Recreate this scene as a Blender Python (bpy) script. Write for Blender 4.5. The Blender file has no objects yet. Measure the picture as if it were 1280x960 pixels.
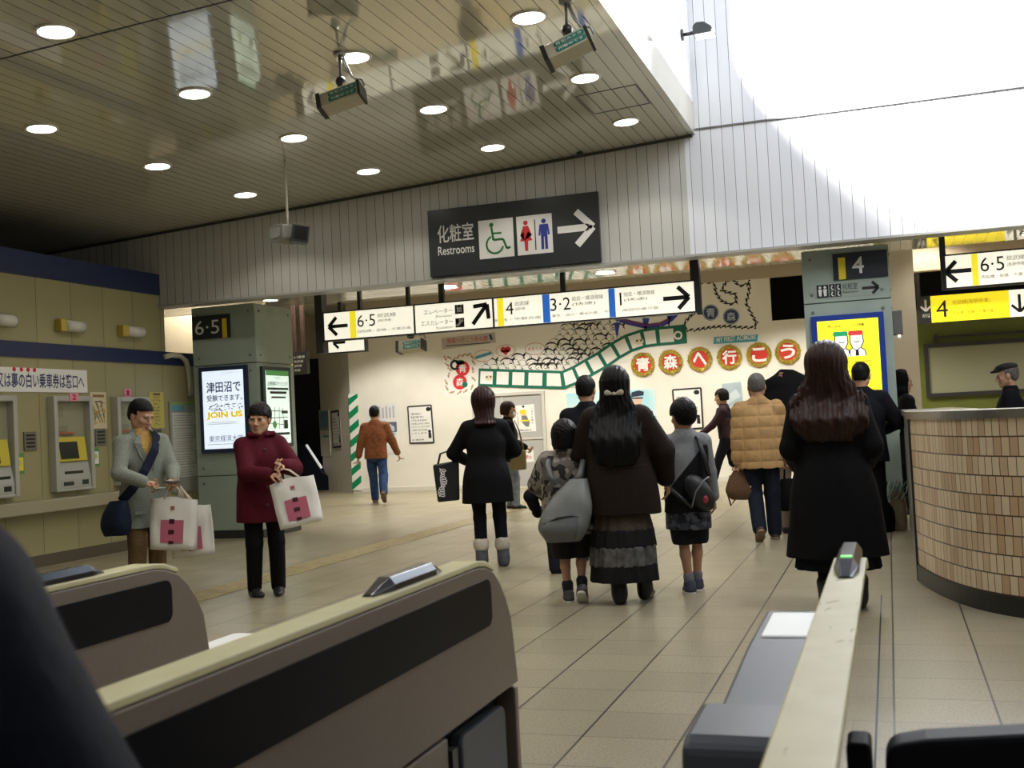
import bpy, bmesh, math, random
import numpy as np
from mathutils import Vector, Matrix

random.seed(7)
SC = bpy.context.scene
COL = SC.collection

# ------------------------------------------------------------------ camera
F_PX, CAM_H = 1400.0, 1.32            # focal length in pixels of a 1280 wide frame, camera height in metres
def _unit(v):
    v = np.array(v, float); return v/np.linalg.norm(v)
_yc = _unit([(1111-640)/F_PX, -(505-480)/F_PX, -1.0])
_zc = _unit(np.cross([1, .05, 0], _yc)); _zc = _zc if _zc[1] > 0 else -_zc
_xc = np.cross(_yc, _zc)
CR = np.array([_xc, _yc, _zc])         # camera axes -> world axes
cam_data = bpy.data.cameras.new('camera'); cam = bpy.data.objects.new('camera', cam_data); COL.objects.link(cam)
m4 = Matrix([list(CR[i]) + [0] for i in range(3)] + [[0, 0, 0, 1]])
cam.matrix_world = Matrix.Translation((0, 0, CAM_H)) @ m4
cam_data.sensor_fit = 'HORIZONTAL'; cam_data.sensor_width = 36.0; cam_data.lens = 36.0*F_PX/1280
cam_data.clip_start = 0.05; cam_data.clip_end = 200
cam_data.dof.use_dof = True; cam_data.dof.focus_distance = 9.0
cam_data.dof.aperture_fstop = (cam_data.lens/1000)/0.0045
SC.camera = cam

def at(px, py, x=None, y=None, z=None):
    """where the sight line of a measured point of the photograph meets a wall, the floor, ..."""
    d = CR @ np.array([(px-640)/F_PX, -(py-480)/F_PX, -1.0])
    t = x/d[0] if x is not None else (y/d[1] if y is not None else (z-CAM_H)/d[2])
    return np.array([0, 0, CAM_H]) + t*d

# ------------------------------------------------------------------ world, big lights, exposure
SC.view_settings.view_transform = 'Standard'
SC.view_settings.look = 'None'
SC.view_settings.gamma = 1.0
SC.view_settings.exposure = 0.0
SC.view_settings.use_curve_mapping = False
SC.cycles.use_denoising = True
SC.cycles.max_bounces = 8
SC.cycles.sample_clamp_indirect = 6.0
world = bpy.data.worlds.new('world'); SC.world = world; world.use_nodes = True
world.node_tree.nodes['Background'].inputs[0].default_value = (.80, .86, 1.0, 1)
world.node_tree.nodes['Background'].inputs[1].default_value = 0.45

DOWNLIGHT_W, BACKLIGHT_W, FLOOD_W = 33.0, 480.0, 8200.0

def spot(loc, target, watts, size, blend=.4, color=(1, .95, .84), radius=.08):
    l = bpy.data.lights.new('spot', 'SPOT'); l.energy = watts; l.spot_size = math.radians(size); l.spot_blend = blend
    l.color = color; l.shadow_soft_size = radius
    o = bpy.data.objects.new('spot_light', l); COL.objects.link(o); o.location = loc
    d = Vector(target)-Vector(loc); o.rotation_euler = d.to_track_quat('-Z', 'Y').to_euler()
    return o
def area(loc, target, watts, sx, sy, color=(1, .96, .88)):
    l = bpy.data.lights.new('area', 'AREA'); l.energy = watts; l.shape = 'RECTANGLE'; l.size = sx; l.size_y = sy; l.color = color
    o = bpy.data.objects.new('area_light', l); COL.objects.link(o); o.location = loc
    d = Vector(target)-Vector(loc); o.rotation_euler = d.to_track_quat('-Z', 'Y').to_euler()
    return o

# ------------------------------------------------------------------ materials
MATS = {}
def mat(name, col, rough=.6, metal=0.0, emit=0.0, spec=.5, noise=0.0, nscale=40.0, col2=None, coat=0.0, bump=0.0, stretch=None):
    if name in MATS: return MATS[name]
    m = bpy.data.materials.new(name); m.use_nodes = True; nt = m.node_tree; b = nt.nodes['Principled BSDF']
    c = (*col, 1)
    b.inputs['Base Color'].default_value = c; b.inputs['Roughness'].default_value = rough; b.inputs['Metallic'].default_value = metal
    b.inputs['Specular IOR Level'].default_value = spec; b.inputs['Coat Weight'].default_value = coat
    if emit:
        b.inputs['Emission Color'].default_value = c; b.inputs['Emission Strength'].default_value = emit
    if noise or bump:
        tc = nt.nodes.new('ShaderNodeTexCoord'); n = nt.nodes.new('ShaderNodeTexNoise'); n.inputs['Scale'].default_value = nscale
        n.inputs['Detail'].default_value = 4
        src = tc.outputs['Object']
        if stretch:
            mp = nt.nodes.new('ShaderNodeMapping'); mp.inputs['Scale'].default_value = stretch
            nt.links.new(src, mp.inputs['Vector']); src = mp.outputs[0]
        nt.links.new(src, n.inputs['Vector'])
        if noise:
            r = nt.nodes.new('ShaderNodeValToRGB')
            k2 = col2 if col2 else tuple(max(0, x*(1-noise)) for x in col)
            r.color_ramp.elements[0].position = .36; r.color_ramp.elements[1].position = .64
            r.color_ramp.elements[0].color = (*k2, 1); r.color_ramp.elements[1].color = c
            nt.links.new(n.outputs['Fac'], r.inputs[0]); nt.links.new(r.outputs[0], b.inputs['Base Color'])
        if bump:
            bp = nt.nodes.new('ShaderNodeBump'); bp.inputs['Strength'].default_value = bump; bp.inputs['Distance'].default_value = .01
            nt.links.new(n.outputs['Fac'], bp.inputs['Height']); nt.links.new(bp.outputs[0], b.inputs['Normal'])
    MATS[name] = m
    return m

class NT:
    """tiny helper to write node maths"""
    def __init__(s, m): s.t = m.node_tree
    def n(s, kind, **kw):
        nd = s.t.nodes.new(kind)
        for k, v in kw.items(): setattr(nd, k, v)
        return nd
    def math(s, op, a, b=None, c=None):
        nd = s.t.nodes.new('ShaderNodeMath'); nd.operation = op
        for i, v in enumerate((a, b, c)):
            if v is None: continue
            if isinstance(v, (int, float)): nd.inputs[i].default_value = v
            else: s.t.links.new(v, nd.inputs[i])
        return nd.outputs[0]
    def mix(s, fac, a, b):
        nd = s.t.nodes.new('ShaderNodeMix'); nd.data_type = 'RGBA'
        for sock, v in ((nd.inputs[0], fac), (nd.inputs[6], a), (nd.inputs[7], b)):
            if isinstance(v, tuple): sock.default_value = (*v, 1) if len(v) == 3 else v
            elif isinstance(v, (int, float)): sock.default_value = v
            else: s.t.links.new(v, sock)
        return nd.outputs[2]
    def link(s, a, b): s.t.links.new(a, b)

def slat_mat(name, axis, pitch, col, joint, rough, metal=0.0, width=.05, spec=.5, depth=.5, off=0.0):
    """long metal panels with dark open joints, repeating along one axis"""
    m = mat(name, col, rough, metal, spec=spec); h = NT(m); b = m.node_tree.nodes['Principled BSDF']
    tc = h.n('ShaderNodeTexCoord'); sp = h.n('ShaderNodeSeparateXYZ'); h.link(tc.outputs['Object'], sp.inputs[0])
    q = h.math('DIVIDE', h.math('ADD', sp.outputs[axis], off), pitch)
    f = h.math('FRACT', h.math('ADD', q, 1000.0))
    j = h.math('LESS_THAN', f, width)
    wn = h.n('ShaderNodeTexWhiteNoise', noise_dimensions='1D'); h.link(h.math('FLOOR', q), wn.inputs['W'])
    base = h.mix(h.math('MULTIPLY', wn.outputs[0], .35), col, tuple(x*.86 for x in col))
    h.link(h.mix(j, base, joint), b.inputs['Base Color'])
    bp = h.n('ShaderNodeBump'); bp.inputs['Strength'].default_value = depth; bp.inputs['Distance'].default_value = .008
    edge = h.math('MINIMUM', h.math('MULTIPLY', f, 9.0), 1.0)
    # a slight swell in each panel makes its mirror image break at the joints
    n2 = h.n('ShaderNodeTexNoise'); n2.inputs['Scale'].default_value = 1.3; h.link(tc.outputs['Object'], n2.inputs['Vector'])
    hgt = h.math('ADD', h.math('MULTIPLY', edge, .35), h.math('MULTIPLY', h.math('ADD', n2.outputs[0], wn.outputs[0]), .12))
    h.link(hgt, bp.inputs['Height']); h.link(bp.outputs[0], b.inputs['Normal'])
    return m

def floor_mat():
    m = mat('floor_tile', (.36, .32, .235), .32, spec=.5); h = NT(m); b = m.node_tree.nodes['Principled BSDF']
    tc = h.n('ShaderNodeTexCoord'); sp = h.n('ShaderNodeSeparateXYZ'); h.link(tc.outputs['Object'], sp.inputs[0])
    qx = h.math('DIVIDE', h.math('ADD', sp.outputs[0], 40*.412+.06), .412)
    qy = h.math('DIVIDE', h.math('ADD', sp.outputs[1], 40*.396-4.15), .396)
    jx = h.math('LESS_THAN', h.math('FRACT', qx), .024); jy = h.math('LESS_THAN', h.math('FRACT', qy), .018)
    cb = h.n('ShaderNodeCombineXYZ'); h.link(h.math('FLOOR', qx), cb.inputs[0]); h.link(h.math('FLOOR', qy), cb.inputs[1])
    wn = h.n('ShaderNodeTexWhiteNoise', noise_dimensions='2D'); h.link(cb.outputs[0], wn.inputs['Vector'])
    n1 = h.n('ShaderNodeTexNoise'); n1.inputs['Scale'].default_value = 85; n1.inputs['Detail'].default_value = 3; h.link(tc.outputs['Object'], n1.inputs['Vector'])
    n2 = h.n('ShaderNodeTexNoise'); n2.inputs['Scale'].default_value = 1.6; n2.inputs['Detail'].default_value = 4; h.link(tc.outputs['Object'], n2.inputs['Vector'])
    base = h.mix(wn.outputs[0], (.375, .328, .215), (.315, .274, .178))
    base = h.mix(h.math('MULTIPLY', h.math('GREATER_THAN', n1.outputs[0], .55), .6), base, (.17, .145, .10))
    base = h.mix(h.math('MULTIPLY', n2.outputs[0], .22), base, (.24, .20, .14))
    base = h.mix(h.math('MULTIPLY', jy, .85), base, (.09, .075, .055))
    base = h.mix(h.math('MULTIPLY', jx, .95), base, (.03, .025, .02))
    h.link(base, b.inputs['Base Color'])
    h.link(h.math('ADD', h.math('MULTIPLY', n2.outputs[0], .16), .24), b.inputs['Roughness'])
    bp = h.n('ShaderNodeBump'); bp.inputs['Strength'].default_value = .15; bp.inputs['Distance'].default_value = .003
    h.link(h.math('SUBTRACT', 1.0, h.math('MAXIMUM', jx, jy)), bp.inputs['Height']); h.link(bp.outputs[0], b.inputs['Normal'])
    return m

# ------------------------------------------------------------------ mesh builder
class MB:
    def __init__(s): s.v = []; s.f = []; s.mi = []
    def add(s, vs, fs, m=0):
        o = len(s.v); s.v += [tuple(map(float, p)) for p in vs]
        s.f += [tuple(i+o for i in f) for f in fs]; s.mi += [m]*len(fs); return s
    def box(s, lo, hi, m=0):
        (a, b, c), (d, e, f) = lo, hi
        return s.add([(a,b,c),(d,b,c),(d,e,c),(a,e,c),(a,b,f),(d,b,f),(d,e,f),(a,e,f)],
                     [(0,3,2,1),(4,5,6,7),(0,1,5,4),(1,2,6,5),(2,3,7,6),(3,0,4,7)], m)
    def prism(s, poly, fr, n0, n1, m=0):
        """2-D outline (u, v) on frame fr pushed from n0 to n1 along its normal"""
        k = len(poly)
        vs = [fr(u, v, n0) for u, v in poly]+[fr(u, v, n1) for u, v in poly]
        fs = [tuple(range(k))[::-1], tuple(range(k, 2*k))]+[(i, (i+1) % k, k+(i+1) % k, k+i) for i in range(k)]
        return s.add(vs, fs, m)
    def rect(s, fr, u0, u1, v0, v1, n0, n1, m=0):
        return s.prism([(u0, v0), (u1, v0), (u1, v1), (u0, v1)], fr, n0, n1, m)
    def rrect(s, fr, u0, u1, v0, v1, r, n0, n1, m=0, k=5):
        return s.prism(rr(u0, u1, v0, v1, r, k), fr, n0, n1, m)
    def disc(s, fr, u, v, r, n0, n1, m=0, k=28, ry=None):
        ry = ry or r
        return s.prism([(u+r*math.cos(t*2*math.pi/k), v+ry*math.sin(t*2*math.pi/k)) for t in range(k)], fr, n0, n1, m)
    def ring(s, fr, u, v, r0, r1, n0, n1, m=0, k=32, a0=0.0, a1=2*math.pi):
        vs = []; full = abs(a1-a0-2*math.pi) < 1e-6; kk = k if full else k+1
        for i in range(kk):
            t = a0+(a1-a0)*i/k; c, q = math.cos(t), math.sin(t)
            vs += [fr(u+r0*c, v+r0*q, n0), fr(u+r1*c, v+r1*q, n0), fr(u+r1*c, v+r1*q, n1), fr(u+r0*c, v+r0*q, n1)]
        fs = []
        for i in range(k):
            a, b = 4*i, 4*((i+1) % kk)
            fs += [(a+j, a+(j+1) % 4, b+(j+1) % 4, b+j) for j in range(4)]
        if not full: fs += [(0, 3, 2, 1), tuple(4*(kk-1)+j for j in range(4))]
        return s.add(vs, fs, m)
    def stroke(s, fr, pts, w, n0, n1, m=0):
        for (a, b), (c, d) in zip(pts[:-1], pts[1:]):
            L = math.hypot(c-a, d-b) or 1e-6; x, y = (d-b)/L*w/2, -(c-a)/L*w/2
            s.prism([(a+x, b+y), (c+x, d+y), (c-x, d-y), (a-x, b-y)], fr, n0, n1, m)
        return s
    def cyl(s, a, b, r, r2=None, n=16, m=0):
        return s.tube([a, b], [r, r if r2 is None else r2], n, m)
    def tube(s, pts, r, n=10, m=0):
        pts = [Vector(p) for p in pts]; k = len(pts); rs = r if isinstance(r, (list, tuple)) else [r]*k
        up = None; vs = []
        for i, p in enumerate(pts):
            t = (pts[min(i+1, k-1)]-pts[max(i-1, 0)]).normalized()
            if up is None: up = Vector((0, 0, 1)) if abs(t.z) < .9 else Vector((1, 0, 0))
            x = t.cross(up); x = x.normalized() if x.length > 1e-6 else Vector((1, 0, 0)); y = x.cross(t).normalized(); up = y
            for j in range(n):
                a = 2*math.pi*j/n; vs.append(p+(x*math.cos(a)+y*math.sin(a))*rs[i])
        fs = [(i*n+j, i*n+(j+1) % n, (i+1)*n+(j+1) % n, (i+1)*n+j) for i in range(k-1) for j in range(n)]
        fs += [tuple(range(n))[::-1], tuple((k-1)*n+j for j in range(n))]
        return s.add(vs, fs, m)
    def sphere(s, c, r, m=0, nu=14, nv=9):
        rx, ry, rz = r if isinstance(r, (tuple, list)) else (r, r, r)
        vs = [(c[0], c[1], c[2]-rz)]
        for i in range(1, nv):
            t = math.pi*i/nv-math.pi/2
            for j in range(nu):
                a = 2*math.pi*j/nu; vs.append((c[0]+rx*math.cos(t)*math.cos(a), c[1]+ry*math.cos(t)*math.sin(a), c[2]+rz*math.sin(t)))
        vs.append((c[0], c[1], c[2]+rz)); L = len(vs)-1
        fs = [(0, 1+(j+1) % nu, 1+j) for j in range(nu)]
        for i in range(nv-2):
            fs += [(1+i*nu+j, 1+i*nu+(j+1) % nu, 1+(i+1)*nu+(j+1) % nu, 1+(i+1)*nu+j) for j in range(nu)]
        fs += [(L, 1+(nv-2)*nu+j, 1+(nv-2)*nu+(j+1) % nu) for j in range(nu)]
        return s.add(vs, fs, m)
    def text(s, body, fr, u0, u1, v0, v1, n, m=0, bold=0.0, depth=.002, keep=False):
        vs, fs = text_mesh(body, bold)
        if not len(vs): return s
        x0, y0 = vs.min(0); x1, y1 = vs.max(0)
        su = (u1-u0)/max(x1-x0, 1e-6); sv = (v1-v0)/max(y1-y0, 1e-6)
        if keep: su = sv = min(su, sv)
        s.add([fr(u0+(x-x0)*su, v0+(y-y0)*sv, n+depth) for x, y in vs], fs, m)
        return s
    def number(s, body, fr, u0, u1, v0, v1, n, m=0, bold=0.0):
        """figures keep their own width, centred between u0 and u1"""
        vs, _ = text_mesh(body, bold); (x0, y0), (x1, y1) = vs.min(0), vs.max(0); w = (x1-x0)*(v1-v0)/(y1-y0); c = (u0+u1)/2
        return s.text(body, fr, c-w/2, c+w/2, v0, v1, n, m, bold)
    def build(s, name, mats, parent=None, smooth=False, bevel=0.0, seg=2):
        me = bpy.data.meshes.new(name); me.from_pydata(s.v, [], s.f)
        for q in (mats if isinstance(mats, (list, tuple)) else [mats]): me.materials.append(q)
        me.polygons.foreach_set('material_index', s.mi)
        bm = bmesh.new(); bm.from_mesh(me); bmesh.ops.recalc_face_normals(bm, faces=bm.faces); bm.to_mesh(me); bm.free()
        if smooth: me.polygons.foreach_set('use_smooth', [True]*len(me.polygons))
        o = bpy.data.objects.new(name, me); COL.objects.link(o)
        if parent is not None: o.parent = parent
        if bevel:
            bv = o.modifiers.new('Bevel', 'BEVEL'); bv.width = bevel; bv.segments = seg; bv.limit_method = 'ANGLE'
        return o

def rr(u0, u1, v0, v1, r, k=5):
    out = []
    for cx, cy, a in ((u1-r, v1-r, 0), (u0+r, v1-r, 90), (u0+r, v0+r, 180), (u1-r, v0+r, 270)):
        out += [(cx+r*math.cos(math.radians(a+90*i/k)), cy+r*math.sin(math.radians(a+90*i/k))) for i in range(k+1)]
    return out

_TXT = {}
def text_mesh(body, bold=0.0):
    key = (body, bold)
    if key in _TXT: return _TXT[key]
    cu = bpy.data.curves.new('t', 'FONT'); cu.body = body; cu.resolution_u = 3; cu.offset = bold; cu.fill_mode = 'FRONT'
    o = bpy.data.objects.new('t', cu); COL.objects.link(o)
    dg = bpy.context.evaluated_depsgraph_get(); ev = o.evaluated_get(dg); me = ev.to_mesh()
    vs = np.array([v.co[:2] for v in me.vertices]) if len(me.vertices) else np.zeros((0, 2))
    fs = [tuple(p.vertices) for p in me.polygons]
    ev.to_mesh_clear(); bpy.data.objects.remove(o); bpy.data.curves.remove(cu)
    _TXT[key] = (vs, fs)
    return _TXT[key]

def frame(o, u, v, n):
    o, u, v, n = (np.array(q, float) for q in (o, u, v, n))
    return lambda a, b, c=0.0: tuple(o+u*a+v*b+n*c)
def FX(y, x=0.0): return frame((x, y, 0), (1, 0, 0), (0, 0, 1), (0, -1, 0))     # faces the camera, u = world x, v = world z
def FY(x, y=0.0): return frame((x, y, 0), (0, 1, 0), (0, 0, 1), (1, 0, 0))      # faces +x, u = world y, v = world z
def FZ(z): return frame((0, 0, z), (1, 0, 0), (0, 1, 0), (0, 0, 1))             # faces up

def tag(o, label, cat, group=None, kind=None):
    o['label'] = label; o['category'] = cat
    if group: o['group'] = group
    if kind: o['kind'] = kind
    return o
def thing(name, label, cat, loc=(0, 0, 0), rz=0.0, group=None):
    o = bpy.data.objects.new(name, None); COL.objects.link(o); o.location = loc; o.rotation_euler = (0, 0, rz); o.empty_display_size = .1
    return tag(o, label, cat, group)
def struct(o): o['kind'] = 'structure'; return o
def copy_thing(o, loc, label, group=None):
    c = o.copy(); COL.objects.link(c); c.location = loc; c['label'] = label
    if group: c['group'] = group
    for ch in list(o.children):
        d = ch.copy(); COL.objects.link(d); d.parent = c
        for g in list(ch.children):
            e = g.copy(); COL.objects.link(e); e.parent = d
    return c

# ------------------------------------------------------------------ common materials
M_CEIL = slat_mat('ceiling_slat', 0, .12, (.63, .61, .51), (.06, .055, .04), .06, metal=.25, spec=.9, width=.06, depth=.05)
M_FASC = slat_mat('fascia_panel', 0, .12, (.56, .56, .52), (.06, .06, .055), .42, spec=.4, width=.05, depth=.2)
M_ATRI = slat_mat('atrium_panel', 0, .12, (.80, .82, .86), (.12, .12, .13), .5, spec=.3, width=.045, depth=.12)
M_ATRY = slat_mat('atrium_side_panel', 1, .5, (.80, .82, .86), (.14, .14, .15), .42, spec=.4, width=.02)
M_CEILB = slat_mat('rear_ceiling_slat', 0, .15, (.72, .71, .64), (.2, .19, .16), .25, spec=.5, width=.06, depth=.3)
M_SOFF = slat_mat('soffit_slat', 0, .12, (.74, .73, .66), (.16, .15, .12), .05, metal=.25, spec=.9, width=.05, depth=.05)
M_FLOOR = floor_mat()
M_TICK = slat_mat('ticket_wall_panel', 1, .56, (.35, .318, .165), (.12, .105, .06), .4, width=.015)
M_NAVY = mat('navy_band', (.012, .022, .085), .4)
M_CREAM = mat('cream_hoarding', (.86, .83, .76), .45, noise=.05, nscale=2)
M_TAUPE = mat('taupe_lintel_and_shade', (.46, .40, .32), .6)
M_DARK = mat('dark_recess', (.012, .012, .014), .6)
M_GREEN = mat('green_wall', (.14, .17, .022), .5, noise=.12, nscale=3)
M_WHITE = mat('white_print', (.86, .86, .84), .5)
M_BLACK = mat('black_print', (.012, .012, .014), .5)
M_STEEL = mat('brushed_steel', (.42, .41, .38), .32, metal=.85, noise=.2, nscale=30, stretch=(1, 1, 14))
M_DKSTEEL = mat('dark_metal', (.05, .05, .052), .4, metal=.5)
M_LIT = mat('lit_lamp', (1, .97, .9), .5, emit=14)
M_SIGNLIT = mat('lit_sign_face', (1.0, .965, .80), .4, emit=.80)
M_SIGNYEL = mat('lit_yellow', (1.0, .82, .03), .4, emit=.72)
M_SIGNBLU = mat('lit_blue', (.03, .16, .62), .4, emit=.55)
M_GREY = mat('grey_print', (.35, .34, .32), .5)
M_RED = mat('red_print', (.62, .02, .025), .5)
M_NAVYP = mat('navy_print', (.02, .035, .14), .5)
M_GREENP = mat('green_print', (.0, .16, .09), .5)
M_YELP = mat('yellow_print', (.86, .68, .03), .5)

# ------------------------------------------------------------------ the setting
CZ = lambda x: 4.5+.0545*x                      # the hall ceiling climbs towards the open well
b = MB(); b.box((-16, -7, -.12), (10, 27, 0)); struct(b.build('floor', M_FLOOR))
b = MB(); b.prism([(-14, CZ(-14)), (-1.85, CZ(-1.85)), (-1.85, 4.75), (-14, 4.75)], FX(0), -12.3, 7, 0); struct(b.build('ceiling', M_CEIL))
b = MB(); b.box((-1.97, -7, 4.75), (-1.85, 12.3, 9)); struct(b.build('wall_well_side', M_ATRY))
b = MB(); b.box((-14, 12.3, 3.07), (-1.97, 12.55, 4.75)); struct(b.build('wall_fascia', M_FASC))
b = MB(); b.box((-1.97, 12.3, 3.07), (8, 12.55, 4.44)); struct(b.build('wall_well_lower', M_ATRI))
b = MB(); b.box((-1.85, 12.3, 4.455), (8, 12.55, 9)); struct(b.build('wall_well_upper', M_ATRI))
b = MB(); b.box((-14, 12.27, 3.045), (8, 12.56, 3.07)); struct(b.build('trim_1', mat('trim_grey', (.4, .4, .38), .4)))
b = MB(); b.box((-1.84, 12.28, 4.44), (8, 12.4, 4.455)); struct(b.build('trim_2', mat('trim_joint', (.16, .16, .16), .5)))
b = MB(); b.prism([(-14, CZ(-14)-.03), (-1.88, CZ(-1.88)-.03), (-1.88, CZ(-1.88)-.002), (-14, CZ(-14)-.002)], FX(12.3), 0, .03); struct(b.build('trim_3', mat('trim_shadow_joint', (.05, .05, .045), .6)))
b = MB(); b.box((-14, 14.72, 4.05), (8, 24, 4.15)); struct(b.build('ceiling_rear', M_CEILB))
b = MB(); b.box((-14, 12.56, 3.22), (8, 14.7, 3.35)); struct(b.build('ceiling_soffit', M_SOFF))
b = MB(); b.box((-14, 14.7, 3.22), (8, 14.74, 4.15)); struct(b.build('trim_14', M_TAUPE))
# pale frame of the roof light in the top corner
b = MB(); b.prism([(1.36, 5.1), (1.39, 4.93), (1.62, 4.58), (3.4, 4.6), (3.4, 9), (1.30, 9)], FX(12.3), 0, .06); struct(b.build('window_1', mat('roof_light_glass', (.62, .76, .92), .12, spec=.7)))
b = MB(); b.box((-14.1, -7, 0), (-14, 27, 4.75)); struct(b.build('wall_west', M_DARK))
b = MB(); b.box((8, -7, 0), (8.1, 27, 9)); struct(b.build('wall_right', mat('plain_wall', (.45, .43, .38), .6)))
b = MB(); b.box((-14, -7.1, 0), (8, -7, 9)); struct(b.build('wall_rear', mat('plain_wall', (.45, .43, .38), .6)))
# the ticket wall
TX = -8.9
b = MB(); b.box((-9.6, 1.5, 2.47), (TX, 12.41, 3.2)); b.box((-9.6, 1.5, 0), (TX, 13.3, 2.32)); struct(b.build('wall_left', M_TICK))
b = MB(); b.box((-9.7, 1.5, 3.2), (TX+.03, 12.43, 3.47)); struct(b.build('trim_4', M_NAVY))
b = MB(); b.box((-9.62, 1.5, 2.30), (TX+.02, 13.3, 2.47)); struct(b.build('trim_5', M_NAVY))
b = MB(); b.box((-9.6, 1.5, .0), (TX+.015, 13.3, .13)); struct(b.build('baseboard_left', mat('brown_skirting', (.10, .08, .055), .5)))
b = MB(); b.box((-14, 1.5, 3.44), (-9.7, 12.3, 3.5)); struct(b.build('trim_6', M_DARK))
# far side: white hoarding, its shaded top tinted taupe, lintel, dark gap and what lies beyond
FY0 = 21.6
b = MB(); b.box((-10.9, FY0, 0), (-2.0, FY0+.1, 3.82)); struct(b.build('wall_hoarding', M_CREAM))
b = MB(); b.prism([(-10.9, FY0), (-12.45, 23.15), (-12.40, 23.22), (-10.85, FY0+.1)], FZ(0), 0, 3.25); struct(b.build('wall_hoarding_return', M_CREAM))
b = MB(); b.box((-10.9, FY0-.03, 3.82), (8, FY0+.1, 4.05)); struct(b.build('trim_7', M_TAUPE))  # lintel; over the hoarding the taupe is shading put into the colour
b = MB(); b.box((-2.0, FY0, 0), (-.1, FY0+.1, 3.0)); struct(b.build('wall_hoarding_end', M_CREAM))
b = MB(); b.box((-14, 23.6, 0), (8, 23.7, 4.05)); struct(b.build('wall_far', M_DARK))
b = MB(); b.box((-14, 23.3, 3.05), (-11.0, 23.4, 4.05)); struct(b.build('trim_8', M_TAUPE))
b = MB(); b.box((-.1, FY0, 0), (8, FY0+.1, 3.0)); struct(b.build('wall_green', M_GREEN))
b = MB(); b.box((-14, 15.6, 0), (-9.35, 15.7, 4.05)); struct(b.build('wall_passage', mat('beige_passage', (.62, .53, .38), .6)))
b = MB(); b.box((-14, FY0-.012, .0), (-14.0+.01, FY0, .02))
p0, p1 = at(1112, 450, y=16), at(1149, 450, y=16)
b = MB(); b.box((p0[0], 16, 0), (p1[0], 16.5, 4.05)); struct(b.build('wall_pier', mat('cream_pier', (.74, .67, .54), .5)))
b = MB(); b.box((p0[0], 17.5, 3.25), (8, 17.7, 4.05)); struct(b.build('trim_9', mat('tan_lintel', (.50, .40, .27), .6)))
b = MB(); b.box((-10.9, FY0-.02, 0), (-2.0, FY0, .09)); struct(b.build('baseboard_far', mat('pale_skirting', (.7, .67, .6), .5)))

q = MB(); sx = [-14, -9, -4.0]; q.prism([(x, CZ(x)-.004) for x in (-14, -3.9)]+[(x, CZ(x)+.01) for x in (-3.9, -14)], FX(6.55), -.007, .007); struct(q.build('trim_15', M_DKSTEEL))
# ------------------------------------------------------------------ light: downlights in the hall ceiling
def downlight(x, y, z, label, watts, lit=True, tilt=.0545, r=.122, kind='downlights in the slatted ceiling'):
    t = thing('ceiling_downlight', label, 'ceiling light', (x, y, z), 0, kind)
    t.rotation_euler = (0, -math.atan(tilt), 0)
    f0 = frame((0, 0, 0), (1, 0, 0), (0, 1, 0), (0, 0, 1))
    q = MB(); q.ring(f0, 0, 0, r, r+.022, -.012, -.0005); q.build('trim_ring', mat('lamp_trim', (.7, .68, .6), .3), t)
    q = MB(); q.disc(f0, 0, 0, r, -.008, -.001); q.build('diffuser', M_LIT, t)
    if watts: spot((x, y, z-.03), (x, y, 0), watts, 128, .35)
    return t
XS = [-6.93, -5.35, -3.87, -2.40]; YS = [11.3, 9.65, 8.0, 6.35, 4.6, 2.9, 1.2, -.8]
_rowname = {11.3: 'row nearest the beam', 9.65: 'second row out from the beam', 8.0: 'third row out from the beam', 6.35: 'fourth row out from the beam'}
_colname = {-6.93: 'furthest from the light well', -5.35: 'third from the light well', -3.87: 'second from the light well', -2.40: 'next to the light well'}
for x in XS:
    for y in YS:
        seen = (y >= 7 or (y == 6.35 and x == -5.35))
        if seen:
            downlight(x, y, CZ(x), 'round lit ceiling downlight, %s, %s' % (_rowname[y], _colname[x]), DOWNLIGHT_W)
        elif y in (4.6, 1.2, 6.35) and x != -6.93:
            downlight(x, y, CZ(x), 'round lit ceiling downlight in the slats above the ticket gates', DOWNLIGHT_W*1.3)
# rear concourse lamps behind the beam, some added unseen to brighten pier and passage
for i, (x, y) in enumerate([(-9.5, 19.4), (-6.8, 19.4), (-4.1, 19.4), (-1.4, 19.4), (-9.0, 16.3), (-6.0, 16.3), (-3.0, 16.3), (0.6, 16.8), (3, 18.6), (-10.6, 15.2), (1.7, 15.4), (0.9, 18.4)]):
    downlight(x, y, 4.05, 'round lit downlight of the rear concourse ceiling, unseen behind the beam', BACKLIGHT_W if i < 4 else BACKLIGHT_W*.40, tilt=0, kind='downlights of the rear concourse')
for (px, py, nm) in ((338, 375, 'above the pillar marked 6·5'), (917, 318, 'beside the pillar marked 4')):
    p = at(px, py, z=3.215); downlight(p[0], p[1], 3.218, 'round lit downlight in the soffit behind the beam, '+nm, 16.0, tilt=0, r=.10, kind='downlights of the rear concourse')
for x in (-10.4, -5.6, -3.4, 1.7): downlight(x, 14.2, 3.218, 'round lit downlight in the low soffit, hidden above the long platform sign', 16.0, tilt=0, kind='downlights of the rear concourse')

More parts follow.
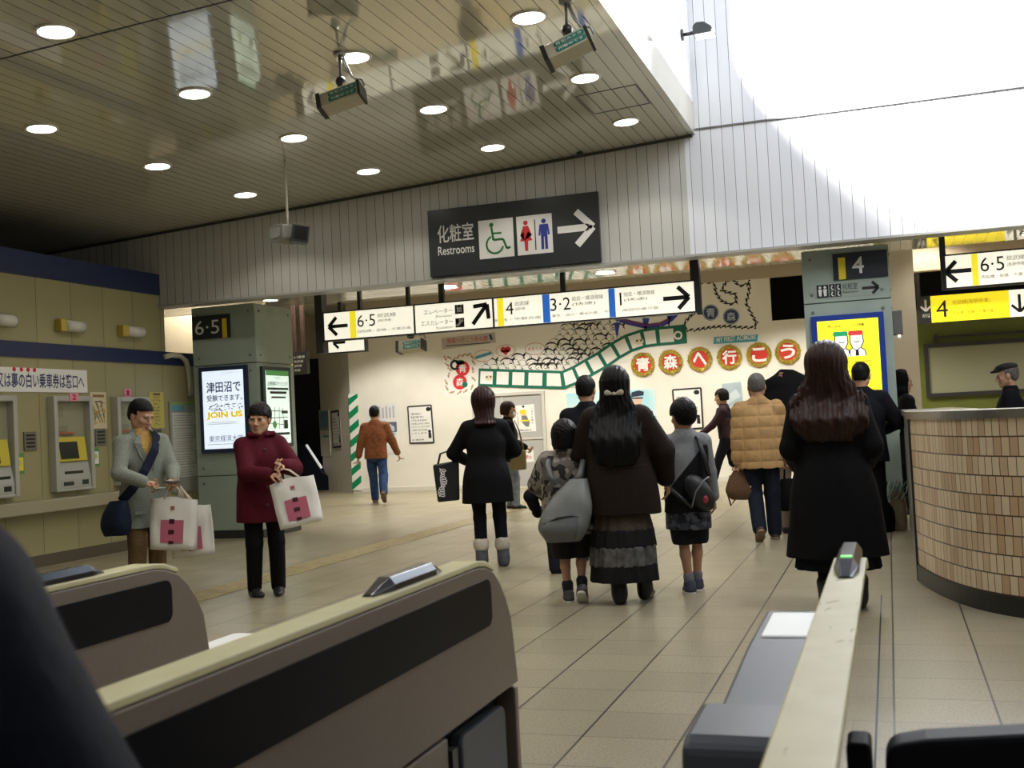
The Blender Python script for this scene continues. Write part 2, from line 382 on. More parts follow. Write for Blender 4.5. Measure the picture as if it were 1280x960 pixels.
# ------------------------------------------------------------------ flood lamp of the light well
def flood_lamp():
    L = np.array([-1.85, 11.75, 5.33])
    t = thing('flood_lamp', 'dark flood lamp on a short arm at the light well wall', 'lamp', tuple(L))
    q = MB(); q.cyl((0, 0, 0), (.02, 0, 0), .06, n=20); q.build('wall_plate', M_DKSTEEL, t, True)
    q = MB(); q.tube([(.02, 0, 0), (.09, 0, .0), (.14, 0, .01)], .018); q.build('arm', M_DKSTEEL, t, True)
    q = MB(); fr = frame((0, 0, 0), (1, 0, 0), (0, 0, 1), (0, -1, 0))
    q.prism([(.13, -.045), (.13, .05), (.17, .085), (.25, .08), (.33, .02), (.36, -.035)], fr, -.09, .09); q.build('lamp_head', mat('lamp_housing', (.03, .035, .035), .35), t, bevel=.012)
    q = MB(); q.rect(fr, .15, .345, -.052, -.0455, -.075, .075); q.build('lens', mat('flood_lens', (1, .98, .95), .4, emit=6), t)
    return t
flood_lamp()
spot((-1.47, 11.55, 5.24), (0.9, 12.3, 5.62), FLOOD_W, 126, .8, (1, .98, .97), .10)
area((2.5, 6.0, 8.7), (2.2, 12.3, 5.4), 480, 4, 5, (.97, .98, 1.0))  # unseen fill light added to brighten the well walls

# ------------------------------------------------------------------ signs
def arrow_pts(cx, cy, L, w, ang, head=.5):
    """outline strokes of an arrow: returns list of polylines"""
    c, s_ = math.cos(ang), math.sin(ang)
    R = lambda x, y: (cx+x*c-y*s_, cy+x*s_+y*c)
    return [[R(-L/2, 0), R(L/2-w*.6, 0)], [R(L/2-head*L, head*L), R(L/2, 0)], [R(L/2-head*L, -head*L), R(L/2, 0)]]
def arrow(q, fr, cx, cy, L, w, ang, n0, n1, m=0, head=.42):
    for pl in arrow_pts(cx, cy, L, w, ang, head): q.stroke(fr, pl, w, n0, n1, m)

# the restroom board on the beam
def restroom_sign():
    x0, x1, z0, z1 = -5.05, -2.97, 3.09, 3.88
    fr = FX(12.29)
    t = thing('restroom_sign', 'large dark grey restroom sign with pictograms and white arrow on the beam', 'sign', (0, 0, 0))
    q = MB(); q.rect(fr, x0, x1, z0, z1, 0, .05); q.build('board', mat('sign_charcoal', (.028, .032, .036), .35), t)
    n = .05
    W_ = x1-x0; H_ = z1-z0
    u = lambda f: x0+W_*f
    v = lambda f: z0+H_*f
    q = MB(); q.text('化粧室', fr, u(.055), u(.275), v(.49), v(.76), n, bold=.012); q.text('Restrooms', fr, u(.055), u(.275), v(.31), v(.44), n, bold=.008)
    q.build('lettering', M_WHITE, t)
    a0, a1, b0, b1 = u(.305), u(.51), v(.19), v(.76)
    q = MB(); q.rect(fr, a0, a1, b0, b1, n, n+.006, 0)
    g = 1; cx = (a0+a1)/2; s_ = (b1-b0)
    P = lambda fx, fz: (a0+(a1-a0)*fx, b0+s_*fz)
    q.disc(fr, *P(.38, .86), s_*.055, n+.006, n+.01, g)
    q.stroke(fr, [P(.38, .80), P(.42, .47), P(.70, .47), P(.80, .22), P(.90, .25)], s_*.055, n+.006, n+.010, g)
    q.stroke(fr, [P(.40, .64), P(.66, .63)], s_*.045, n+.006, n+.010, g)
    q.ring(fr, *P(.46, .35), s_*.205, s_*.25, n+.006, n+.010, g, 30, math.radians(115), math.radians(345))
    q.build('wheelchair_pictogram', [M_WHITE, mat('pictogram_green', (.01, .17, .035), .5)], t)
    a0, a1 = u(.53), u(.735)
    q = MB(); q.rect(fr, a0, a1, b0, b1, n, n+.006, 0)
    P = lambda fx, fz: (a0+(a1-a0)*fx, b0+s_*fz)
    q.stroke(fr, [P(.52, .10), P(.52, .88)], s_*.025, n+.006, n+.010, 3)
    q.disc(fr, *P(.26, .82), s_*.06, n+.006, n+.01, 1)
    q.prism([P(.19, .74), P(.33, .74), P(.42, .50), P(.37, .48), P(.32, .60), P(.43, .36), P(.31, .36), P(.30, .10), P(.22, .10), P(.21, .36), P(.09, .36), P(.20, .60), P(.15, .48), P(.10, .50)], fr, n+.006, n+.01, 1)
    q.disc(fr, *P(.77, .82), s_*.06, n+.006, n+.01, 2)
    q.prism([P(.65, .74), P(.89, .74), P(.93, .46), P(.88, .46), P(.86, .62), P(.86, .10), P(.79, .10), P(.78, .42), P(.76, .42), P(.75, .10), P(.68, .10), P(.68, .62), P(.66, .46), P(.61, .46)], fr, n+.006, n+.01, 2)
    q.build('toilet_pictogram', [M_WHITE, M_RED, mat('pictogram_blue', (.01, .03, .30), .5), M_BLACK], t)
    q = MB(); arrow(q, fr, u(.865), v(.50), W_*.20, H_*.10, 0, n, n+.006, 0, .46); q.build('arrow', M_WHITE, t)
restroom_sign()

# the long lit sign hanging behind the beam
def hanging_sign():
    Y = 12.8
    z0, z1 = 2.475, 2.852
    fr = FX(Y)
    X = lambda px, py=390: at(px, py, y=Y)[0]
    xa, xb = X(404, 410), X(870, 368)
    t = thing('platform_sign', 'long lit cream platform sign with five panels hanging behind the beam', 'sign')
    q = MB(); q.rect(fr, xa, xb, z0, z1, -.12, 0); q.build('case', mat('sign_case', (.02, .02, .022), .4), t)
    n = .0
    q = MB(); q.rect(fr, xa+.02, xb-.02, z0+.018, z1-.018, n, n+.006); q.build('lit_face', M_SIGNLIT, t)
    n = .006
    K = 2.575; Hh = z1-z0
    v = lambda f: z0+Hh*f
    q = MB()
    for px in (518, 617):
        x = X(px, 392); q = MB(); q.rect(fr, x-.012, x+.012, z0+.01, z1-.01, n, n+.004); q.build('panel_divider', M_BLACK, t)
    q = MB()
    for px0, px1, m in ((437, 445, 0), (622, 630, 0), (679, 688, 1), (762, 770, 1)):
        q = MB(); q.rect(fr, X(px0, 392), X(px1, 392), z0+.02, z1-.02, n, n+.003); q.build('line_colour_bar', [M_SIGNYEL, M_SIGNBLU][m], t)
    q = MB()
    for s_, px0, px1, py in (('6·5', 446, 470, 398), ('4', 632, 642, 383), ('3·2', 687, 714, 376), ('1', 772, 779, 366)):
        q = MB(); q.number(s_, fr, X(px0, py), X(px1, py), v(.40), v(.80), n); q.build('platform_number', M_BLACK, t)
    q = MB()
    for a, l1, l2, l3, x0, x1, xc in (('', '総武線', '(各駅停車)', '西船橋・船橋・千葉方面', 472, 495, 511), ('', '総武線', '(各駅停車)', '新宿・中野方面', 644, 662, 674),
            ('', '総武・横須賀線', '(快速)', '東京・品川・横浜方面', 716, 755, 745), ('', '総武・横須賀線', '(快速)', '千葉・成田空港方面', 781, 820, 822)):
        q = MB(); q.text(l1, fr, X(x0), X(x1), v(.66), v(.80), n); q.text(l2, fr, X(x0), X(x0+(x1-x0)*.75), v(.50), v(.61), n)
        xs = X(x0-26); q.text(l3, fr, xs, X(xc+2), v(.20), v(.29), n); q.build('platform_lettering', mat('sign_small_print', (.16, .15, .11), .5), t)
    q = MB(); q.text('エレベーター', fr, X(530), X(566), v(.62), v(.78), n); q.text('エスカレーター', fr, X(526), X(566), v(.26), v(.42), n)
    q.text('Elevator', fr, X(545), X(566), v(.50), v(.57), n); q.text('Escalator', fr, X(545), X(566), v(.12), v(.20), n)
    q.build('lettering', mat('sign_small_print', (.16, .15, .11), .5), t)
    q = MB()
    for zf0, zf1, kind in ((.56, .86, 0), (.12, .42, 1)):
        x0, x1 = X(569), X(580)
        q.rect(fr, x0, x1, v(zf0), v(zf1), n, n+.003, 0)
        P = lambda a, b_: (x0+(x1-x0)*a, v(zf0+(zf1-zf0)*b_))
        if kind == 0:
            for a in (.3, .5, .7): q.disc(fr, *P(a, .62), .011, n+.003, n+.005, 1); q.rect(fr, P(a-.07, 0)[0], P(a+.07, 0)[0], P(0, .2)[1], P(0, .5)[1], n+.003, n+.005, 1)
            q.stroke(fr, [P(.3, .8), P(.3, .95)], .012, n+.003, n+.005, 1); q.stroke(fr, [P(.7, .8), P(.7, .95)], .012, n+.003, n+.005, 1)
        else:
            q.stroke(fr, [P(.12, .25), P(.35, .25), P(.65, .70), P(.88, .70)], .028, n+.003, n+.005, 1); q.disc(fr, *P(.5, .8), .012, n+.003, n+.005, 1)
    q.build('pictogram', [M_BLACK, M_WHITE], t)
    for px, py, L_, w_, an in ((423, 407, .27, .045, math.pi), (600, 391, .30, .05, math.radians(50)), (845, 369, .30, .05, 0)):
        q = MB(); arrow(q, fr, X(px, py), v(.49), L_, w_, an, n, n+.004, 0, .42); q.build('arrow', M_BLACK, t)
    for px in (549, 702, 869):
        x = X(px, 352) if px != 869 else xb-.03
        q = MB(); q.box((x-.03, Y+.03, z1), (x+.03, Y+.09, 3.22)); q.build('hanger_post', M_DKSTEEL, t)
    for px in (447, 508):
        x = X(px, 380); q = MB(); q.box((x-.02, Y+.03, z1), (x+.02, Y+.09, 3.22)); q.build('hanger_post', M_DKSTEEL, t)
    q = MB(); q.box((xa-.10, Y-.02, 2.33), (xa+.0, Y+.12, 3.22)); q.build('end_post', M_DKSTEEL, t)
    q = MB(); q.box((xb+.0, Y+.0, 2.45), (xb+.045, Y+.12, 3.22)); q.build('end_bracket', M_DKSTEEL, t)
    # the second, lower sign seen past its end
    Y2 = 15.2; f2 = FX(Y2); c = at(408, 426, y=Y2); d = at(457, 437, y=Y2)
    t2 = thing('lower_sign', 'lit white sign hanging lower behind the arrow end of the long platform sign', 'sign')
    q = MB(); q.rect(f2, c[0], d[0], 2.50, 2.92, -.1, 0); q.build('case', mat('sign_case', (.02, .02, .022), .4), t2)
    q = MB(); q.rect(f2, c[0]+.02, d[0]-.02, 2.52, 2.90, 0, .006); q.build('lit_face', M_SIGNLIT, t2)
    q = MB(); arrow(q, f2, c[0]+.22, 2.66, .2, .04, math.pi, .006, .01); q.build('arrow', M_BLACK, t2)
    q = MB(); q.box((c[0]+.2, Y2+.03, 2.92), (c[0]+.25, Y2+.08, 4.05)); q.build('hanger_post', M_DKSTEEL, t2)
hanging_sign()

def right_signs():
    Y = 12.9; fr = FX(Y)
    X = lambda px, py: at(px, py, y=Y)[0]
    x0 = X(1180, 340); x1 = x0+3.2; z0, z1 = 2.518, 2.896
    t = thing('platform_sign', 'lit cream hanging sign with 6·5 above the tiled counter, arrow at its end', 'sign')
    q = MB(); q.rect(fr, x0, x1, z0, z1, -.12, 0); q.build('case', mat('sign_case', (.02, .02, .022), .4), t)
    q = MB(); q.rect(fr, x0+.02, x1-.02, z0+.018, z1-.018, 0, .006); q.build('lit_face', M_SIGNLIT, t)
    n = .006; v = lambda f: z0+(z1-z0)*f
    q = MB(); q.rect(fr, X(1215, 340), X(1223, 340), z0+.02, z1-.02, n, n+.003); q.build('line_colour_bar', M_SIGNYEL, t)
    q = MB(); q.text('6·5', fr, X(1225, 326), X(1255, 326), v(.42), v(.82), n); q.build('platform_number', M_BLACK, t)
    q = MB(); q.text('総武線', fr, X(1258, 320), X(1280, 320), v(.68), v(.82), n); q.text('(各駅停車)', fr, X(1258, 320), X(1282, 320), v(.50), v(.62), n)
    q.text('西船橋・船橋・千葉方面', fr, X(1226, 340), X(1290, 340), v(.22), v(.32), n); q.build('lettering', mat('sign_small_print', (.16, .15, .11), .5), t)
    q = MB(); arrow(q, fr, X(1198, 338), v(.5), .26, .045, math.pi, n, n+.004); q.build('arrow', M_BLACK, t)
    for x in (x0+.0, x0+.95):
        q = MB(); q.box((x-.03, Y+.03, z0), (x+.03, Y+.09, 3.22)); q.build('hanger_post', M_DKSTEEL, t)
    Y = 18.0; fr = FX(Y)
    c0 = at(1150, 372, y=Y); c1 = at(1163, 404, y=Y); xa, xm = c0[0], c1[0]; xb = at(1282, 390, y=Y)[0]+.25; z0, z1 = 2.50, 2.92
    t = thing('platform_sign', 'yellow lit sign with number 4 and down arrow above green wall', 'sign')
    q = MB(); q.rect(fr, xa, xb, z0, z1, -.12, 0); q.build('case', mat('sign_case', (.02, .02, .022), .4), t)
    xy = X(1163, 390) ; xw = at(1262, 386, y=Y)[0]; xy = at(1164, 390, y=Y)[0]
    q = MB(); q.rect(fr, xy, xw, z0+.01, z1-.01, 0, .006, 0); q.rect(fr, xw, xb-.01, z0+.01, z1-.01, 0, .006, 1); q.build('lit_face', [mat('lit_yellow_face', (1.0, .80, .02), .4, emit=.7), M_SIGNLIT], t)
    n = .006; v = lambda f: z0+(z1-z0)*f; XX = lambda px: at(px, 388, y=Y)[0]
    q = MB(); q.number('4', fr, XX(1171), XX(1184), v(.2), v(.8), n); q.build('platform_number', M_BLACK, t)
    q = MB(); q.text('総武線(各駅停車)', fr, XX(1191), XX(1238), v(.58), v(.78), n); q.text('西船橋・船橋・千葉方面', fr, XX(1191), XX(1242), v(.25), v(.38), n); q.build('lettering', mat('yellow_small_print', (.35, .28, .02), .5), t)
    q = MB(); arrow(q, fr, XX(1275), v(.5), .26, .04, -math.pi/2, n, n+.004); q.build('arrow', M_BLACK, t)
    q = MB(); arrow(q, fr, (xa+xy)/2, v(.66), .17, .03, -math.pi/2, .0, .004); q.text('のりば', fr, xa+.02, xy-.02, v(.22), v(.36), .0); q.build('exit_mark', M_WHITE, t)
    for x in (xa-.02, xa+1.9):
        q = MB(); q.box((x-.03, Y+.03, z0), (x+.03, Y+.09, 4.05)); q.build('hanger_post', M_DKSTEEL, t)
    # empty notice board on the green wall
    fr = FX(FY0)
    a = at(1160, 435, y=FY0-.06); d = at(1163, 492, y=FY0-.06); xe = a[0]+3.3; zt, zb = a[2], d[2]
    t = thing('notice_board', 'empty olive notice board in a black frame on the green wall', 'notice board')
    q = MB(); q.rect(fr, a[0], xe, zb, zt, .0, .05); q.build('panel', mat('olive_board', (.30, .30, .20), .35), t)
    q = MB(); w = .07
    q.rect(fr, a[0]-w, xe+w, zt, zt+w, 0, .08); q.rect(fr, a[0]-w, xe+w, zb-w, zb, 0, .08); q.rect(fr, a[0]-w, a[0], zb, zt, 0, .08); q.rect(fr, xe, xe+w, zb, zt, 0, .08); q.build('frame', M_DKSTEEL, t)
    q = MB(); q.rect(fr, a[0]+.1, xe-.1, zt+.16, zt+.2, .03, .09)
    for x in (a[0]+.12, xe-.16): q.rect(fr, x, x+.05, zt+.05, zt+.24, .02, .1)
    q.build('lamp_rail', M_DKSTEEL, t)
right_signs()

# ------------------------------------------------------------------ pillars and what is mounted on them
M_PIL = mat('pillar_panel', (.36, .44, .385), .38, noise=.10, nscale=3)
M_BOLT = mat('pillar_bolt', (.22, .26, .23), .35, metal=.6)
def pillar(x0, x1, y0, y1, seams, label_n):
    o = struct(MB().box((x0+.02, y0+.02, .10), (x1-.02, y1-.02, 3.045)).build('wall_pillar_%d' % label_n, mat('pillar_core', (.10, .11, .10), .6)))
    q = MB()
    zs = [.10]+seams+[3.045]
    for a, c in zip(zs[:-1], zs[1:]):
        q.box((x0, y0, a+.006), (x1, y0+.02, c-.006)); q.box((x1-.02, y0+.026, a+.006), (x1, y1, c-.006)); q.box((x0, y0+.026, a+.006), (x0+.02, y1, c-.006))
    o2 = q.build('cladding', M_PIL, o)
    q = MB(); fr = FX(y0); fy = FY(x1)
    for a, c in zip(zs[:-1], zs[1:]):
        for zz in (a+.1, c-.1):
            for x in (x0+.09, x1-.09): q.disc(fr, x, zz, .018, 0, .008, 0, 12)
            for y in (y0+.11, y1-.09): q.disc(fy, y, zz, .018, 0, .008, 0, 12)
    q.build('bolts', M_BOLT, o)
    q = MB(); q.box((x0-.01, y0-.01, 0), (x1+.01, y1+.01, .10)); q.build('plinth', M_DKSTEEL, o)
    return o
PLX0, PLX1, PLY = -8.68, -7.73, 12.7
pillar(PLX0, PLX1, PLY, 13.65, [.82, 2.27], 1)
PRX0, PRX1, PRY = -.82, .09, 12.7
pillar(PRX0, PRX1, PRY, 13.6, [1.12, 2.46], 2)

def bx_px(pts, **k):
    P = [at(*p, **k) for p in pts]; i = 1 if 'x' in k else 0
    us = [p[i] for p in P]; zs = [p[2] for p in P]
    return min(us), max(us), min(zs), max(zs)

def pillar_signs():
    fr = FX(PLY)
    # left pillar: platform number plate
    u0, u1, z0, z1 = PLX0+.01, at(288, 405, y=PLY)[0], at(245, 425, y=PLY)[2], at(245, 396, y=PLY)[2]
    t = thing('number_plate', 'dark plate reading 6·5 with yellow bar on the pillar beside the ticket wall', 'sign')
    q = MB(); q.rect(fr, u0, u1, z0, z1, 0, .015); q.build('plate', mat('plate_navy', (.018, .024, .036), .35), t)
    q = MB(); w = u1-u0; h = z1-z0; q.text('6·5', fr, u0+w*.08, u0+w*.72, z0+h*.2, z0+h*.8, .015); q.build('platform_number', M_WHITE, t)
    q = MB(); q.rect(fr, u0+w*.80, u0+w*.92, z0, z0+h*.82, .015, .018); q.build('line_colour_bar', M_YELP, t)
    # lit university advertisement
    u0, u1 = at(252, 510, y=PLY)[0], at(312, 508, y=PLY)[0]; z1 = at(252, 460, y=PLY)[2]; z0 = at(256, 567, y=PLY)[2]
    t = thing('lit_advertisement', 'lit white poster reading JOIN US, on the front of pillar 6·5', 'poster')
    q = MB()
    q.rect(fr, u0, u1, z0, z1, 0, .04); q.build('frame', mat('ad_frame_blue', (.015, .03, .09), .35), t)
    b_ = .055; u0 += b_; u1 -= b_; z0 += b_; z1 -= b_; w = u1-u0; h = z1-z0
    q = MB(); q.rect(fr, u0, u1, z0, z1, .04, .045); q.build('lit_poster', mat('ad_lit_white', (.78, .88, 1.0), .4, emit=.85), t)
    U = lambda f: u0+w*f
    V = lambda f: z0+h*f
    n = .045
    q = MB(); q.text('津田沼で', fr, U(.1), U(.94), V(.72), V(.86), n, 0, .015); q.text('受験できます。', fr, U(.1), U(.97), V(.61), V(.69), n, 0, .01)
    q.text('東京経済大学', fr, U(.12), U(.95), V(.09), V(.17), n, 1); q.text('ナビゲート', fr, U(.5), U(.93), V(.955), V(.975), n, 1)
    random.seed(3)
    for i in range(46):
        a, c = random.uniform(.12, .95), random.uniform(.49, .57); q.stroke(fr, [(U(a), V(c)), (U(min(.97, a+random.uniform(.02, .06))), V(c+random.uniform(-.015, .015)))], .008, n, n+.002, random.choice((0, 1, 2)))
    q.text('JOIN US', fr, U(.08), U(.96), V(.375), V(.475), n, 3, .05); q.rect(fr, U(.08), U(.95), V(.055), V(.06), n, n+.002, 4)
    for i in range(2): q.rect(fr, U(.12), U(.8), V(.335-.02*i), V(.34-.02*i), n, n+.002, 5)
    q.build('lettering', [mat('ad_ink_navy', (.02, .05, .26), .5), mat('ad_ink_blue', (.15, .25, .45), .5), mat('ad_ink_brown', (.25, .12, .10), .5), mat('ad_ink_yellow', (.95, .68, .02), .5, emit=.5), mat('ad_ink_green', (.35, .6, .4), .5), mat('ad_ink_pale', (.8, .75, .55), .5)], t)
    # clinic advertisement on the side face
    fy = FY(PLX1)
    u0, u1 = at(327, 520, x=PLX1)[1], at(362, 515, x=PLX1)[1]; z1 = at(326, 458, x=PLX1)[2]; z0 = at(332, 560, x=PLX1)[2]
    t = thing('lit_advertisement', 'lit green and white clinic poster with map, on the side of pillar 6·5', 'poster')
    q = MB(); q.rect(fy, u0, u1, z0, z1, 0, .04); q.build('frame', mat('ad_frame_green', (.012, .035, .04), .35), t)
    b_ = .07; u0 += b_; u1 -= b_; z0 += b_*.7; z1 -= b_*.7; w = u1-u0; h = z1-z0
    q = MB(); q.rect(fy, u0, u1, z0, z1, .04, .045); q.build('lit_poster', mat('ad_lit_mint', (.80, .98, .88), .4, emit=.72), t)
    q = MB(); q.rect(fy, U(0), U(1), V(.93), V(1), n, n+.002, 0); q.text('泌尿器科クリニック', fy, U(.06), U(.94), V(.79), V(.85), n, 1, .01)
    for a, c, l in ((.735, .765, 1), (.68, .715, .9), (.62, .645, .85)): q.rect(fy, U(1-l+.05), U(.05+l*.92), V(a), V(c), n, n+.002, 1)
    q.text('診療時間', fy, U(.35), U(.6), V(.88), V(.91), n, 2)
    for a, c, d, e in ((.1, .35, .9, .36), (.1, .45, .9, .44), (.3, .2, .32, .5), (.7, .2, .68, .48), (.1, .28, .9, .25), (.5, .2, .52, .5)): q.stroke(fy, [(U(a), V(c)), (U(d), V(e))], .012, n, n+.002, 2)
    q.rect(fy, U(.72), U(.88), V(.2), V(.32), n, n+.003, 1); q.rect(fy, U(.62), U(.9), V(.41), V(.45), n, n+.003, 1); q.disc(fy, U(.3), V(.26), .05, n, n+.003, 0)
    q.rect(fy, U(.05), U(.95), V(.115), V(.15), n, n+.002, 1); q.text('駅前ビル', fy, U(.4), U(.9), V(.05), V(.09), n, 1)
    q.build('lettering', [mat('ad_green', (.12, .45, .12), .5, emit=.2), mat('ad_black', (.02, .03, .03), .5), mat('ad_grey', (.45, .55, .5), .5)], t)

    # right pillar
    fr = FX(PRY)
    u0, u1, z0, z1 = at(1041, 330, y=PRY)[0], PRX1-.015, at(1043, 351, y=PRY)[2], at(1041, 318, y=PRY)[2]
    t = thing('number_plate', 'dark plate reading 4 with yellow bar on the pillar beside the tiled counter', 'sign')
    q = MB(); q.rect(fr, u0, u1, z0, z1, 0, .015); q.build('plate', mat('plate_navy', (.03, .034, .045), .35), t)
    w = u1-u0; h = z1-z0
    q = MB(); q.number('4', fr, u0+w*.32, u0+w*.60, z0+h*.2, z0+h*.82, .015, 0, .01); q.build('platform_number', M_WHITE, t)
    q = MB(); q.rect(fr, u0+w*.10, u0+w*.23, z0+h*.02, z0+h*.84, .015, .018); q.build('line_colour_bar', M_YELP, t)
    u0 = at(1021, 365, y=PRY)[0]; u1 = at(1099, 360, y=PRY)[0]; z0 = at(1021, 373, y=PRY)[2]; z1 = at(1021, 357, y=PRY)[2]
    t = thing('restroom_direction_sign', 'small restroom sign with pictograms and dark arrow under plate 4', 'sign')
    w = u1-u0; h = z1-z0; U = lambda f: u0+w*f; V = lambda f: z0+h*f; n = .004
    q = MB(); q.rect(fr, U(-.02), U(1.02), V(-.06), V(1.06), 0, .004); q.build('plate', M_PIL, t)
    q = MB(); q.rect(fr, U(0), U(.19), V(0), V(1), n, n+.003, 0); q.rect(fr, U(.205), U(.295), V(.52), V(1), n, n+.003, 0); q.rect(fr, U(.305), U(.395), V(.52), V(1), n, n+.003, 0)
    q.rect(fr, U(.205), U(.295), V(0), V(.48), n, n+.003, 0); q.rect(fr, U(.305), U(.395), V(0), V(.48), n, n+.003, 0)
    for a in (.055, .135): q.disc(fr, U(a), V(.8), .014, n+.003, n+.006, 1); q.prism([(U(a-.03), V(.65)), (U(a+.03), V(.65)), (U(a+.02), V(.12)), (U(a-.02), V(.12))], fr, n+.003, n+.006, 1)
    for a, c in ((.25, .75), (.35, .75), (.25, .25), (.35, .25)): q.disc(fr, U(a), V(c+.1), .009, n+.003, n+.006, 1); q.stroke(fr, [(U(a-.015), V(c+.02)), (U(a), V(c-.15)), (U(a+.025), V(c-.15))], .012, n+.003, n+.006, 1)
    q.build('pictogram', [M_BLACK, M_WHITE], t)
    q = MB(); q.text('化粧室', fr, U(.42), U(.66), V(.5), V(1), n); q.text('Restrooms', fr, U(.42), U(.66), V(.22), V(.42), n); q.build('lettering', M_BLACK, t)
    q = MB(); arrow(q, fr, U(.86), V(.5), w*.26, .03, 0, n, n+.003, 0, .38); q.build('arrow', M_BLACK, t)
    # yellow lit advertisement
    u0, u1 = at(1017, 450, y=PRY)[0], at(1108, 450, y=PRY)[0]; z1 = at(1060, 393, y=PRY)[2]; z0 = at(1104, 520, y=PRY)[2]
    t = thing('lit_advertisement', 'lit yellow poster with two cartoon men in a blue frame on pillar 4', 'poster')
    q = MB(); q.rect(fr, u0, u1, z0, z1, 0, .05); q.build('frame', mat('ad_frame_royal', (.015, .05, .32), .35), t)
    b_ = .06; u0 += b_; u1 -= b_; z0 += b_; z1 -= b_; w = u1-u0; h = z1-z0; n = .055
    q = MB(); q.rect(fr, u0, u1, z0, z1, .05, .055); q.build('lit_poster', mat('ad_lit_yellow', (1.0, .90, .03), .4, emit=.82), t)
    q = MB(); q.text('他にはない「リアル特集」。', fr, U(.17), U(.85), V(.92), V(.955), n, 0, .008)
    for r in range(5):
        q.text('いつでも学べる講座', fr, U(.30+.09*(r % 2)), U(.66), V(.53-r*.05), V(.55-r*.05), n, 0); q.text('相談会実施', fr, U(.70), U(.86), V(.53-r*.05), V(.55-r*.05), n, 0)
    q.rect(fr, U(.64), U(.70), V(.40), V(.47), n, n+.003, 1); q.rect(fr, U(.04), U(.99), V(.0), V(.16), n, n+.002, 2); q.text('学園', fr, U(.8), U(.94), V(.22), V(.235), n, 0)
    q.build('lettering', [M_BLACK, M_RED, mat('ad_paper', (.95, .93, .8), .5, emit=.4)], t)
    q = MB()
    for cx, m in ((.385, 2), (.635, 3)):
        q.prism([(U(cx-.14), V(.60)), (U(cx+.14), V(.60)), (U(cx+.13), V(.66)), (U(cx+.06), V(.69)), (U(cx+.11), V(.75)), (U(cx+.10), V(.83)), (U(cx-.10), V(.83)), (U(cx-.11), V(.75)), (U(cx-.07), V(.69)), (U(cx-.13), V(.66))], fr, n, n+.003, 0)
        q.stroke(fr, [(U(cx-.14), V(.60)), (U(cx-.13), V(.66)), (U(cx-.07), V(.69)), (U(cx-.11), V(.75)), (U(cx-.10), V(.83))], .01, n+.003, n+.005, 1)
        q.stroke(fr, [(U(cx+.14), V(.60)), (U(cx+.13), V(.66)), (U(cx+.06), V(.69)), (U(cx+.11), V(.75)), (U(cx+.10), V(.83))], .01, n+.003, n+.005, 1)
        q.prism(rr(U(cx-.13), U(cx+.11), V(.825), V(.875), .018), fr, n+.004, n+.007, m)
        q.stroke(fr, [(U(cx-.05), V(.76)), (U(cx), V(.752)), (U(cx+.05), V(.76))], .008, n+.003, n+.005, 1)
        q.prism([(U(cx-.02), V(.67)), (U(cx+.02), V(.67)), (U(cx+.03), V(.605)), (U(cx-.03), V(.605))], fr, n+.003, n+.006, 1)
        q.stroke(fr, [(U(cx-.06), V(.69)), (U(cx-.01), V(.655)), (U(cx+.05), V(.69))], .008, n+.003, n+.005, 1)
    q.build('drawing', [mat('ad_drawing_white', (1, 1, .95), .5, emit=.7), M_BLACK, mat('ad_hair_green', (.02, .42, .17), .5, emit=.4), mat('ad_hair_red', (.8, .06, .06), .5, emit=.4)], t)
    # small box on the pier beside the pillar
    t = thing('junction_box', 'small grey junction box with lamp on the pillar beside the tiled counter edge', 'electrical box', (PRX1, PRY+.1, 2.18))
    q = MB(); q.box((0, -.09, -.12), (.10, .06, .14)); q.build('case', mat('box_grey', (.12, .12, .11), .5), t, bevel=.01)
    q = MB(); q.sphere((.06, -.03, -.135), .016); q.build('lamp', mat('tiny_lamp', (1, .95, .8), .4, emit=4), t, True)
pillar_signs()

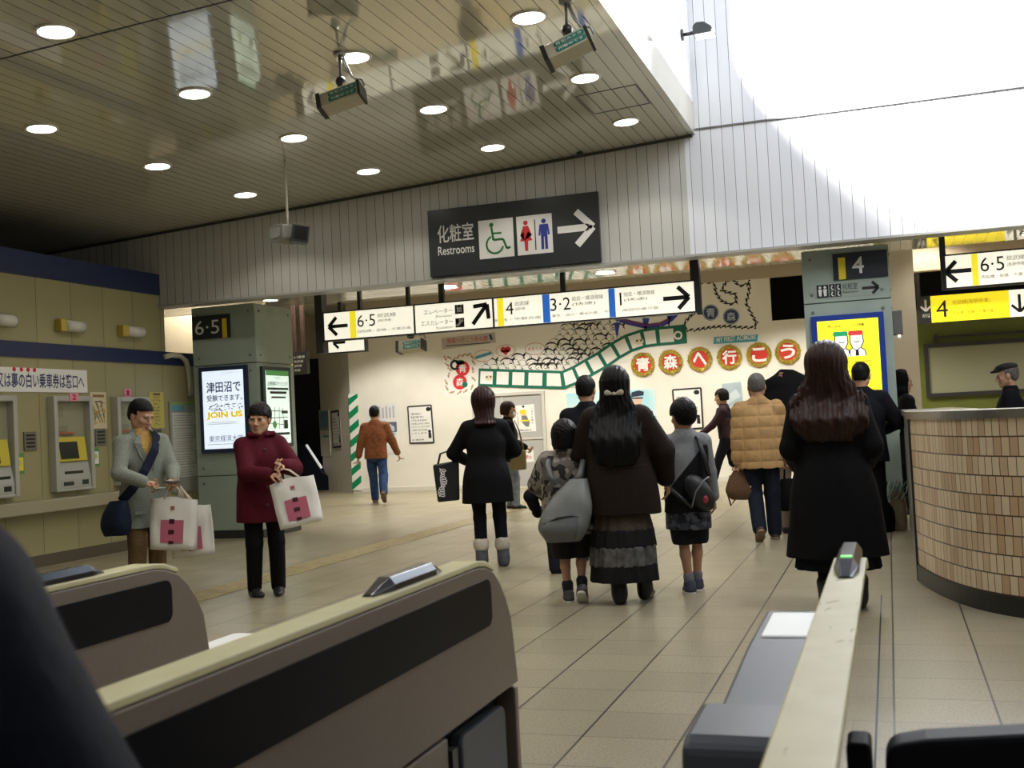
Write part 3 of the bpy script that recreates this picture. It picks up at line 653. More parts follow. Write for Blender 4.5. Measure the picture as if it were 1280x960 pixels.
# ------------------------------------------------------------------ the ticket wall
def ticket_wall():
    fr = FY(TX)
    YZ = lambda px, py: (at(px, py, x=TX)[1], at(px, py, x=TX)[2])
    def rc(px0, py0, px1, py1):
        a, d = YZ(px0, py0), YZ(px1, py1); return a[0], d[0], d[1], a[1]
    # banner
    y1 = YZ(108, 477)[0]; z1 = YZ(108, 463)[1]; z0 = YZ(108, 491)[1]
    t = thing('ticket_banner', 'white banner with navy Japanese lettering and red dots above the ticket machines', 'sign')
    q = MB(); q.rect(fr, 7.6, y1, z0, z1, .0, .012); q.build('board', M_WHITE, t)
    ye = YZ(104, 477)[0]; yb = YZ(-6, 470)[0]; zc0 = z0+(z1-z0)*.16; zc1 = z0+(z1-z0)*.80
    q = MB(); q.text('又は裏の白い乗車券は窓口へ', fr, yb, ye, zc0, zc1, .012, bold=.015)
    q.build('lettering', M_NAVYP, t)
    q = MB()
    for px in (16.6, 25.7, 34, 42): q.disc(fr, YZ(px, 466)[0], z0+(z1-z0)*.92, .024, .012, .015)
    q.build('emphasis_dot', M_RED, t)
    # the machines
    M_FR = mat('machine_frame', (.46, .46, .42), .35, metal=.2); M_IN = mat('machine_inside', (.30, .30, .20), .4)
    M_KEY = mat('machine_console', (.40, .41, .38), .4); M_SCR = mat('machine_screen', (.03, .035, .03), .15); M_YE = mat('machine_yellow', (.62, .52, .05), .4)
    def machine(ya, yb_, za, zb, label):
        t = thing('ticket_machine', label, 'ticket machine', (TX, (ya+yb_)/2, 0), 0, 'ticket machines in the ticket wall')
        W_ = (yb_-ya)/2; f = FY(0); D = .10
        q = MB(); w = .06
        q.rect(f, -W_, -W_+w, za, zb, 0, D); q.rect(f, W_-w, W_, za, zb, 0, D); q.rect(f, -W_+w, W_-w, zb-w, zb, 0, D); q.rect(f, -W_+w, W_-w, za, za+.03, 0, D)
        q.build('frame', M_FR, t, bevel=.008)
        i0, i1 = -W_+w, W_-w
        q = MB(); q.rect(f, i0, i1, za+.03, zb-w, 0, .012); q.build('back_panel', M_IN, t)
        zm = za+.03; h = zb-za
        side = frame((0, 0, 0), (1, 0, 0), (0, 0, 1), (0, 1, 0))
        q = MB(); q.prism([(.012, zm), (D-.01, zm), (D-.01, zm+.10*h), (.05, zm+.28*h), (.012, zm+.28*h)], side, i0+.005, i1-.005); q.build('coin_console', M_KEY, t, bevel=.006)
        q = MB(); q.rect(f, i0+.06, i0+.22, zm+.03*h, zm+.07*h, D-.01, D-.004, 0); q.rect(f, i1-.16, i1-.06, zm+.03*h, zm+.08*h, D-.01, D-.004, 0); q.rect(f, i0+.1, i0+.4, zm+.15*h, zm+.18*h, D-.03, D-.02, 0); q.build('slot', M_SCR, t)
        q = MB(); q.prism([(.012, zm+.28*h), (.075, zm+.285*h), (.04, zm+.54*h), (.012, zm+.54*h)], side, i0+.005, i1-.04); q.build('screen_panel', M_YE, t)
        q = MB(); q.prism([(.075, zm+.31*h), (.079, zm+.31*h), (.049, zm+.49*h), (.045, zm+.49*h)], side, i0+.05, i1-.18); q.build('screen', M_SCR, t)
        q = MB(); q.rect(f, i0+.03, i0+.2, zm+.60*h, zm+.66*h, .012, .05); q.rect(f, i0+.02, i0+.16, zm+.76*h, zm+.86*h, .012, .03); q.build('note_panel', mat('machine_panel', (.25, .24, .16), .5), t)
        q = MB(); q.rect(f, i0+.04, i1-.2, zm+.575*h, zm+.592*h, .012, .055); q.build('fare_light', mat('machine_lamp', (.5, .14, .08), .4), t)
        return t
    for a, lb in (((58.3, 498, 112, 621), 'ticket machine in the wall under pink number 2'), ((138, 496, 183, 606), 'ticket machine in the wall under pink number 1, behind man in grey jacket'), ((-40, 497, 16.6, 626), 'ticket machine at the photo edge, cut off by the frame')):
        y0, y1_, z0, z1 = rc(*a); machine(y0, y1_, .80, 1.875, lb)
    for s_, a in (('2', (77, 492, 88, 502)), ('1', (154.5, 486, 163, 496))):
        y0, y1_, z0, z1 = rc(*a)
        t = thing('number_label', ('small pink label with red number 2, above the fuller ticket machine', 'small pink label with red number 1, above the ticket machine nearest the pillar')[s_ == '1'], 'label')
        yo = .0
        q = MB(); o_ = .101 if s_ == '2' else 0; q.rect(fr, y0, y1_, z0, z1, o_, o_+.012); q.build('card', mat('label_pink', (.85, .30, .42), .5), t)
        q = MB(); w = y1_-y0; q.text(s_, fr, y0+w*.28, y1_-w*.28, z0+(z1-z0)*.15, z1-(z1-z0)*.15, o_+.012, bold=.03); q.build('lettering', mat('label_crimson', (.45, .0, .06), .5), t)
    # speaker grilles
    for i, a in enumerate(((28.7, 540, 45, 563), (118, 536, 132, 557), (192, 536, 202, 551))):
        y0, y1_, z0, z1 = rc(*a)
        lab = ['dark slotted grille between the cut-off ticket machine and machine 2', 'dark slotted grille between ticket machines 2 and 1', 'dark slotted grille below the yellow poster'][i]
        t = thing('speaker_grille', lab, 'grille', group='grilles in the ticket wall')
        q = MB(); q.rect(fr, y0, y1_, z0, z1, 0, .015); q.build('plate', mat('grille_grey', (.16, .155, .12), .5), t)
        q = MB()
        for k in range(4): zz = z0+(z1-z0)*(.16+.2*k); q.rect(fr, y0+.03, y1_-.03, zz, zz+(z1-z0)*.10, .015, .02)
        q.build('slats', M_DARK, t)
    for i, a in enumerate(((17.5, 567, 30, 592), (113, 560, 124, 583))):
        y0, y1_, z0, z1 = rc(*a); w, h = y1_-y0, z1-z0
        t = thing('green_notice', ['small green and yellow notice beside the cut-off ticket machine', 'small green and white notice between ticket machines 2 and 1'][i], 'notice', group='small green notices')
        q = MB(); q.rect(fr, y0, y1_, z0, z1, 0, .008, 0); q.rect(fr, y0+w*.1, y1_-w*.1, z0+h*.15, z1-h*.2, .008, .010, 1+i); q.disc(fr, y0+w*.5, z0+h*.55, w*.22, .010, .012, 3); q.build('card', [mat('notice_green', (.10, .30, .07), .5), M_YELP, M_WHITE, mat('notice_mid', (.55, .6, .15), .5)], t)
    y0, y1_, z0, z1 = rc(112, 490, 133.5, 536); w, h = y1_-y0, z1-z0
    t = thing('fare_map', 'cream fare map with thin route lines between the ticket machines', 'poster')
    q = MB(); q.rect(fr, y0, y1_, z0, z1, 0, .008); q.build('sheet', mat('map_paper', (.66, .60, .40), .5), t)
    q = MB(); q.rect(fr, y0+w*.15, y1_-w*.15, z1-h*.14, z1-h*.07, .008, .010, 0)
    random.seed(5)
    for k in range(9):
        a = [(y0+w*random.uniform(.1, .9), z0+h*random.uniform(.08, .78)) for _ in range(3)]; q.stroke(fr, a, .012, .008, .010, k % 3)
    q.build('route_lines', [mat('map_brown', (.25, .14, .04), .5), mat('map_orange', (.6, .35, .05), .5), mat('map_grey', (.35, .35, .3), .5)], t)
    for a, lb in (((109, 509, 115, 560), 'narrow yellow strip with vertical lettering at the edge of ticket machine 2'), ((185.5, 490, 205, 535), 'bright yellow poster with black vertical lettering behind man in grey jacket')):
        y0, y1_, z0, z1 = rc(*a); w, h = y1_-y0, z1-z0
        t = thing('yellow_poster', lb, 'poster'); q = MB(); q.rect(fr, y0, y1_, z0, z1, 0, .010); q.build('sheet', M_YELP if w > .3 else mat('strip_yellow', (.6, .5, .1), .5), t)
        q = MB()
        if w > .3:
            q.text('ご注意', fr, y0+w*.2, y1_-w*.2, z1-h*.14, z1-h*.06, .010, bold=.01)
            for k, s_ in enumerate(('きっぷの払い戻しは', 'この券売機では', '取り扱いません', '窓口へどうぞ')):
                for j, ch in enumerate(s_): u = y1_-w*(.18+.2*k); zz = z1-h*(.24+.08*j); q.text(ch, fr, u-w*.06, u+w*.05, zz-h*.055, zz, .010)
        else:
            for j, ch in enumerate('一万円札は使えません'): q.text(ch, fr, y0+w*.25, y1_-w*.25, z1-h*(.09+.09*j), z1-h*(.03+.09*j), .010)
        q.build('lettering', mat('ink_brown', (.12, .07, .02), .5), t)
    # information board with sheets
    y0, y1_, z0, z1 = rc(211, 502, 246, 612); y1_ = 12.98; y0 = min(y0, 12.42)
    w, h = y1_-y0, z1-z0
    t = thing('information_board', 'grey information board of white paper sheets beside the pillar marked 6·5', 'notice board')
    q = MB(); q.rect(fr, y0, y1_, z0, z1, 0, .03); q.build('board', mat('board_grey', (.36, .37, .33), .4, metal=.2), t, bevel=.005)
    q = MB(); q.rect(fr, y0+w*.02, y1_-w*.02, z1-h*.03, z1-h*.008, .03, .034, 0); q.rect(fr, y0+w*.06, y0+w*.55, z1-h*.11, z1-h*.04, .03, .034, 1); q.build('heading', [mat('heading_green', (.25, .42, .08), .5), mat('heading_blue', (.12, .33, .42), .5)], t)
    for r in range(5):
        q = MB(); zz = z1-h*(.26+.145*r); q.rect(fr, y0+w*.06, y1_-w*(.04+.05*(r % 2)), zz, zz+h*.135, .03, .034, 0)
        for k in range(4): q.rect(fr, y0+w*.12, y1_-w*(.15+.08*(k % 3)), zz+h*(.02+.027*k), zz+h*(.028+.027*k), .034, .036, 1)
        q.build('paper_sheet', [mat('sheet_white', (.62, .62, .55), .6), M_GREY], t)
    # bent white pipe
    q = MB(); P = [at(px, py, x=TX+.05) for px, py in ((206, 446), (214, 444), (225, 445), (232, 451), (235, 460), (237, 475), (238, 492))]
    o = tag(q.tube([tuple(p) for p in P], .035, 10).build('conduit_pipe', mat('pipe_cream', (.55, .52, .40), .4), None, True), 'bent cream conduit pipe between ticket wall and pillar 6·5', 'pipe')
    q = MB(); q.cyl(tuple(P[-1]), tuple(P[-1]-np.array([0, 0, .03])), .045); o2 = q.build('end_cap', M_GREY, o, True)
    # three wall lamps
    for i, (a, b_) in enumerate((((-18, 403), (12, 402)), ((68, 409), (98, 409.5)), ((146, 415), (173, 416)))):
        ya, yb_ = YZ(*a)[0], YZ(*b_)[0]; zc = YZ(*b_)[1]
        t = thing('wall_lamp', ['white tube wall lamp cut off by the photo edge, above the banner', 'white tube wall lamp with yellow end, above ticket machine 2', 'white tube wall lamp with yellow end, nearest the pillar'][i], 'wall lamp', (TX, ya, zc), 0, 'tube lamps on the ticket wall')
        L = yb_-ya
        q = MB(); q.box((0, 0, -.07), (.10, L*.26, .07)); q.build('end_box', mat('lamp_end_yellow', (.50, .38, .06), .5), t, bevel=.012)
        q = MB(); q.cyl((.06, L*.26, 0), (.06, L*.96, 0), .065, n=18); q.build('tube', mat('lamp_tube_white', (.66, .64, .56), .35), t, True)
        q = MB(); q.cyl((.06, L*.96, 0), (.06, L, 0), .068, n=18); q.build('end_cap', M_GREY, t, True)
        q = MB(); q.box((0, L*.3, -.05), (.03, L*.9, .05)); q.build('bracket', M_GREY, t)
    # ledge
    z1 = YZ(100, 619)[1]; z0 = YZ(100, 637)[1]
    o = MB().box((TX, 2.0, .60), (TX+.20, 12.0, .74)).build('shelf_ledge', mat('ledge_steel', (.40, .37, .27), .35, metal=.4), None, bevel=.012)
    tag(o, 'long pale metal ledge under the ticket machines', 'ledge')
ticket_wall()

# ------------------------------------------------------------------ mural and posters on the far hoarding
def mural():
    fr = FX(FY0); Q = lambda px, py: (at(px, py, y=FY0)[0], at(px, py, y=FY0)[2])
    c7 = lambda a, b_: Q(540+a/3.048, 330+b_/3.048)
    t = thing('travel_mural', 'wide white wall mural with shoals of black fish and blue ribbon', 'mural')
    q = MB(); q.prism([c7(40, 300), c7(240, 240), c7(480, 190), c7(880, 60), c7(1235, 45), c7(1250, 315), c7(1000, 300), c7(700, 380), c7(560, 470), c7(180, 470), c7(175, 500), c7(45, 500)], fr, 0, .008); q.build('sheet', mat('mural_white', (.86, .84, .80), .5), t)
    n = .008
    top = [(185, 398), (250, 372), (330, 352), (420, 332), (450, 310), (470, 280), (510, 245), (530, 215), (600, 190), (660, 190), (690, 200)]
    bot = [(185, 415), (430, 425), (500, 420), (560, 402), (620, 370), (690, 325)]
    ip = lambda T, x: float(np.interp(x, [p[0] for p in T], [p[1] for p in T]))
    random.seed(11); q = MB(); S = .0112*1.05
    for row in range(12):
        for x in range(190, 690, 31):
            xx = x+(15 if row % 2 else 0); y = 418-row*19
            if y > ip(bot, xx)-8 or y < ip(top, xx)-4: continue
            xx += random.uniform(-4, 4); y += random.uniform(-3, 3); big = random.random() < .30
            k = .50 if not big else .68
            cx, cz = c7(xx, y); s_ = .34*k
            arc = [(cx+s_*.62*math.cos(a), cz+s_*.55*math.sin(a)) for a in np.linspace(math.radians(15), math.radians(165), 9)]
            low = [(cx+s_*.60*math.cos(a), cz+s_*(.55-(.15 if big else .045))*math.sin(a)) for a in np.linspace(math.radians(165), math.radians(15), 9)]
            q.prism(arc+low, fr, n, n+.002)
            q.prism([(cx+s_*.5, cz+s_*.1), (cx+s_*.72, cz-s_*.12), (cx+s_*.62, cz+s_*.2)], fr, n, n+.002)
            if big: q.prism([(cx+s_*.45, cz+s_*.30), (cx+s_*.85, cz+s_*.62), (cx+s_*.72, cz+s_*.28), (cx+s_*.6, cz+s_*.16)], fr, n, n+.002)
            q.disc(fr, cx-s_*.3, cz+s_*.12, s_*.05, n, n+.002, 0, 8)
            q.stroke(fr, [(cx-s_*.55, cz+s_*.05), (cx-s_*.2, cz-s_*.05)], .012, n, n+.002)
    q.build('fish_print', M_BLACK, t)
    q = MB(); arcp = [(690, 195), (715, 212), (760, 225), (820, 238), (870, 232), (905, 215), (935, 185)]
    q.stroke(fr, [c7(*p) for p in arcp], .10, n, n+.003, 0)
    for tip, w in (((705, 286), 12), ((815, 268), 14), ((903, 248), 10)): q.prism([c7(tip[0]-w, tip[1]-62), c7(tip[0]+w, tip[1]-62), c7(*tip)], fr, n, n+.003, 0)
    q.stroke(fr, [c7(x, y-4) for x, y in arcp[1:-1]], .03, n+.003, n+.005, 1); q.build('ribbon', [mat('ribbon_blue', (.03, .05, .38), .5), mat('ribbon_maroon', (.22, .03, .12), .5)], t)
    for i, (px, py) in enumerate(((197, 350), (281, 330), (392, 323))):
        u, v = c7(px, py); q = MB(); q.disc(fr, u, v, .215, n, n+.002, 1, 24, .125); q.disc(fr, u, v, .20, n+.002, n+.003, 0, 24, .11)
        if i == 1: q.disc(fr, u-.05, v+.02, .06, n+.003, n+.006, 2, 14); q.disc(fr, u+.05, v+.02, .06, n+.003, n+.006, 2, 14); q.prism([(u-.1, v+.01), (u+.1, v+.01), (u, v-.10)], fr, n+.003, n+.006, 2)
        elif i == 0: q.prism([(u-.18, v-.06), (u+.18, v+.02), (u+.18, v+.08), (u-.18, v)], fr, n+.003, n+.006, 3)
        else: q.text('大まぐろ', fr, u-.15, u+.15, v-.04, v+.04, n+.003, 2)
        q.build('speech_bubble', [M_WHITE, mat('bubble_edge', (.7, .35, .25), .5), M_RED, mat('bubble_blue', (.08, .3, .45), .5)], t)
    out = [(1020, 75), (1045, 70), (1075, 75), (1080, 110), (1100, 140), (1130, 155), (1160, 150), (1160, 115), (1120, 105), (1105, 98), (1125, 65), (1145, 60), (1170, 85), (1200, 80), (1210, 70), (1205, 110), (1195, 150), (1215, 190), (1235, 225), (1228, 240), (1180, 240), (1120, 235), (1060, 240), (1000, 250), (970, 250), (960, 230), (985, 200), (1010, 180), (1015, 140), (1020, 75)]
    q = MB()
    def chain(pts, step, L, w, m):
        d = 0
        for (a, b_), (c, e) in zip(pts[:-1], pts[1:]):
            (x0, z0), (x1, z1) = c7(a, b_), c7(c, e); D = math.hypot(x1-x0, z1-z0); k = max(1, int(round(D/step)))
            for i in range(k):
                f = (i+.5)/k; x, z = x0+(x1-x0)*f, z0+(z1-z0)*f; an = math.atan2(z1-z0, x1-x0)+.35; c_, s_ = math.cos(an), math.sin(an)
                q.prism([(x+L*a_*c_-w*b2*s_, z+L*a_*s_+w*b2*c_) for a_, b2 in ((-.5, 0), (-.1, .5), (.3, .3), (.5, .55), (.5, -.4), (.3, 0), (-.1, -.3))], fr, n, n+.002, m)
    chain(out, .105, .15, .055, 0); q.build('fish_outline', M_BLACK, t)
    q = MB()
    for s_, px, py in (('青', 1062, 185), ('森', 1140, 200)):
        u, v = c7(px, py); q.disc(fr, u, v, .155, n, n+.004, 0); q.ring(fr, u, v, .135, .147, n+.004, n+.006, 1, 28); q.text(s_, fr, u-.085, u+.085, v-.085, v+.085, n+.004, 1, .01)
    q.build('medallion', [mat('medallion_navy', (.03, .05, .14), .5), mat('medallion_pale', (.5, .58, .7), .5)], t)
    q = MB(); q.prism([c7(1075, 278), c7(1243, 268), c7(1240, 295), c7(1072, 305)], fr, n, n+.003, 0)
    a, b_ = c7(1085, 296), c7(1232, 280); q.text('MY FIRST AOMORI', frame((a[0], FY0, a[1]), ((b_[0]-a[0])/1.0, 0, (b_[1]-a[1])*.6), (0, 0, 1), (0, -1, 0)), 0, 1, -.02, .08, n+.003, 1, .01)
    q.build('caption', [mat('caption_blue', (.06, .36, .48), .5), M_WHITE], t)
    # left end: outline of red and brown marks
    q = MB(); lo = [(55, 345), (75, 370), (110, 350), (150, 345), (160, 385), (150, 420), (165, 455), (140, 480), (95, 490), (60, 485), (55, 440), (75, 410), (55, 375), (50, 345)]
    chain(lo, .14, .13, .06, 0)
    for px, py, s_, m in ((117, 398, '青', 1), (107, 450, '森', 1)):
        u, v = c7(px, py); q.disc(fr, u, v, .155, n, n+.003, m); q.text(s_, fr, u-.085, u+.085, v-.085, v+.085, n+.003, 2, .01)
    u, v = c7(88, 385); q.ring(fr, u, v, .06, .11, n, n+.003, 3); u, v = c7(108, 375); q.disc(fr, u, v, .1, n, n+.003, 4, 20, .05); u, v = c7(118, 424); q.text('へ行', fr, u-.08, u+.08, v-.06, v+.06, n, 3)
    u, v = c7(126, 459); q.disc(fr, u, v, .06, n+.003, n+.006, 4)
    q.build('crest_print', [mat('crest_brown', (.45, .28, .16), .5), M_RED, M_WHITE, M_BLACK, M_GREENP], t)
    # green railway banner
    pts = [(178, 432), (240, 434), (300, 436), (360, 438), (430, 440), (500, 442), (550, 422), (600, 393), (650, 365), (700, 330), (750, 302), (805, 284), (860, 276), (930, 270), (970, 266)]
    t2 = thing('railway_banner', 'green railway track banner with white windows winding along the mural', 'banner')
    q = MB(); P = [c7(*p) for p in pts]; w = .185
    def offs(k):
        out_ = []
        for i, p in enumerate(P):
            a = P[max(0, i-1)]; b2 = P[min(len(P)-1, i+1)]; d = math.hypot(b2[0]-a[0], b2[1]-a[1]); out_.append((p[0]-(b2[1]-a[1])/d*k, p[1]+(b2[0]-a[0])/d*k))
        return out_
    A, B_ = offs(w), offs(-w)
    V = [fr(x, z, n_) for n_ in (.010, .018) for row in (A, B_) for x, z in row]; K = len(P); F = []
    for i in range(K-1): F += [(i, i+1, K+i+1, K+i), (2*K+i, 3*K+i, 3*K+i+1, 2*K+i+1), (i, 2*K+i, 2*K+i+1, i+1), (K+i, K+i+1, 3*K+i+1, 3*K+i)]
    q.add(V, F+[(0, K, 3*K, 2*K), (K-1, 3*K-1, 4*K-1, 2*K-1)])
    q.build('strip', mat('rail_green', (.0, .14, .085), .5), t2)
    q = MB(); A, B_ = offs(w*.70), offs(-w*.70)
    for i in range(len(P)-2):
        l = lambda a, b2, f: (a[0]+(b2[0]-a[0])*f, a[1]+(b2[1]-a[1])*f)
        q.prism([l(B_[i], B_[i+1], .12), l(B_[i], B_[i+1], .88), l(A[i], A[i+1], .88), l(A[i], A[i+1], .12)], fr, .018, .021)
    q.ring(fr, *c7(938, 272), .05, .085, .018, .021); q.rect(fr, c7(938, 272)[0]-.012, c7(938, 272)[0]+.012, c7(938, 285)[1], c7(938, 279)[1], .018, .021); q.build('windows', M_WHITE, t2)
    for px, py in ((218, 434), (790, 296)):
        q = MB(); u, v = c7(px, py); q.disc(fr, u, v, .09, .021, .024, 0, 16, .06); q.disc(fr, u-.04, v+.02, .02, .024, .026, 1, 8); q.disc(fr, u+.04, v+.02, .02, .024, .026, 1, 8)
        q.build('train_mark', [mat('train_cream', (.75, .66, .5), .5), M_BLACK], t2)
    # six tinsel roundels
    for ch, px, py, nm in zip('青森へ行こう', (804, 838.5, 875, 912, 949, 985), (455.5, 452.5, 449, 446.5, 443.5, 439.5), ('first', 'second', 'third', 'fourth', 'fifth', 'sixth')):
        u, v = Q(px, py)
        t = thing('tinsel_roundel', 'red disc with white character %s in gold tinsel ring, %s of six' % (ch, nm), 'wall decoration', (u, FY0, v), 0, 'red roundels spelling out the slogan')
        f0 = frame((0, 0, 0), (1, 0, 0), (0, 0, 1), (0, -1, 0))
        q = MB(); q.disc(f0, 0, 0, .165, 0, .03); q.build('disc', mat('roundel_red', (.60, .035, .02), .45), t)
        q = MB(); q.text(ch, f0, -.135, .135, -.135, .135, .03, 0, .03, .006); q.build('lettering', M_WHITE, t)
        q = MB(); random.seed(hash(px) % 97)
        for k in range(230):
            a = random.uniform(0, 2*math.pi); r = random.uniform(.165, .235); L = random.uniform(.025, .045); b2 = a+random.uniform(-1.4, 1.4)
            x, z = r*math.cos(a), r*math.sin(a); y = -random.uniform(.005, .06)
            q.add([(x-.006*math.sin(b2), y, z+.006*math.cos(b2)), (x+.006*math.sin(b2), y-.006, z-.006*math.cos(b2)), (x+L*math.cos(b2), y-random.uniform(-.01, .02), z+L*math.sin(b2))], [(0, 1, 2)], k % 5 // 2)
        q.ring(f0, 0, 0, .165, .232, 0, .035, 1, 36)
        q.build('tinsel', [mat('tinsel_gold', (.85, .62, .10), .35, metal=.3), mat('tinsel_olive', (.36, .28, .03), .4, metal=.2), mat('tinsel_red', (.5, .06, .03), .35, metal=.4)], t)
    # wide red lettered poster at the upper left
    def sheet(name, label, px, cat='poster', mt=M_WHITE, edge=None, ew=.03, f=fr, QQ=Q, d=.012):
        P = [QQ(*p) for p in px]; t = thing(name, label, cat)
        q = MB(); q.prism(P, f, 0, d); q.build('sheet', mt, t)
        if edge:
            q = MB(); q.stroke(f, P+[P[0]], ew, d, d+.003); q.build('border', edge, t)
        u0, u1 = min(p[0] for p in P), max(p[0] for p in P); v0, v1 = min(p[1] for p in P), max(p[1] for p in P)
        return t, (lambda a: u0+(u1-u0)*a), (lambda a: v0+(v1-v0)*a), d
    t, U, V, d = sheet('campaign_poster', 'wide grey poster with red lettering under the long platform sign', [(552, 423), (619, 415), (620, 428), (553, 437)], mt=mat('poster_grey', (.52, .48, .44), .5))
    q = MB(); q.text('青森へ行こう冬の旅', fr, U(.10), U(.86), V(.40), V(.80), d, 0, .02); q.rect(fr, U(.08), U(.9), V(.22), V(.28), d, d+.002, 1); q.stroke(fr, [(U(.9), V(.85)), (U(.93), V(.45))], .05, d, d+.002, 2); q.build('lettering', [mat('poster_red', (.55, .12, .12), .5), M_BLACK, M_NAVYP], t)
    # black framed notices
    NOT = ['おわび', '工事中のため', 'ご迷惑をおかけします', 'ご理解とご協力を', 'お願いいたします', '千葉支社']
    def notice(t, U, V, d, f=fr):
        q = MB()
        q.disc(f, U(.84), V(.90), .055, d, d+.003, 0, 16, .045)
        for k, s_ in enumerate(('工事のお知らせ', '改良工事に伴い', 'ご不便をおかけ')): q.text(s_, f, U(.10), U(.52+.12*(k % 3)), V(.76-.09*k), V(.82-.09*k), d, 0, .01)
        for k, s_ in enumerate(('お客様には大変ご迷惑を', 'おかけいたしますが何卒', 'ご理解ご協力をお願い', 'いたします')): q.text(s_, f, U(.12), U(.86-.12*(k == 3)-.06*(k == 2)), V(.50-.085*k), V(.545-.085*k), d)
        q.disc(f, U(.85), V(.30), .035, d, d+.003, 0, 12); q.prism([(U(.80), V(.12)), (U(.92), V(.12)), (U(.91), V(.26)), (U(.80), V(.26))], f, d, d+.003, 0)
        q.text('JR 東日本', f, U(.12), U(.62), V(.06), V(.11), d, 0, .01); q.build('lettering', M_BLACK, t)
    t, U, V, d = sheet('construction_notice', 'black bordered white notice on hoarding between man in brown jacket and grey door', [(510, 508.5), (539, 506.5), (542.5, 553), (513, 554)], edge=M_BLACK); notice(t, U, V, d)
    t, U, V, d = sheet('construction_notice', 'black bordered white notice on hoarding beside boy in grey top', [(841, 487.5), (876, 485), (879, 535), (845, 537)], edge=M_BLACK); notice(t, U, V, d)
    t, U, V, d = sheet('airliner_poster', 'white poster with pale blue train nose behind the man in brown jacket', [(456, 506), (496, 503), (499, 566), (460, 568)], mt=mat('poster_pale', (.80, .80, .80), .5))
    q = MB(); q.prism([(U(.08), V(.52)), (U(.3), V(.70)), (U(.6), V(.66)), (U(.9), V(.52)), (U(.9), V(.44)), (U(.5), V(.42)), (U(.1), V(.46))], fr, d, d+.002, 0); q.rect(fr, U(.55), U(.97), V(.42), V(.62), d-.001, d+.001, 3)
    for k in range(5): q.rect(fr, U(.42+.11*k), U(.48+.11*k), V(.70), V(.94-.03*(k % 2)), d, d+.002, 1)
    q.rect(fr, U(.5), U(.92), V(.36), V(.41), d, d+.002, 2); q.build('picture', [mat('print_ice_blue', (.55, .66, .82), .5), mat('print_grey', (.5, .5, .55), .5), mat('print_cyan', (.25, .6, .75), .5), mat('print_slate', (.12, .14, .18), .5)], t)
    # sky blue recruitment poster with conductor
    M_SKY = mat('poster_sky', (.42, .74, .84), .5, noise=.25, nscale=2, col2=(.66, .84, .88))
    t, U, V, d = sheet('conductor_poster', 'sky blue poster of a station attendant in cap, behind woman with hair bow', [(708, 492), (819, 486), (821, 524), (710, 530)], mt=M_SKY)
    q = MB(); k = .84
    q.disc(fr, U(k-.04), V(.60), .085, d, d+.002, 0, 20, .11); q.prism([(U(k-.11), V(.76)), (U(k+.03), V(.80)), (U(k+.035), V(.92)), (U(k-.02), V(.97)), (U(k-.10), V(.92))], fr, d+.002, d+.004, 1); q.rect(fr, U(k-.115), U(k+.02), V(.70), V(.745), d+.002, d+.005, 1)
    q.prism([(U(k-.14), V(.12)), (U(k+.13), V(.12)), (U(k+.12), V(.28)), (U(k+.02), V(.44)), (U(k-.08), V(.44)), (U(k-.14), V(.34))], fr, d+.002, d+.004, 1); q.rect(fr, U(k-.06), U(k+.15), V(.05), V(.12), d, d+.003, 2); q.prism([(U(k-.06), V(.44)), (U(k-.0), V(.44)), (U(k-.03), V(.26))], fr, d+.004, d+.006, 3); q.build('portrait', [mat('print_skin', (.74, .52, .40), .5), mat('print_uniform', (.02, .035, .07), .5), mat('print_teal', (.08, .42, .42), .5), M_WHITE], t)
    t, U, V, d = sheet('blue_poster', 'small blue grey poster on hoarding behind the man in tan quilted jacket', [(902, 480), (926, 477), (929, 506), (905, 509)], mt=mat('poster_blue_grey', (.35, .46, .52), .5, noise=.4, nscale=3, col2=(.5, .58, .62)))
    q = MB(); q.prism([(U(.2), V(.1)), (U(.9), V(.4)), (U(.7), V(.7)), (U(.3), V(.5))], fr, d, d+.002, 0); q.build('picture', mat('print_pale', (.6, .68, .72), .5), t)
    # the grey double door with posters
    P = [Q(594, 497), Q(677, 488), Q(683, 597), Q(601, 604)]; u0 = P[0][0]; u1 = P[1][0]; v1 = P[0][1]
    M_DOOR = mat('site_door_grey', (.46, .45, .44), .45)
    um = Q(630, 540)[0]
    d0 = MB(); d0.rect(fr, u0, um-.01, .05, v1, 0, .03); d0 = struct(d0.build('door_1', M_DOOR))
    d1 = MB(); d1.rect(fr, um+.01, u1, .05, v1, 0, .03); d1 = struct(d1.build('door_2', M_DOOR))
    fq = MB(); w = .06
    fq.rect(fr, u0-w, u0, .0, v1+w, 0, .06); fq.rect(fr, u1, u1+w, 0, v1+w, 0, .06); fq.rect(fr, u0, u1, v1, v1+w, 0, .06); fq.rect(fr, um-.01, um+.01, .05, v1, 0, .045)
    zz = Q(660, 548)[1]; fq.rect(fr, um+.02, u1-.01, zz-.02, zz+.02, .03, .045); struct(fq.build('trim_10', mat('site_door_frame', (.60, .58, .55), .45)))
    hq = MB(); hq.box((um+.06, FY0-.09, .95), (um+.10, FY0-.03, 1.15)); hq.build('door_handle', M_STEEL, d1)
    t, U, V, d = sheet('safety_poster', 'white poster of a bowing cartoon worker in cap on the grey door', [(640, 507.5), (668, 505), (671, 539), (643, 541)], d=.035)
    q = MB(); q.disc(fr, U(.5), V(.68), .06, d, d+.002, 0); q.disc(fr, U(.48), V(.74), .075, d+.002, d+.004, 1, 18, .045); q.prism([(U(.40), V(.60)), (U(.62), V(.60)), (U(.74), V(.35)), (U(.70), V(.20)), (U(.58), V(.20)), (U(.42), V(.36))], fr, d, d+.003, 2); q.stroke(fr, [(U(.35), V(.42)), (U(.75), V(.42))], .03, d+.003, d+.005, 1)
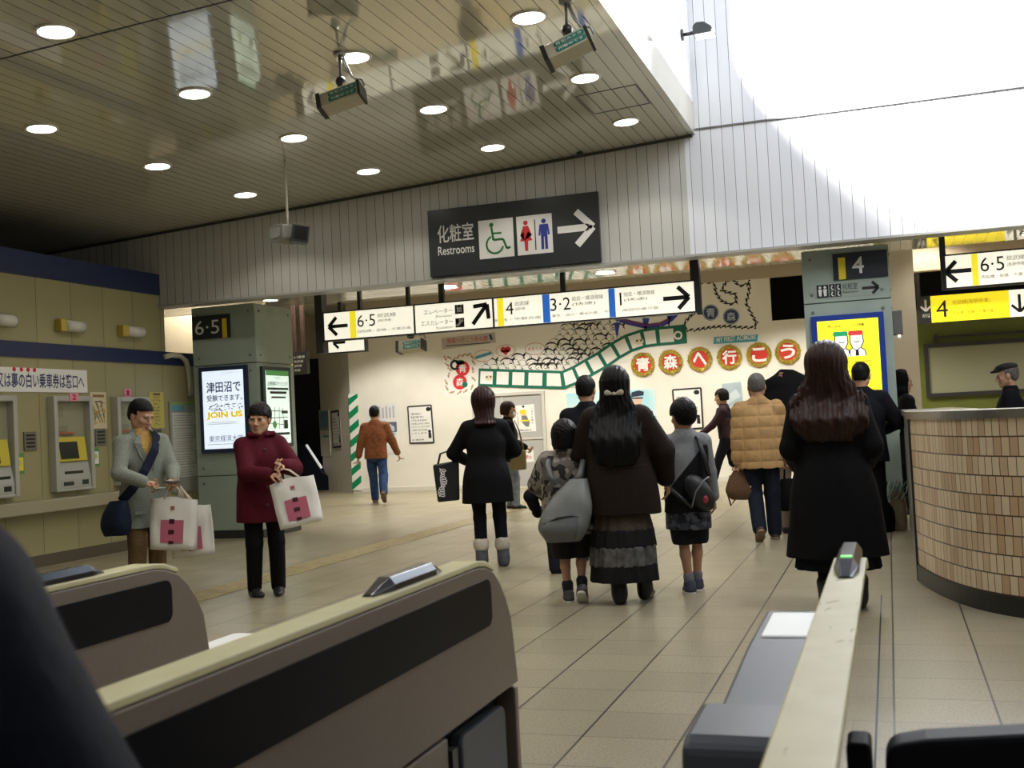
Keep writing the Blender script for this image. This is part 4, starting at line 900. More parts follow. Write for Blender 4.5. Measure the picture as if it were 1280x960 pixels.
    for k, s_ in enumerate('ご協力お願い'): q.text(s_, fr, U(.82), U(.9), V(.80-.1*k), V(.86-.1*k), d, 3)
    for k, s_ in enumerate('安全'): q.text(s_, fr, U(.10), U(.2), V(.80-.14*k), V(.88-.14*k), d, 4, .01)
    for k, s_ in enumerate('ただいま工事中'): q.text(s_, fr, U(.22), U(.29), V(.70-.075*k), V(.75-.075*k), d, 3)
    q.text('工事のお知らせ', fr, U(.25), U(.8), V(.05), V(.11), d, 3, .01); q.disc(fr, U(.5), V(.93), .025, d, d+.002, 3); q.build('drawing', [mat('print_face', (.78, .58, .3), .5), M_YELP, mat('print_grey_dark', (.2, .2, .2), .5), M_BLACK, M_RED], t)
    t, U, V, d = sheet('warning_poster', 'small white notice with red lettering low on the grey door', [(646, 562.5), (667, 560.5), (668.5, 577), (648, 579)], d=.035)
    q = MB(); q.text('立入禁止', fr, U(.12), U(.88), V(.3), V(.55), d, 0, .01); q.text('お知らせ', fr, U(.35), U(.65), V(.75), V(.85), d, 1); q.build('lettering', [M_RED, M_BLACK], t)
    # striped corner post
    a, b_ = at(441, 492, y=FY0-.05), at(447, 613, y=FY0-.05); r = .075
    t = thing('corner_guard', 'green and white diagonal striped guard on the hoarding corner', 'corner guard')
    q = MB(); zt = a[2]; x = -10.9; w = .11
    f = FX(FY0-.02); st = .30; z = .06
    q.rect(f, x-.02, x+2*w-.02, .05, zt, 0, .015, 1)
    q2 = []
    while z < zt:
        u0, u1 = x-.02, x+2*w-.02; v = [(u0, z), (u1, z+.16), (u1, z+.16+st*.5), (u0, z+st*.5)]; q.prism([(u_, min(v_, zt)) for u_, v_ in v], f, .015, .018, 0); z += st
    q.build('striped_face', [mat('stripe_green', (.0, .26, .10), .5), M_WHITE], t)
    # return wall sheets
    A = np.array([-10.9, FY0, 0]); Bv = np.array([-12.45, 23.15, 0])-A; L = np.linalg.norm(Bv); uu = Bv/L; nn = np.array([-uu[1], uu[0], 0]); nn = nn if nn @ np.array([11, -21, 0]) > 0 else -nn
    f2 = frame(A, -uu, (0, 0, 1), nn)
    def Q2(px, py):
        d_ = CR @ np.array([(px-640)/F_PX, -(py-480)/F_PX, -1.0]); C0 = np.array([0, 0, CAM_H]); tt = nn @ (A-C0)/(nn @ d_); p = C0+tt*d_; return (float(-(p-A) @ uu), p[2])
    t, U, V, d = sheet('blue_poster', 'narrow poster with blue picture on angled hoarding beside the dark passage', [(399, 513), (411, 512.5), (414, 569), (402, 570)], mt=mat('poster_cream', (.76, .72, .62), .5), f=f2, QQ=Q2)
    q = MB(); q.rect(f2, U(.05), U(.95), V(.60), V(.97), d, d+.002, 0); q.rect(f2, U(.05), U(.95), V(.57), V(.585), d, d+.002, 1); q.rect(f2, U(.3), U(.9), V(.40), V(.45), d, d+.002, 2); q.build('picture', [mat('print_sky', (.22, .45, .62), .5, noise=.3, nscale=4), M_BLACK, mat('print_teal', (.08, .42, .42), .5)], t)
    t, U, V, d = sheet('construction_notice', 'narrow black bordered notice on angled hoarding beside the striped guard', [(414.5, 515), (424.5, 513.5), (427, 558), (417, 559)], edge=M_BLACK, ew=.05, f=f2, QQ=Q2); notice(t, U, V, d, f2)
mural()

# ------------------------------------------------------------------ things hanging from the hall ceiling
def camera_box(loc, rz, roll, label, Y_top, L=.37, rx=-.35):
    t = thing('camera_housing', label, 'camera', loc, 0, None)
    q = MB(); z1 = Y_top-loc[2]
    q.tube([(0, 0, z1), (0, 0, .17)], .012); q.cyl((0, 0, z1-.02), (0, 0, z1), .05); q.build('drop_pole', mat('pole_grey', (.25, .25, .24), .4, metal=.5), t, True)
    q = MB(); q.sphere((0, 0, .14), .042); q.cyl((0, 0, .10), (0, 0, .16), .03); q.cyl((0, 0, .40), (0, 0, .45), .02); q.build('swivel', M_DKSTEEL, t, True)
    q = MB(); q.tube([(0, .0, .42), (.03, .03, .30), (.09, .03, .16), (.17, .02, .14), (.20, 0, .08)], .009); q.tube([(0, .0, .36), (.05, .02, .22), (.13, .02, .12)], .007); q.build('cable', mat('cable_grey', (.4, .4, .38), .5), t, True)
    Rm = Matrix.Rotation(rz, 4, 'Z') @ Matrix.Rotation(-roll, 4, 'Y') @ Matrix.Rotation(rx, 4, 'X')
    def place(o): o.matrix_local = Rm; return o
    q = MB(); q.box((-L/2+.03, -.07, -.065), (L/2-.02, .07, .065)); place(q.build('case', mat('case_cream', (.52, .48, .36), .45), t, bevel=.006))
    place(MB().box((-L/2, -.078, -.072), (-L/2+.035, .078, .072)).build('end_plate', mat('case_black', (.03, .028, .025), .4), t)); place(MB().box((L/2-.022, -.074, -.068), (L/2, .074, .068)).build('end_plate', mat('case_black', (.03, .028, .025), .4), t))
    f = frame((0, -.07, 0), (1, 0, 0), (0, 0, 1), (0, -1, 0))
    q = MB(); q.rrect(f, -L*.22, L*.42, .004, .046, .015, 0, .004, 0); q.rrect(f, -L*.22, L*.42, -.046, -.004, .015, 0, .004, 0); q.text('防犯カメラ', f, -L*.17, L*.37, .012, .038, .004, 1, .01); q.text('作動中です', f, -L*.17, L*.37, -.038, -.012, .004, 1, .01); place(q.build('label_plate', [mat('label_green', (.02, .22, .16), .5), M_WHITE], t))
    return t
y = 7.85
p = at(427, 124, y=y); camera_box(tuple(p), math.radians(6), math.radians(13), 'cream camera box with green label hanging from the ceiling, further from the light well', CZ(p[0]))
p = at(710, 61, y=y); camera_box(tuple(p), math.radians(6), math.radians(20), 'cream camera box with green label hanging from the ceiling, near the light well', CZ(p[0]))
p = at(514, 433, y=12.86); camera_box(tuple(p), 0, math.radians(3), 'small cream camera box hanging below the long platform sign', 2.47, .36, -.2)
def twin_camera():
    p = at(360, 292, y=10.3); t = thing('twin_camera', 'grey and black pair of camera boxes hanging on a pole before the beam', 'camera', tuple(p))
    z1 = CZ(p[0])-p[2]
    q = MB(); q.tube([(0, 0, z1), (0, 0, .06)], .014); q.build('drop_pole', mat('pole_cream', (.6, .57, .45), .4), t, True)
    q = MB(); f = frame((-.05, 0, 0), (.92, -.38, 0), (0, 0, 1), (-.38, -.92, 0))
    q.prism([(-.15, .07), (-.02, .10), (.11, .08), (.11, -.06), (.02, -.11), (-.12, -.09)], f, -.12, .10); q.build('left_box', mat('cam_grey', (.20, .20, .18), .4), t, bevel=.01)
    q = MB(); q.rrect(f, -.09, .06, -.05, .06, .03, .10, .108); q.build('window', mat('cam_window', (.34, .35, .32), .25), t)
    q = MB(); f2 = frame((.08, -.03, -.01), (.80, .55, -.15), (.15, .05, .98), (.55, -.8, 0)); q.rect(f2, -.02, .16, -.09, .09, -.10, .08); q.build('right_box', mat('cam_black', (.03, .03, .028), .35), t, bevel=.008)
    q = MB(); q.rect(f2, .0, .14, -.07, .07, .08, .085); q.build('lens_hood', mat('cam_glass', (.015, .015, .015), .1), t)
twin_camera()
p = at(727, 192, y=12.2)
q = MB(); q.tube([(p[0], 12.29, p[2]+.12), (p[0], 12.2, p[2]+.10), (p[0]-.01, 12.16, p[2]+.02), (p[0]+.02, 12.17, p[2]-.04)], .018); hk = tag(q.build('hook_bracket', M_DKSTEEL, None, True), 'small dark hook bracket at top of the beam above restroom sign', 'bracket')
q = MB(); q.box((p[0]-.04, 12.13, p[2]-.02), (p[0]+.02, 12.19, p[2]+.06)); q.build('clamp', M_DKSTEEL, hk)
# access hatch in the ceiling
x0, x1, y0, y1 = -2.62, -2.04, 10.13, 10.82
sl = lambda x: CZ(x)-.004
q = MB(); w = .012
for a, b_, c, d in ((x0, x1, y0, y0+w), (x0, x1, y1-w, y1), (x0, x0+w, y0, y1), (x1-w, x1, y0, y1)):
    q.add([(a, c, sl(a)), (b_, c, sl(b_)), (b_, d, sl(b_)), (a, d, sl(a)), (a, c, sl(a)+.01), (b_, c, sl(b_)+.01), (b_, d, sl(b_)+.01), (a, d, sl(a)+.01)], [(0, 3, 2, 1), (4, 5, 6, 7), (0, 1, 5, 4), (1, 2, 6, 5), (2, 3, 7, 6), (3, 0, 4, 7)])
struct(q.build('trim_11', M_DKSTEEL))

# ------------------------------------------------------------------ passage at the far left
p0 = at(362, 441, y=16.5); p1 = at(384, 467, y=16.5); f = FX(16.5)
t = thing('exit_sign', 'small black hanging sign with yellow bar beside the pillar marked 6·5, in the passage', 'sign')
q = MB(); q.rect(f, p0[0], p1[0], p1[2], p0[2], -.1, 0); q.build('case', mat('sign_case', (.02, .02, .022), .4), t)
q = MB(); w = p1[0]-p0[0]; h = p0[2]-p1[2]; q.rect(f, p0[0]+w*.04, p0[0]+w*.16, p1[2]+h*.05, p1[2]+h*.95, 0, .004); q.build('line_colour_bar', M_SIGNYEL, t)
q = MB()
for k, s_ in enumerate(('6·5番線', '総武線', '各駅停車', '西船橋')): q.text(s_, f, p0[0]+w*.25, p0[0]+w*(.9-.1*k), p1[2]+h*(.72-.2*k), p1[2]+h*(.84-.2*k), 0)
q.build('lettering', M_WHITE, t)
for px in (365, 376):
    x = at(px, 410, y=16.5)[0]; q = MB(); q.box((x-.03, 16.53, p0[2]), (x+.03, 16.58, 4.05)); q.build('hanger_post', mat('post_brown', (.06, .03, .025), .5), t)
t = thing('escalator_side', 'dark escalator side with white lit handrail in the passage beside the angled hoarding', 'escalator')
a, b_, c = at(383, 556, y=22.9), at(402, 585, y=22.9), at(404, 600, y=22.9)
q = MB(); f = FX(22.9); q.prism([(a[0]-1.1, .0), (c[0]+.4, 0), (c[0]+.4, b_[2]-.35), (b_[0], b_[2]-.1), (a[0], a[2]-.1), (a[0]-1.1, a[2]+.9)], f, -.2, .02); q.build('balustrade', mat('escalator_black', (.008, .012, .02), .25), t)
q = MB(); q.tube([tuple(a), tuple(b_)], .028); q.build('handrail', mat('handrail_white', (.9, .9, .9), .3, emit=.5), t, True)
q = MB(); g0, g1 = at(366, 622, z=.12), at(405, 612, z=.12); q.box((g0[0], 22.3, 0), (g1[0], 22.5, .26)); q.build('skirt_panel', mat('skirt_white', (.92, .92, .9), .4), t)

# ------------------------------------------------------------------ floor strips
M_TACT = mat('tactile_strip', (.33, .26, .12), .5, noise=.3, nscale=9)
q = MB(); q.box((-5.73, 2.5, 0), (-5.38, 20.5, .004)); yy = 7.0
while yy < 17:
    for k in range(5): q.add([(-5.70+.075*k, yy, .004), (-5.66+.075*k, yy, .004), (-5.66+.075*k, yy+.04, .004), (-5.70+.075*k, yy+.04, .004), (-5.68+.075*k, yy+.02, .010)], [(0, 1, 4), (1, 2, 4), (2, 3, 4), (3, 0, 4)])
    yy += .075
struct(q.build('trim_12', M_TACT))
q = MB(); q.box((-.130, 3.0, 0), (-.121, 8.2, .002)); struct(q.build('trim_13', M_DARK))
f = FZ(0); P = [at(px, py, z=0) for px, py in ((268, 812), (275, 803), (300, 798), (352, 793), (330, 830), (290, 835))]
t = thing('floor_sticker', 'white and crimson floor sticker with white lettering beyond the two brown gates', 'floor sticker')
q = MB(); x0, y0 = -4.25, 5.75; q.rrect(f, x0, x0+.75, y0, y0+.82, .04, 0.0005, .003); q.build('sheet', M_WHITE, t)
q = MB(); q.rrect(f, x0+.20, x0+.60, y0+.42, y0+.80, .10, .003, .004, 0); q.text('IC専用', f, x0+.26, x0+.54, y0+.60, y0+.70, .004, 1, .02, .001); q.build('lettering', [mat('sticker_crimson', (.32, .02, .07), .5), M_WHITE], t)

# ------------------------------------------------------------------ tiled counter
def tile_mat():
    m = mat('counter_tile', (.62, .46, .28), .3, spec=.5); h = NT(m); b_ = m.node_tree.nodes['Principled BSDF']
    uv = h.n('ShaderNodeUVMap'); sp = h.n('ShaderNodeSeparateXYZ'); h.link(uv.outputs[0], sp.inputs[0])
    qx = h.math('DIVIDE', sp.outputs[0], .062); qy = h.math('DIVIDE', sp.outputs[1], .1205)
    off = h.n('ShaderNodeTexWhiteNoise', noise_dimensions='1D'); h.link(h.math('FLOOR', qy), off.inputs['W']); qx = h.math('ADD', qx, off.outputs[0])
    j = h.math('MAXIMUM', h.math('LESS_THAN', h.math('FRACT', qx), .09), h.math('LESS_THAN', h.math('FRACT', qy), .07))
    cb = h.n('ShaderNodeCombineXYZ'); h.link(h.math('FLOOR', qx), cb.inputs[0]); h.link(h.math('FLOOR', qy), cb.inputs[1])
    wn = h.n('ShaderNodeTexWhiteNoise', noise_dimensions='2D'); h.link(cb.outputs[0], wn.inputs['Vector'])
    rp = h.n('ShaderNodeValToRGB'); e = rp.color_ramp.elements; e[0].color = (.80, .66, .46, 1); e[1].color = (.60, .41, .245, 1); e[0].position = .35; e[1].position = .95
    h.link(wn.outputs[0], rp.inputs[0])
    h.link(h.mix(j, rp.outputs[0], (.10, .06, .035)), b_.inputs['Base Color'])
    bp = h.n('ShaderNodeBump'); bp.inputs['Strength'].default_value = .5; bp.inputs['Distance'].default_value = .004; h.link(h.math('SUBTRACT', 1.0, j), bp.inputs['Height']); h.link(bp.outputs[0], b_.inputs['Normal'])
    return m
def counter():
    t = thing('ticket_counter', 'curved counter faced in narrow beige tiles with steel top and side', 'counter')
    base = [(.135, 8.9), (.16, 8.72), (.215, 8.42), (.30, 8.08), (.42, 7.74), (.58, 7.47), (.80, 7.26), (1.1, 7.10), (1.5, 7.02), (2.1, 7.0), (3.2, 7.05)]
    # smooth the outline
    pts = [np.array(p) for p in base]
    for _ in range(2):
        n_ = [pts[0]]
        for a, c in zip(pts[:-1], pts[1:]): n_ += [a*.75+c*.25, a*.25+c*.75]
        pts = n_+[pts[-1]]
    L = [0.0]
    for a, c in zip(pts[:-1], pts[1:]): L.append(L[-1]+float(np.linalg.norm(c-a)))
    z0, z1 = .12, 1.2
    me = bpy.data.meshes.new('tile_wall'); k = len(pts)
    vs = [(p[0], p[1], z0) for p in pts]+[(p[0], p[1], z1) for p in pts]; inn = [p+np.array([.25, .35]) for p in pts]
    vs += [(p[0], p[1], z0) for p in inn]+[(p[0], p[1], z1) for p in inn]
    fs = [(i, i+1, k+i+1, k+i) for i in range(k-1)]+[(2*k+i+1, 2*k+i, 3*k+i, 3*k+i+1) for i in range(k-1)]
    me.from_pydata(vs, [], fs); uvl = me.uv_layers.new(name='UVMap')
    for lp in me.loops: i = lp.vertex_index; uvl.data[lp.index].uv = (L[i % k], vs[i][2]-z0)
    me.materials.append(tile_mat()); me.polygons.foreach_set('use_smooth', [True]*len(me.polygons))
    o = bpy.data.objects.new('tile_wall', me); COL.objects.link(o); o.parent = t
    def sweep(name, o0, o1, za, zb, m, bev=0):
        q = MB()
        nrm = []
        for i in range(k):
            d = pts[min(i+1, k-1)]-pts[max(0, i-1)]; d = d/np.linalg.norm(d); nrm.append(np.array([d[1], -d[0]]))
        sgn = 1 if nrm[k//2] @ np.array([-1, -1]) > 0 else -1
        A = [p+sgn*n_*o0 for p, n_ in zip(pts, nrm)]; B_ = [p-sgn*n_*o1 for p, n_ in zip(pts, nrm)]
        V = [(p[0], p[1], z) for p in A for z in (za, zb)]+[(p[0], p[1], z) for p in B_ for z in (za, zb)]; n2 = 2*k; F = []
        for i in range(k-1):
            a, c = 2*i, 2*i+2; F += [(a, c, c+1, a+1), (n2+c, n2+a, n2+a+1, n2+c+1), (a+1, c+1, n2+c+1, n2+a+1), (c, a, n2+a, n2+c)]
        F += [(0, 1, n2+1, n2), (2*k-2, n2+2*k-2, n2+2*k-1, 2*k-1)]
        q.add(V, F); return q.build(name, m, t, bevel=bev)
    sweep('plinth', .012, .1, 0, .12, mat('plinth_black', (.02, .02, .02), .35))
    sweep('counter_top', .02, .42, 1.2, 1.255, M_STEEL)
    q = MB(); q.box((.115, 8.9, 1.2), (.62, 12.45, 1.255)); q.build('counter_top', M_STEEL, t, bevel=.004)
    q = MB()
    for a, c in ((8.9, 9.35), (9.36, 10.3), (10.31, 11.4), (11.41, 12.4)): q.box((.135, a, .05), (.165, c-.008, 1.2))
    q.build('side_panel', mat('side_steel', (.30, .29, .26), .35, metal=.6, noise=.25, nscale=14, stretch=(1, 1, .3)), t)
    q = MB(); q.box((.15, 8.9, 0), (.5, 12.4, .05)); q.build('base', M_DKSTEEL, t)
    q = MB(); q.box((.125, 8.86, .0), (.15, 8.905, 1.2)); q.build('corner_strip', M_DKSTEEL, t)
counter()

# ------------------------------------------------------------------ ticket gates
M_BODY = mat('gate_body', (.235, .18, .135), .42, noise=.06, nscale=60); M_BAND = mat('gate_window', (.0025, .003, .005), .4, spec=.12)
M_RAIL = mat('gate_rail', (.90, .83, .47), .4, noise=.08, nscale=14, col2=(.84, .76, .41)); M_GDARK = mat('gate_dark', (.012, .014, .02), .35); M_GGREY = mat('gate_grey_top', (.115, .125, .14), .45)
def gate(xr, label, bar0, bar1, slim=False):
    t = thing('ticket_gate', label, 'ticket gate', (xr, 1.7, 0), 0, 'automatic ticket gates'); Y0 = .85-1.7
    f = FY(0); e = lambda y: y-1.7
    prof = [(Y0, .70), (e(2.565), .70), (e(2.555), .76), (e(2.535), .86), (e(2.505), .91), (e(2.47), .95), (e(2.43), .98), (e(2.38), .998), (e(2.33), 1.005), (Y0, 1.005)]
    if slim:      # this one stands back under its rail
        s3 = frame((0, 0, 0), (1, 0, 0), (0, 0, 1), (0, 1, 0)); q = MB(); q.prism([(-.062, 1.005), (-.012, 1.005), (-.03, .95), (-.13, .70), (-.20, .70), (-.10, .90), (-.062, .97)], s3, Y0, e(2.50)); q.build('upper_panel', M_BODY, t, bevel=.004)
        q = MB(); q.box((-.29, Y0, 0), (-.20, e(2.45), .70)); q.build('lower_body', M_BODY, t, bevel=.01)
    else:
        q = MB(); q.prism(prof, f, -.062, 0); q.build('upper_panel', M_BODY, t, bevel=.004)
    if not slim:
        q = MB(); q.rect(f, Y0, e(2.11), .04, .692, -.22, 0); q.rect(f, e(2.11), e(2.56), .04, .692, -.22, -.05); q.rect(f, e(2.535), e(2.56), .04, .692, -.05, 0); q.rect(f, e(2.11), e(2.56), .04, .10, -.05, 0); q.build('lower_body', M_BODY, t, bevel=.004)
        q = MB(); q.rect(f, e(2.15), e(2.53), .10, .692, -.052, -.046); q.build('recess', M_GDARK, t)
        q = MB(); q.rrect(f, e(2.21), e(2.50), .14, .665, .03, -.045, -.012); q.build('flap_door', mat('gate_flap', (.05, .06, .075), .4), t, bevel=.008)
        q = MB(); q.rect(f, e(2.115), e(2.145), .10, .665, -.03, .006); q.build('flap_hinge', M_DKSTEEL, t)
        q = MB(); q.rrect(f, Y0+.05, e(2.395), .868, .972, .025, 0, .004); q.build('dark_window', M_BAND, t)
    q = MB(); a = [(Y0, 1.006), (e(2.33), 1.006), (e(2.38), .999), (e(2.43), .982)]
    q.prism(a+[(y, z+.013) for y, z in a[::-1]], f, -.062, .001); q.build('top_rail', M_RAIL, t, bevel=.003)
    q = MB(); b0, b1 = e(bar0), e(bar1); zt = 1.019
    sec = [(-.022, 0), (-.022, .012), (-.012, .026), (.012, .026), (.022, .012), (.022, 0)]; cx = -.03
    V = []
    for y, s_, hz in ((b0, .55, .15), (b0+.07, 1, 1), (b1-.05, 1, 1), (b1, .6, .2)): V += [(cx+x*s_, y, zt+z*hz) for x, z in sec]
    F = [(6*i+j, 6*i+(j+1) % 6, 6*i+6+(j+1) % 6, 6*i+6+j) for i in range(3) for j in range(6)]+[tuple(range(6))[::-1], tuple(18+j for j in range(6))]
    q.add(V, F); sb = q.build('sensor_bar', mat('sensor_chrome', (.05, .05, .055), .18, metal=.7), t, bevel=.003)
    if slim: q = MB(); q.rrect(FZ(0), cx-.010, cx+.010, b0+.085, b0+.105, .004, zt+.0262, zt+.0275); q.build('indicator_light', mat('sensor_green', (.15, .8, .12), .3, emit=.9), sb)
    # lower reader shelf on the left side
    sx = frame((0, 0, 0), (0, 1, 0), (0, 0, 1), (1, 0, 0))
    q = MB(); q.prism([(e(1.53), .70), (e(2.55), .70), (e(2.55), .875), (e(2.18), .872), (e(1.72), .845), (e(1.53), .85)], sx, -.225, -.063); q.build('reader_shelf', M_GGREY, t, bevel=.008)
    q = MB(); q.prism([(e(1.50), .70), (e(1.735), .70), (e(1.735), .872), (e(1.70), .884), (e(1.55), .880), (e(1.525), .868), (e(1.51), .80)], sx, -.235, -.063); q.build('ticket_slot_housing', mat('gate_housing', (.10, .11, .125), .4), t, bevel=.01)
    q = MB(); q.prism([(e(2.26), .8735), (e(2.50), .8755), (e(2.50), .8795), (e(2.26), .8775)], sx, -.205, -.075); q.build('card_reader_pad', mat('reader_white_glow', (.88, .90, .87), .3, emit=.4), t, bevel=.003)  # glow put into the white pad so it reads brighter
    q = MB(); q.rect(f, Y0, e(1.49), .70, .78, -.235, -.062); q.build('entry_housing', M_GDARK, t, bevel=.02)
    return t
gate(-.88, 'brown ticket gate with dark window and cream rail, between the other two gates', 1.84, 2.16)
gate(-1.73, 'brown ticket gate with dark window, beyond the gate with the long rail', 1.78, 2.17)
g3 = gate(-.06, 'ticket gate with grey reader shelf, seen along its scratched cream rail', 2.05, 2.42, True)
def flap_pair():
    p = at(1105, 923, y=1.5)
    t = thing('gate_flap', 'black padded flap closing the lane beside the cream rail', 'gate flap', (0, 1.5, 0))
    f = FX(.0); sl = .014
    q = MB(); x0 = p[0]; z = p[2]
    q.prism([(x0, .42), (x0+.60, .42), (x0+.60, z+.035), (x0+.20, z+.022), (x0+.05, z+.008), (x0+.012, z), (x0+.002, z-.012), (x0, z-.03)], f, -.03, .03); q.build('padded_panel', mat('flap_pad', (.006, .007, .010), .6, spec=.15), t, bevel=.01)
    q = MB(); q.box((x0+.60, -.08, 0), (x0+.72, .08, .95)); q.build('post', M_GDARK, t, bevel=.01)
    t2 = thing('gate_flap_stub', 'short black flap stub fixed beside the cream rail', 'gate flap', (0, 1.5, 0))
    q = MB(); xb = at(1089, 925, y=1.5)[0]; xa = -.076; q.rrect(f, xa, xb, .42, z+.001, .008, -.03, .03); q.build('padded_panel', mat('flap_pad', (.006, .007, .010), .6, spec=.15), t2, bevel=.004)
    q = MB(); q.box((xa, -.012, .2), (xb-.003, .012, .42)); q.build('hinge', M_GDARK, t2)
flap_pair()
# scratches on the near rail
q = MB(); random.seed(21); f = FZ(1.0195)
for k in range(10):
    x = -.03+random.uniform(-.026, .026); y = random.uniform(-.7, .35); a = random.uniform(-.6, .6); L = random.uniform(.01, .035)
    pts = [(x+L*s*math.sin(a)+.004*s*s, y+L*s*math.cos(a)) for s in (0, .33, .66, 1)]
    pts = [(min(max(px_, -.058), -.003), py_) for px_, py_ in pts]; q.stroke(f, pts, random.choice((.0004, .0006, .0008)), 0, .0004)
q.build('scratches', mat('scratch_dark', (.42, .38, .2), .6), g3)

# ================================================================== people
def smin(a, b, k):
    h = np.maximum(k-np.abs(a-b), 0)/k
    return np.minimum(a, b)-h*h*k*.25
class Sdf:
    """a soft solid: capsules, ellipsoids and lofted tubes melted together and meshed as one surface"""
    def __init__(s): s.ops = []
    def _add(s, f, lo, hi, k, op='+'): s.ops.append((f, np.array(lo, float), np.array(hi, float), k, op)); return s
    def cone(s, a, ra, b, rb, k=.02, flat=None, op='+'):
        a = np.array(a, float); b = np.array(b, float); ba = b-a; L2 = float(ba @ ba)+1e-9; r = max(ra, rb)
        def f(x, y, z):
            t = np.clip(((x-a[0])*ba[0]+(y-a[1])*ba[1]+(z-a[2])*ba[2])/L2, 0, 1)
            qx, qy, qz = x-a[0]-t*ba[0], y-a[1]-t*ba[1], z-a[2]-t*ba[2]
            d2 = qx*qx+qy*qy+qz*qz
            if flat is not None:
                n_, s_ = flat; qn = qx*n_[0]+qy*n_[1]+qz*n_[2]; d2 = d2+qn*qn*(s_*s_-1)
                return (np.sqrt(d2)-(ra+(rb-ra)*t))/max(1, s_*.75)
            return np.sqrt(d2)-(ra+(rb-ra)*t)
        return s._add(f, np.minimum(a, b)-r, np.maximum(a, b)+r, k, op)
    def ell(s, c, r, k=.02, R=None, op='+'):
        c = np.array(c, float); r = np.array(r, float); m = float(r.max())
        def f(x, y, z):
            qx, qy, qz = x-c[0], y-c[1], z-c[2]
            if R is not None: qx, qy, qz = (qx*R[0][0]+qy*R[1][0]+qz*R[2][0], qx*R[0][1]+qy*R[1][1]+qz*R[2][1], qx*R[0][2]+qy*R[1][2]+qz*R[2][2])
            k0 = np.sqrt((qx/r[0])**2+(qy/r[1])**2+(qz/r[2])**2); k1 = np.sqrt((qx/r[0]**2)**2+(qy/r[1]**2)**2+(qz/r[2]**2)**2)
            return k0*(k0-1)/np.maximum(k1, 1e-6)
        return s._add(f, c-m, c+m, k, op)
    def loft(s, prof, k=.02, n=2.3, op='+', fold=None):
        """prof rows: z, cx, cy, rx, ry (z rising)"""
        P = np.array(prof, float); zz = np.linspace(P[0, 0], P[-1, 0], 160)
        Ts = np.zeros((160, 4)); d = np.gradient(P, axis=0)
        for c in range(4):
            m_ = np.gradient(P[:, c+1], P[:, 0]) if len(P) > 1 else 0
            for i in range(len(P)-1):
                w = (zz >= P[i, 0]) & (zz <= P[i+1, 0]); h = P[i+1, 0]-P[i, 0]; t = (zz[w]-P[i, 0])/h
                Ts[w, c] = (2*t**3-3*t**2+1)*P[i, c+1]+(t**3-2*t**2+t)*h*m_[i]+(-2*t**3+3*t**2)*P[i+1, c+1]+(t**3-t**2)*h*m_[i+1]
        z0, z1 = P[0, 0], P[-1, 0]
        def f(x, y, z):
            zc = np.clip(z, z0, z1); g = lambda c: np.interp(zc.ravel(), zz, Ts[:, c]).reshape(zc.shape)
            cx, cy, rx, ry = g(0), g(1), np.maximum(g(2), .004), np.maximum(g(3), .004)
            ux, uy = (x-cx), (y-cy)
            if fold is not None:
                q = 1+fold(np.arctan2(uy/ry, ux/rx), z); rx = rx*q; ry = ry*q
            q = (np.abs(ux/rx)**n+np.abs(uy/ry)**n)**(1/n)
            return np.maximum((q-1)*np.minimum(rx, ry), np.maximum(z0-z, z-z1))
        mx = float(np.abs(P[:, 1:3]).max()+P[:, 3:5].max()*1.1)
        lo = (float((P[:, 1]-P[:, 3]*1.12).min()), float((P[:, 2]-P[:, 4]*1.12).min()), z0); hi = (float((P[:, 1]+P[:, 3]*1.12).max()), float((P[:, 2]+P[:, 4]*1.12).max()), z1)
        return s._add(f, lo, hi, k, op)
    def cutfn(s, f): s.ops.append((f, None, None, 0, 'cut')); return s
    def noise(s, f): s.ops.append((f, None, None, 0, 'noise')); return s
    def mesh(s, name, mt, h=.008, parent=None, smooth=True):
        pad = h*3+.02
        adds = [o for o in s.ops if o[4] == '+']
        lo = np.min([o[1] for o in adds], axis=0)-pad; hi = np.max([o[2] for o in adds], axis=0)+pad
        n = np.ceil((hi-lo)/h).astype(int)+1
        ax = [lo[i]+h*np.arange(n[i]) for i in range(3)]
        D = np.full(n, 1.0, np.float32)
        for f, a, b, k, op in s.ops:
            if a is None:
                X, Y, Z = ax[0][:, None, None], ax[1][None, :, None], ax[2][None, None, :]
                if op == 'cut': D = np.maximum(D, f(X, Y, Z)).astype(np.float32)
                else:
                    near = np.abs(D) < .06
                    D = np.where(near, D+f(X, Y, Z), D).astype(np.float32)
                continue
            m = h*2+k+.01
            i0 = np.clip(np.floor((a-m-lo)/h).astype(int), 0, n); i1 = np.clip(np.ceil((b+m-lo)/h).astype(int)+1, 0, n)
            if np.any(i1 <= i0): continue
            sl = tuple(slice(i0[j], i1[j]) for j in range(3))
            X, Y, Z = ax[0][sl[0]][:, None, None], ax[1][sl[1]][None, :, None], ax[2][sl[2]][None, None, :]
            d = f(X, Y, Z)
            D[sl] = smin(D[sl], d, k) if op == '+' else -smin(-D[sl], d, k)
        S = D < 0
        cn = np.zeros(n-1, np.int8)
        for dx in (0, 1):
            for dy in (0, 1):
                for dz in (0, 1): cn += S[dx:n[0]-1+dx, dy:n[1]-1+dy, dz:n[2]-1+dz]
        cm = (cn > 0) & (cn < 8); idx = np.full(n-1, -1, np.int64); ijk = np.argwhere(cm); idx[cm] = np.arange(len(ijk))
        acc = np.zeros((len(ijk), 3)); cnt = np.zeros(len(ijk))
        cor = [(0, 0, 0), (1, 0, 0), (0, 1, 0), (1, 1, 0), (0, 0, 1), (1, 0, 1), (0, 1, 1), (1, 1, 1)]
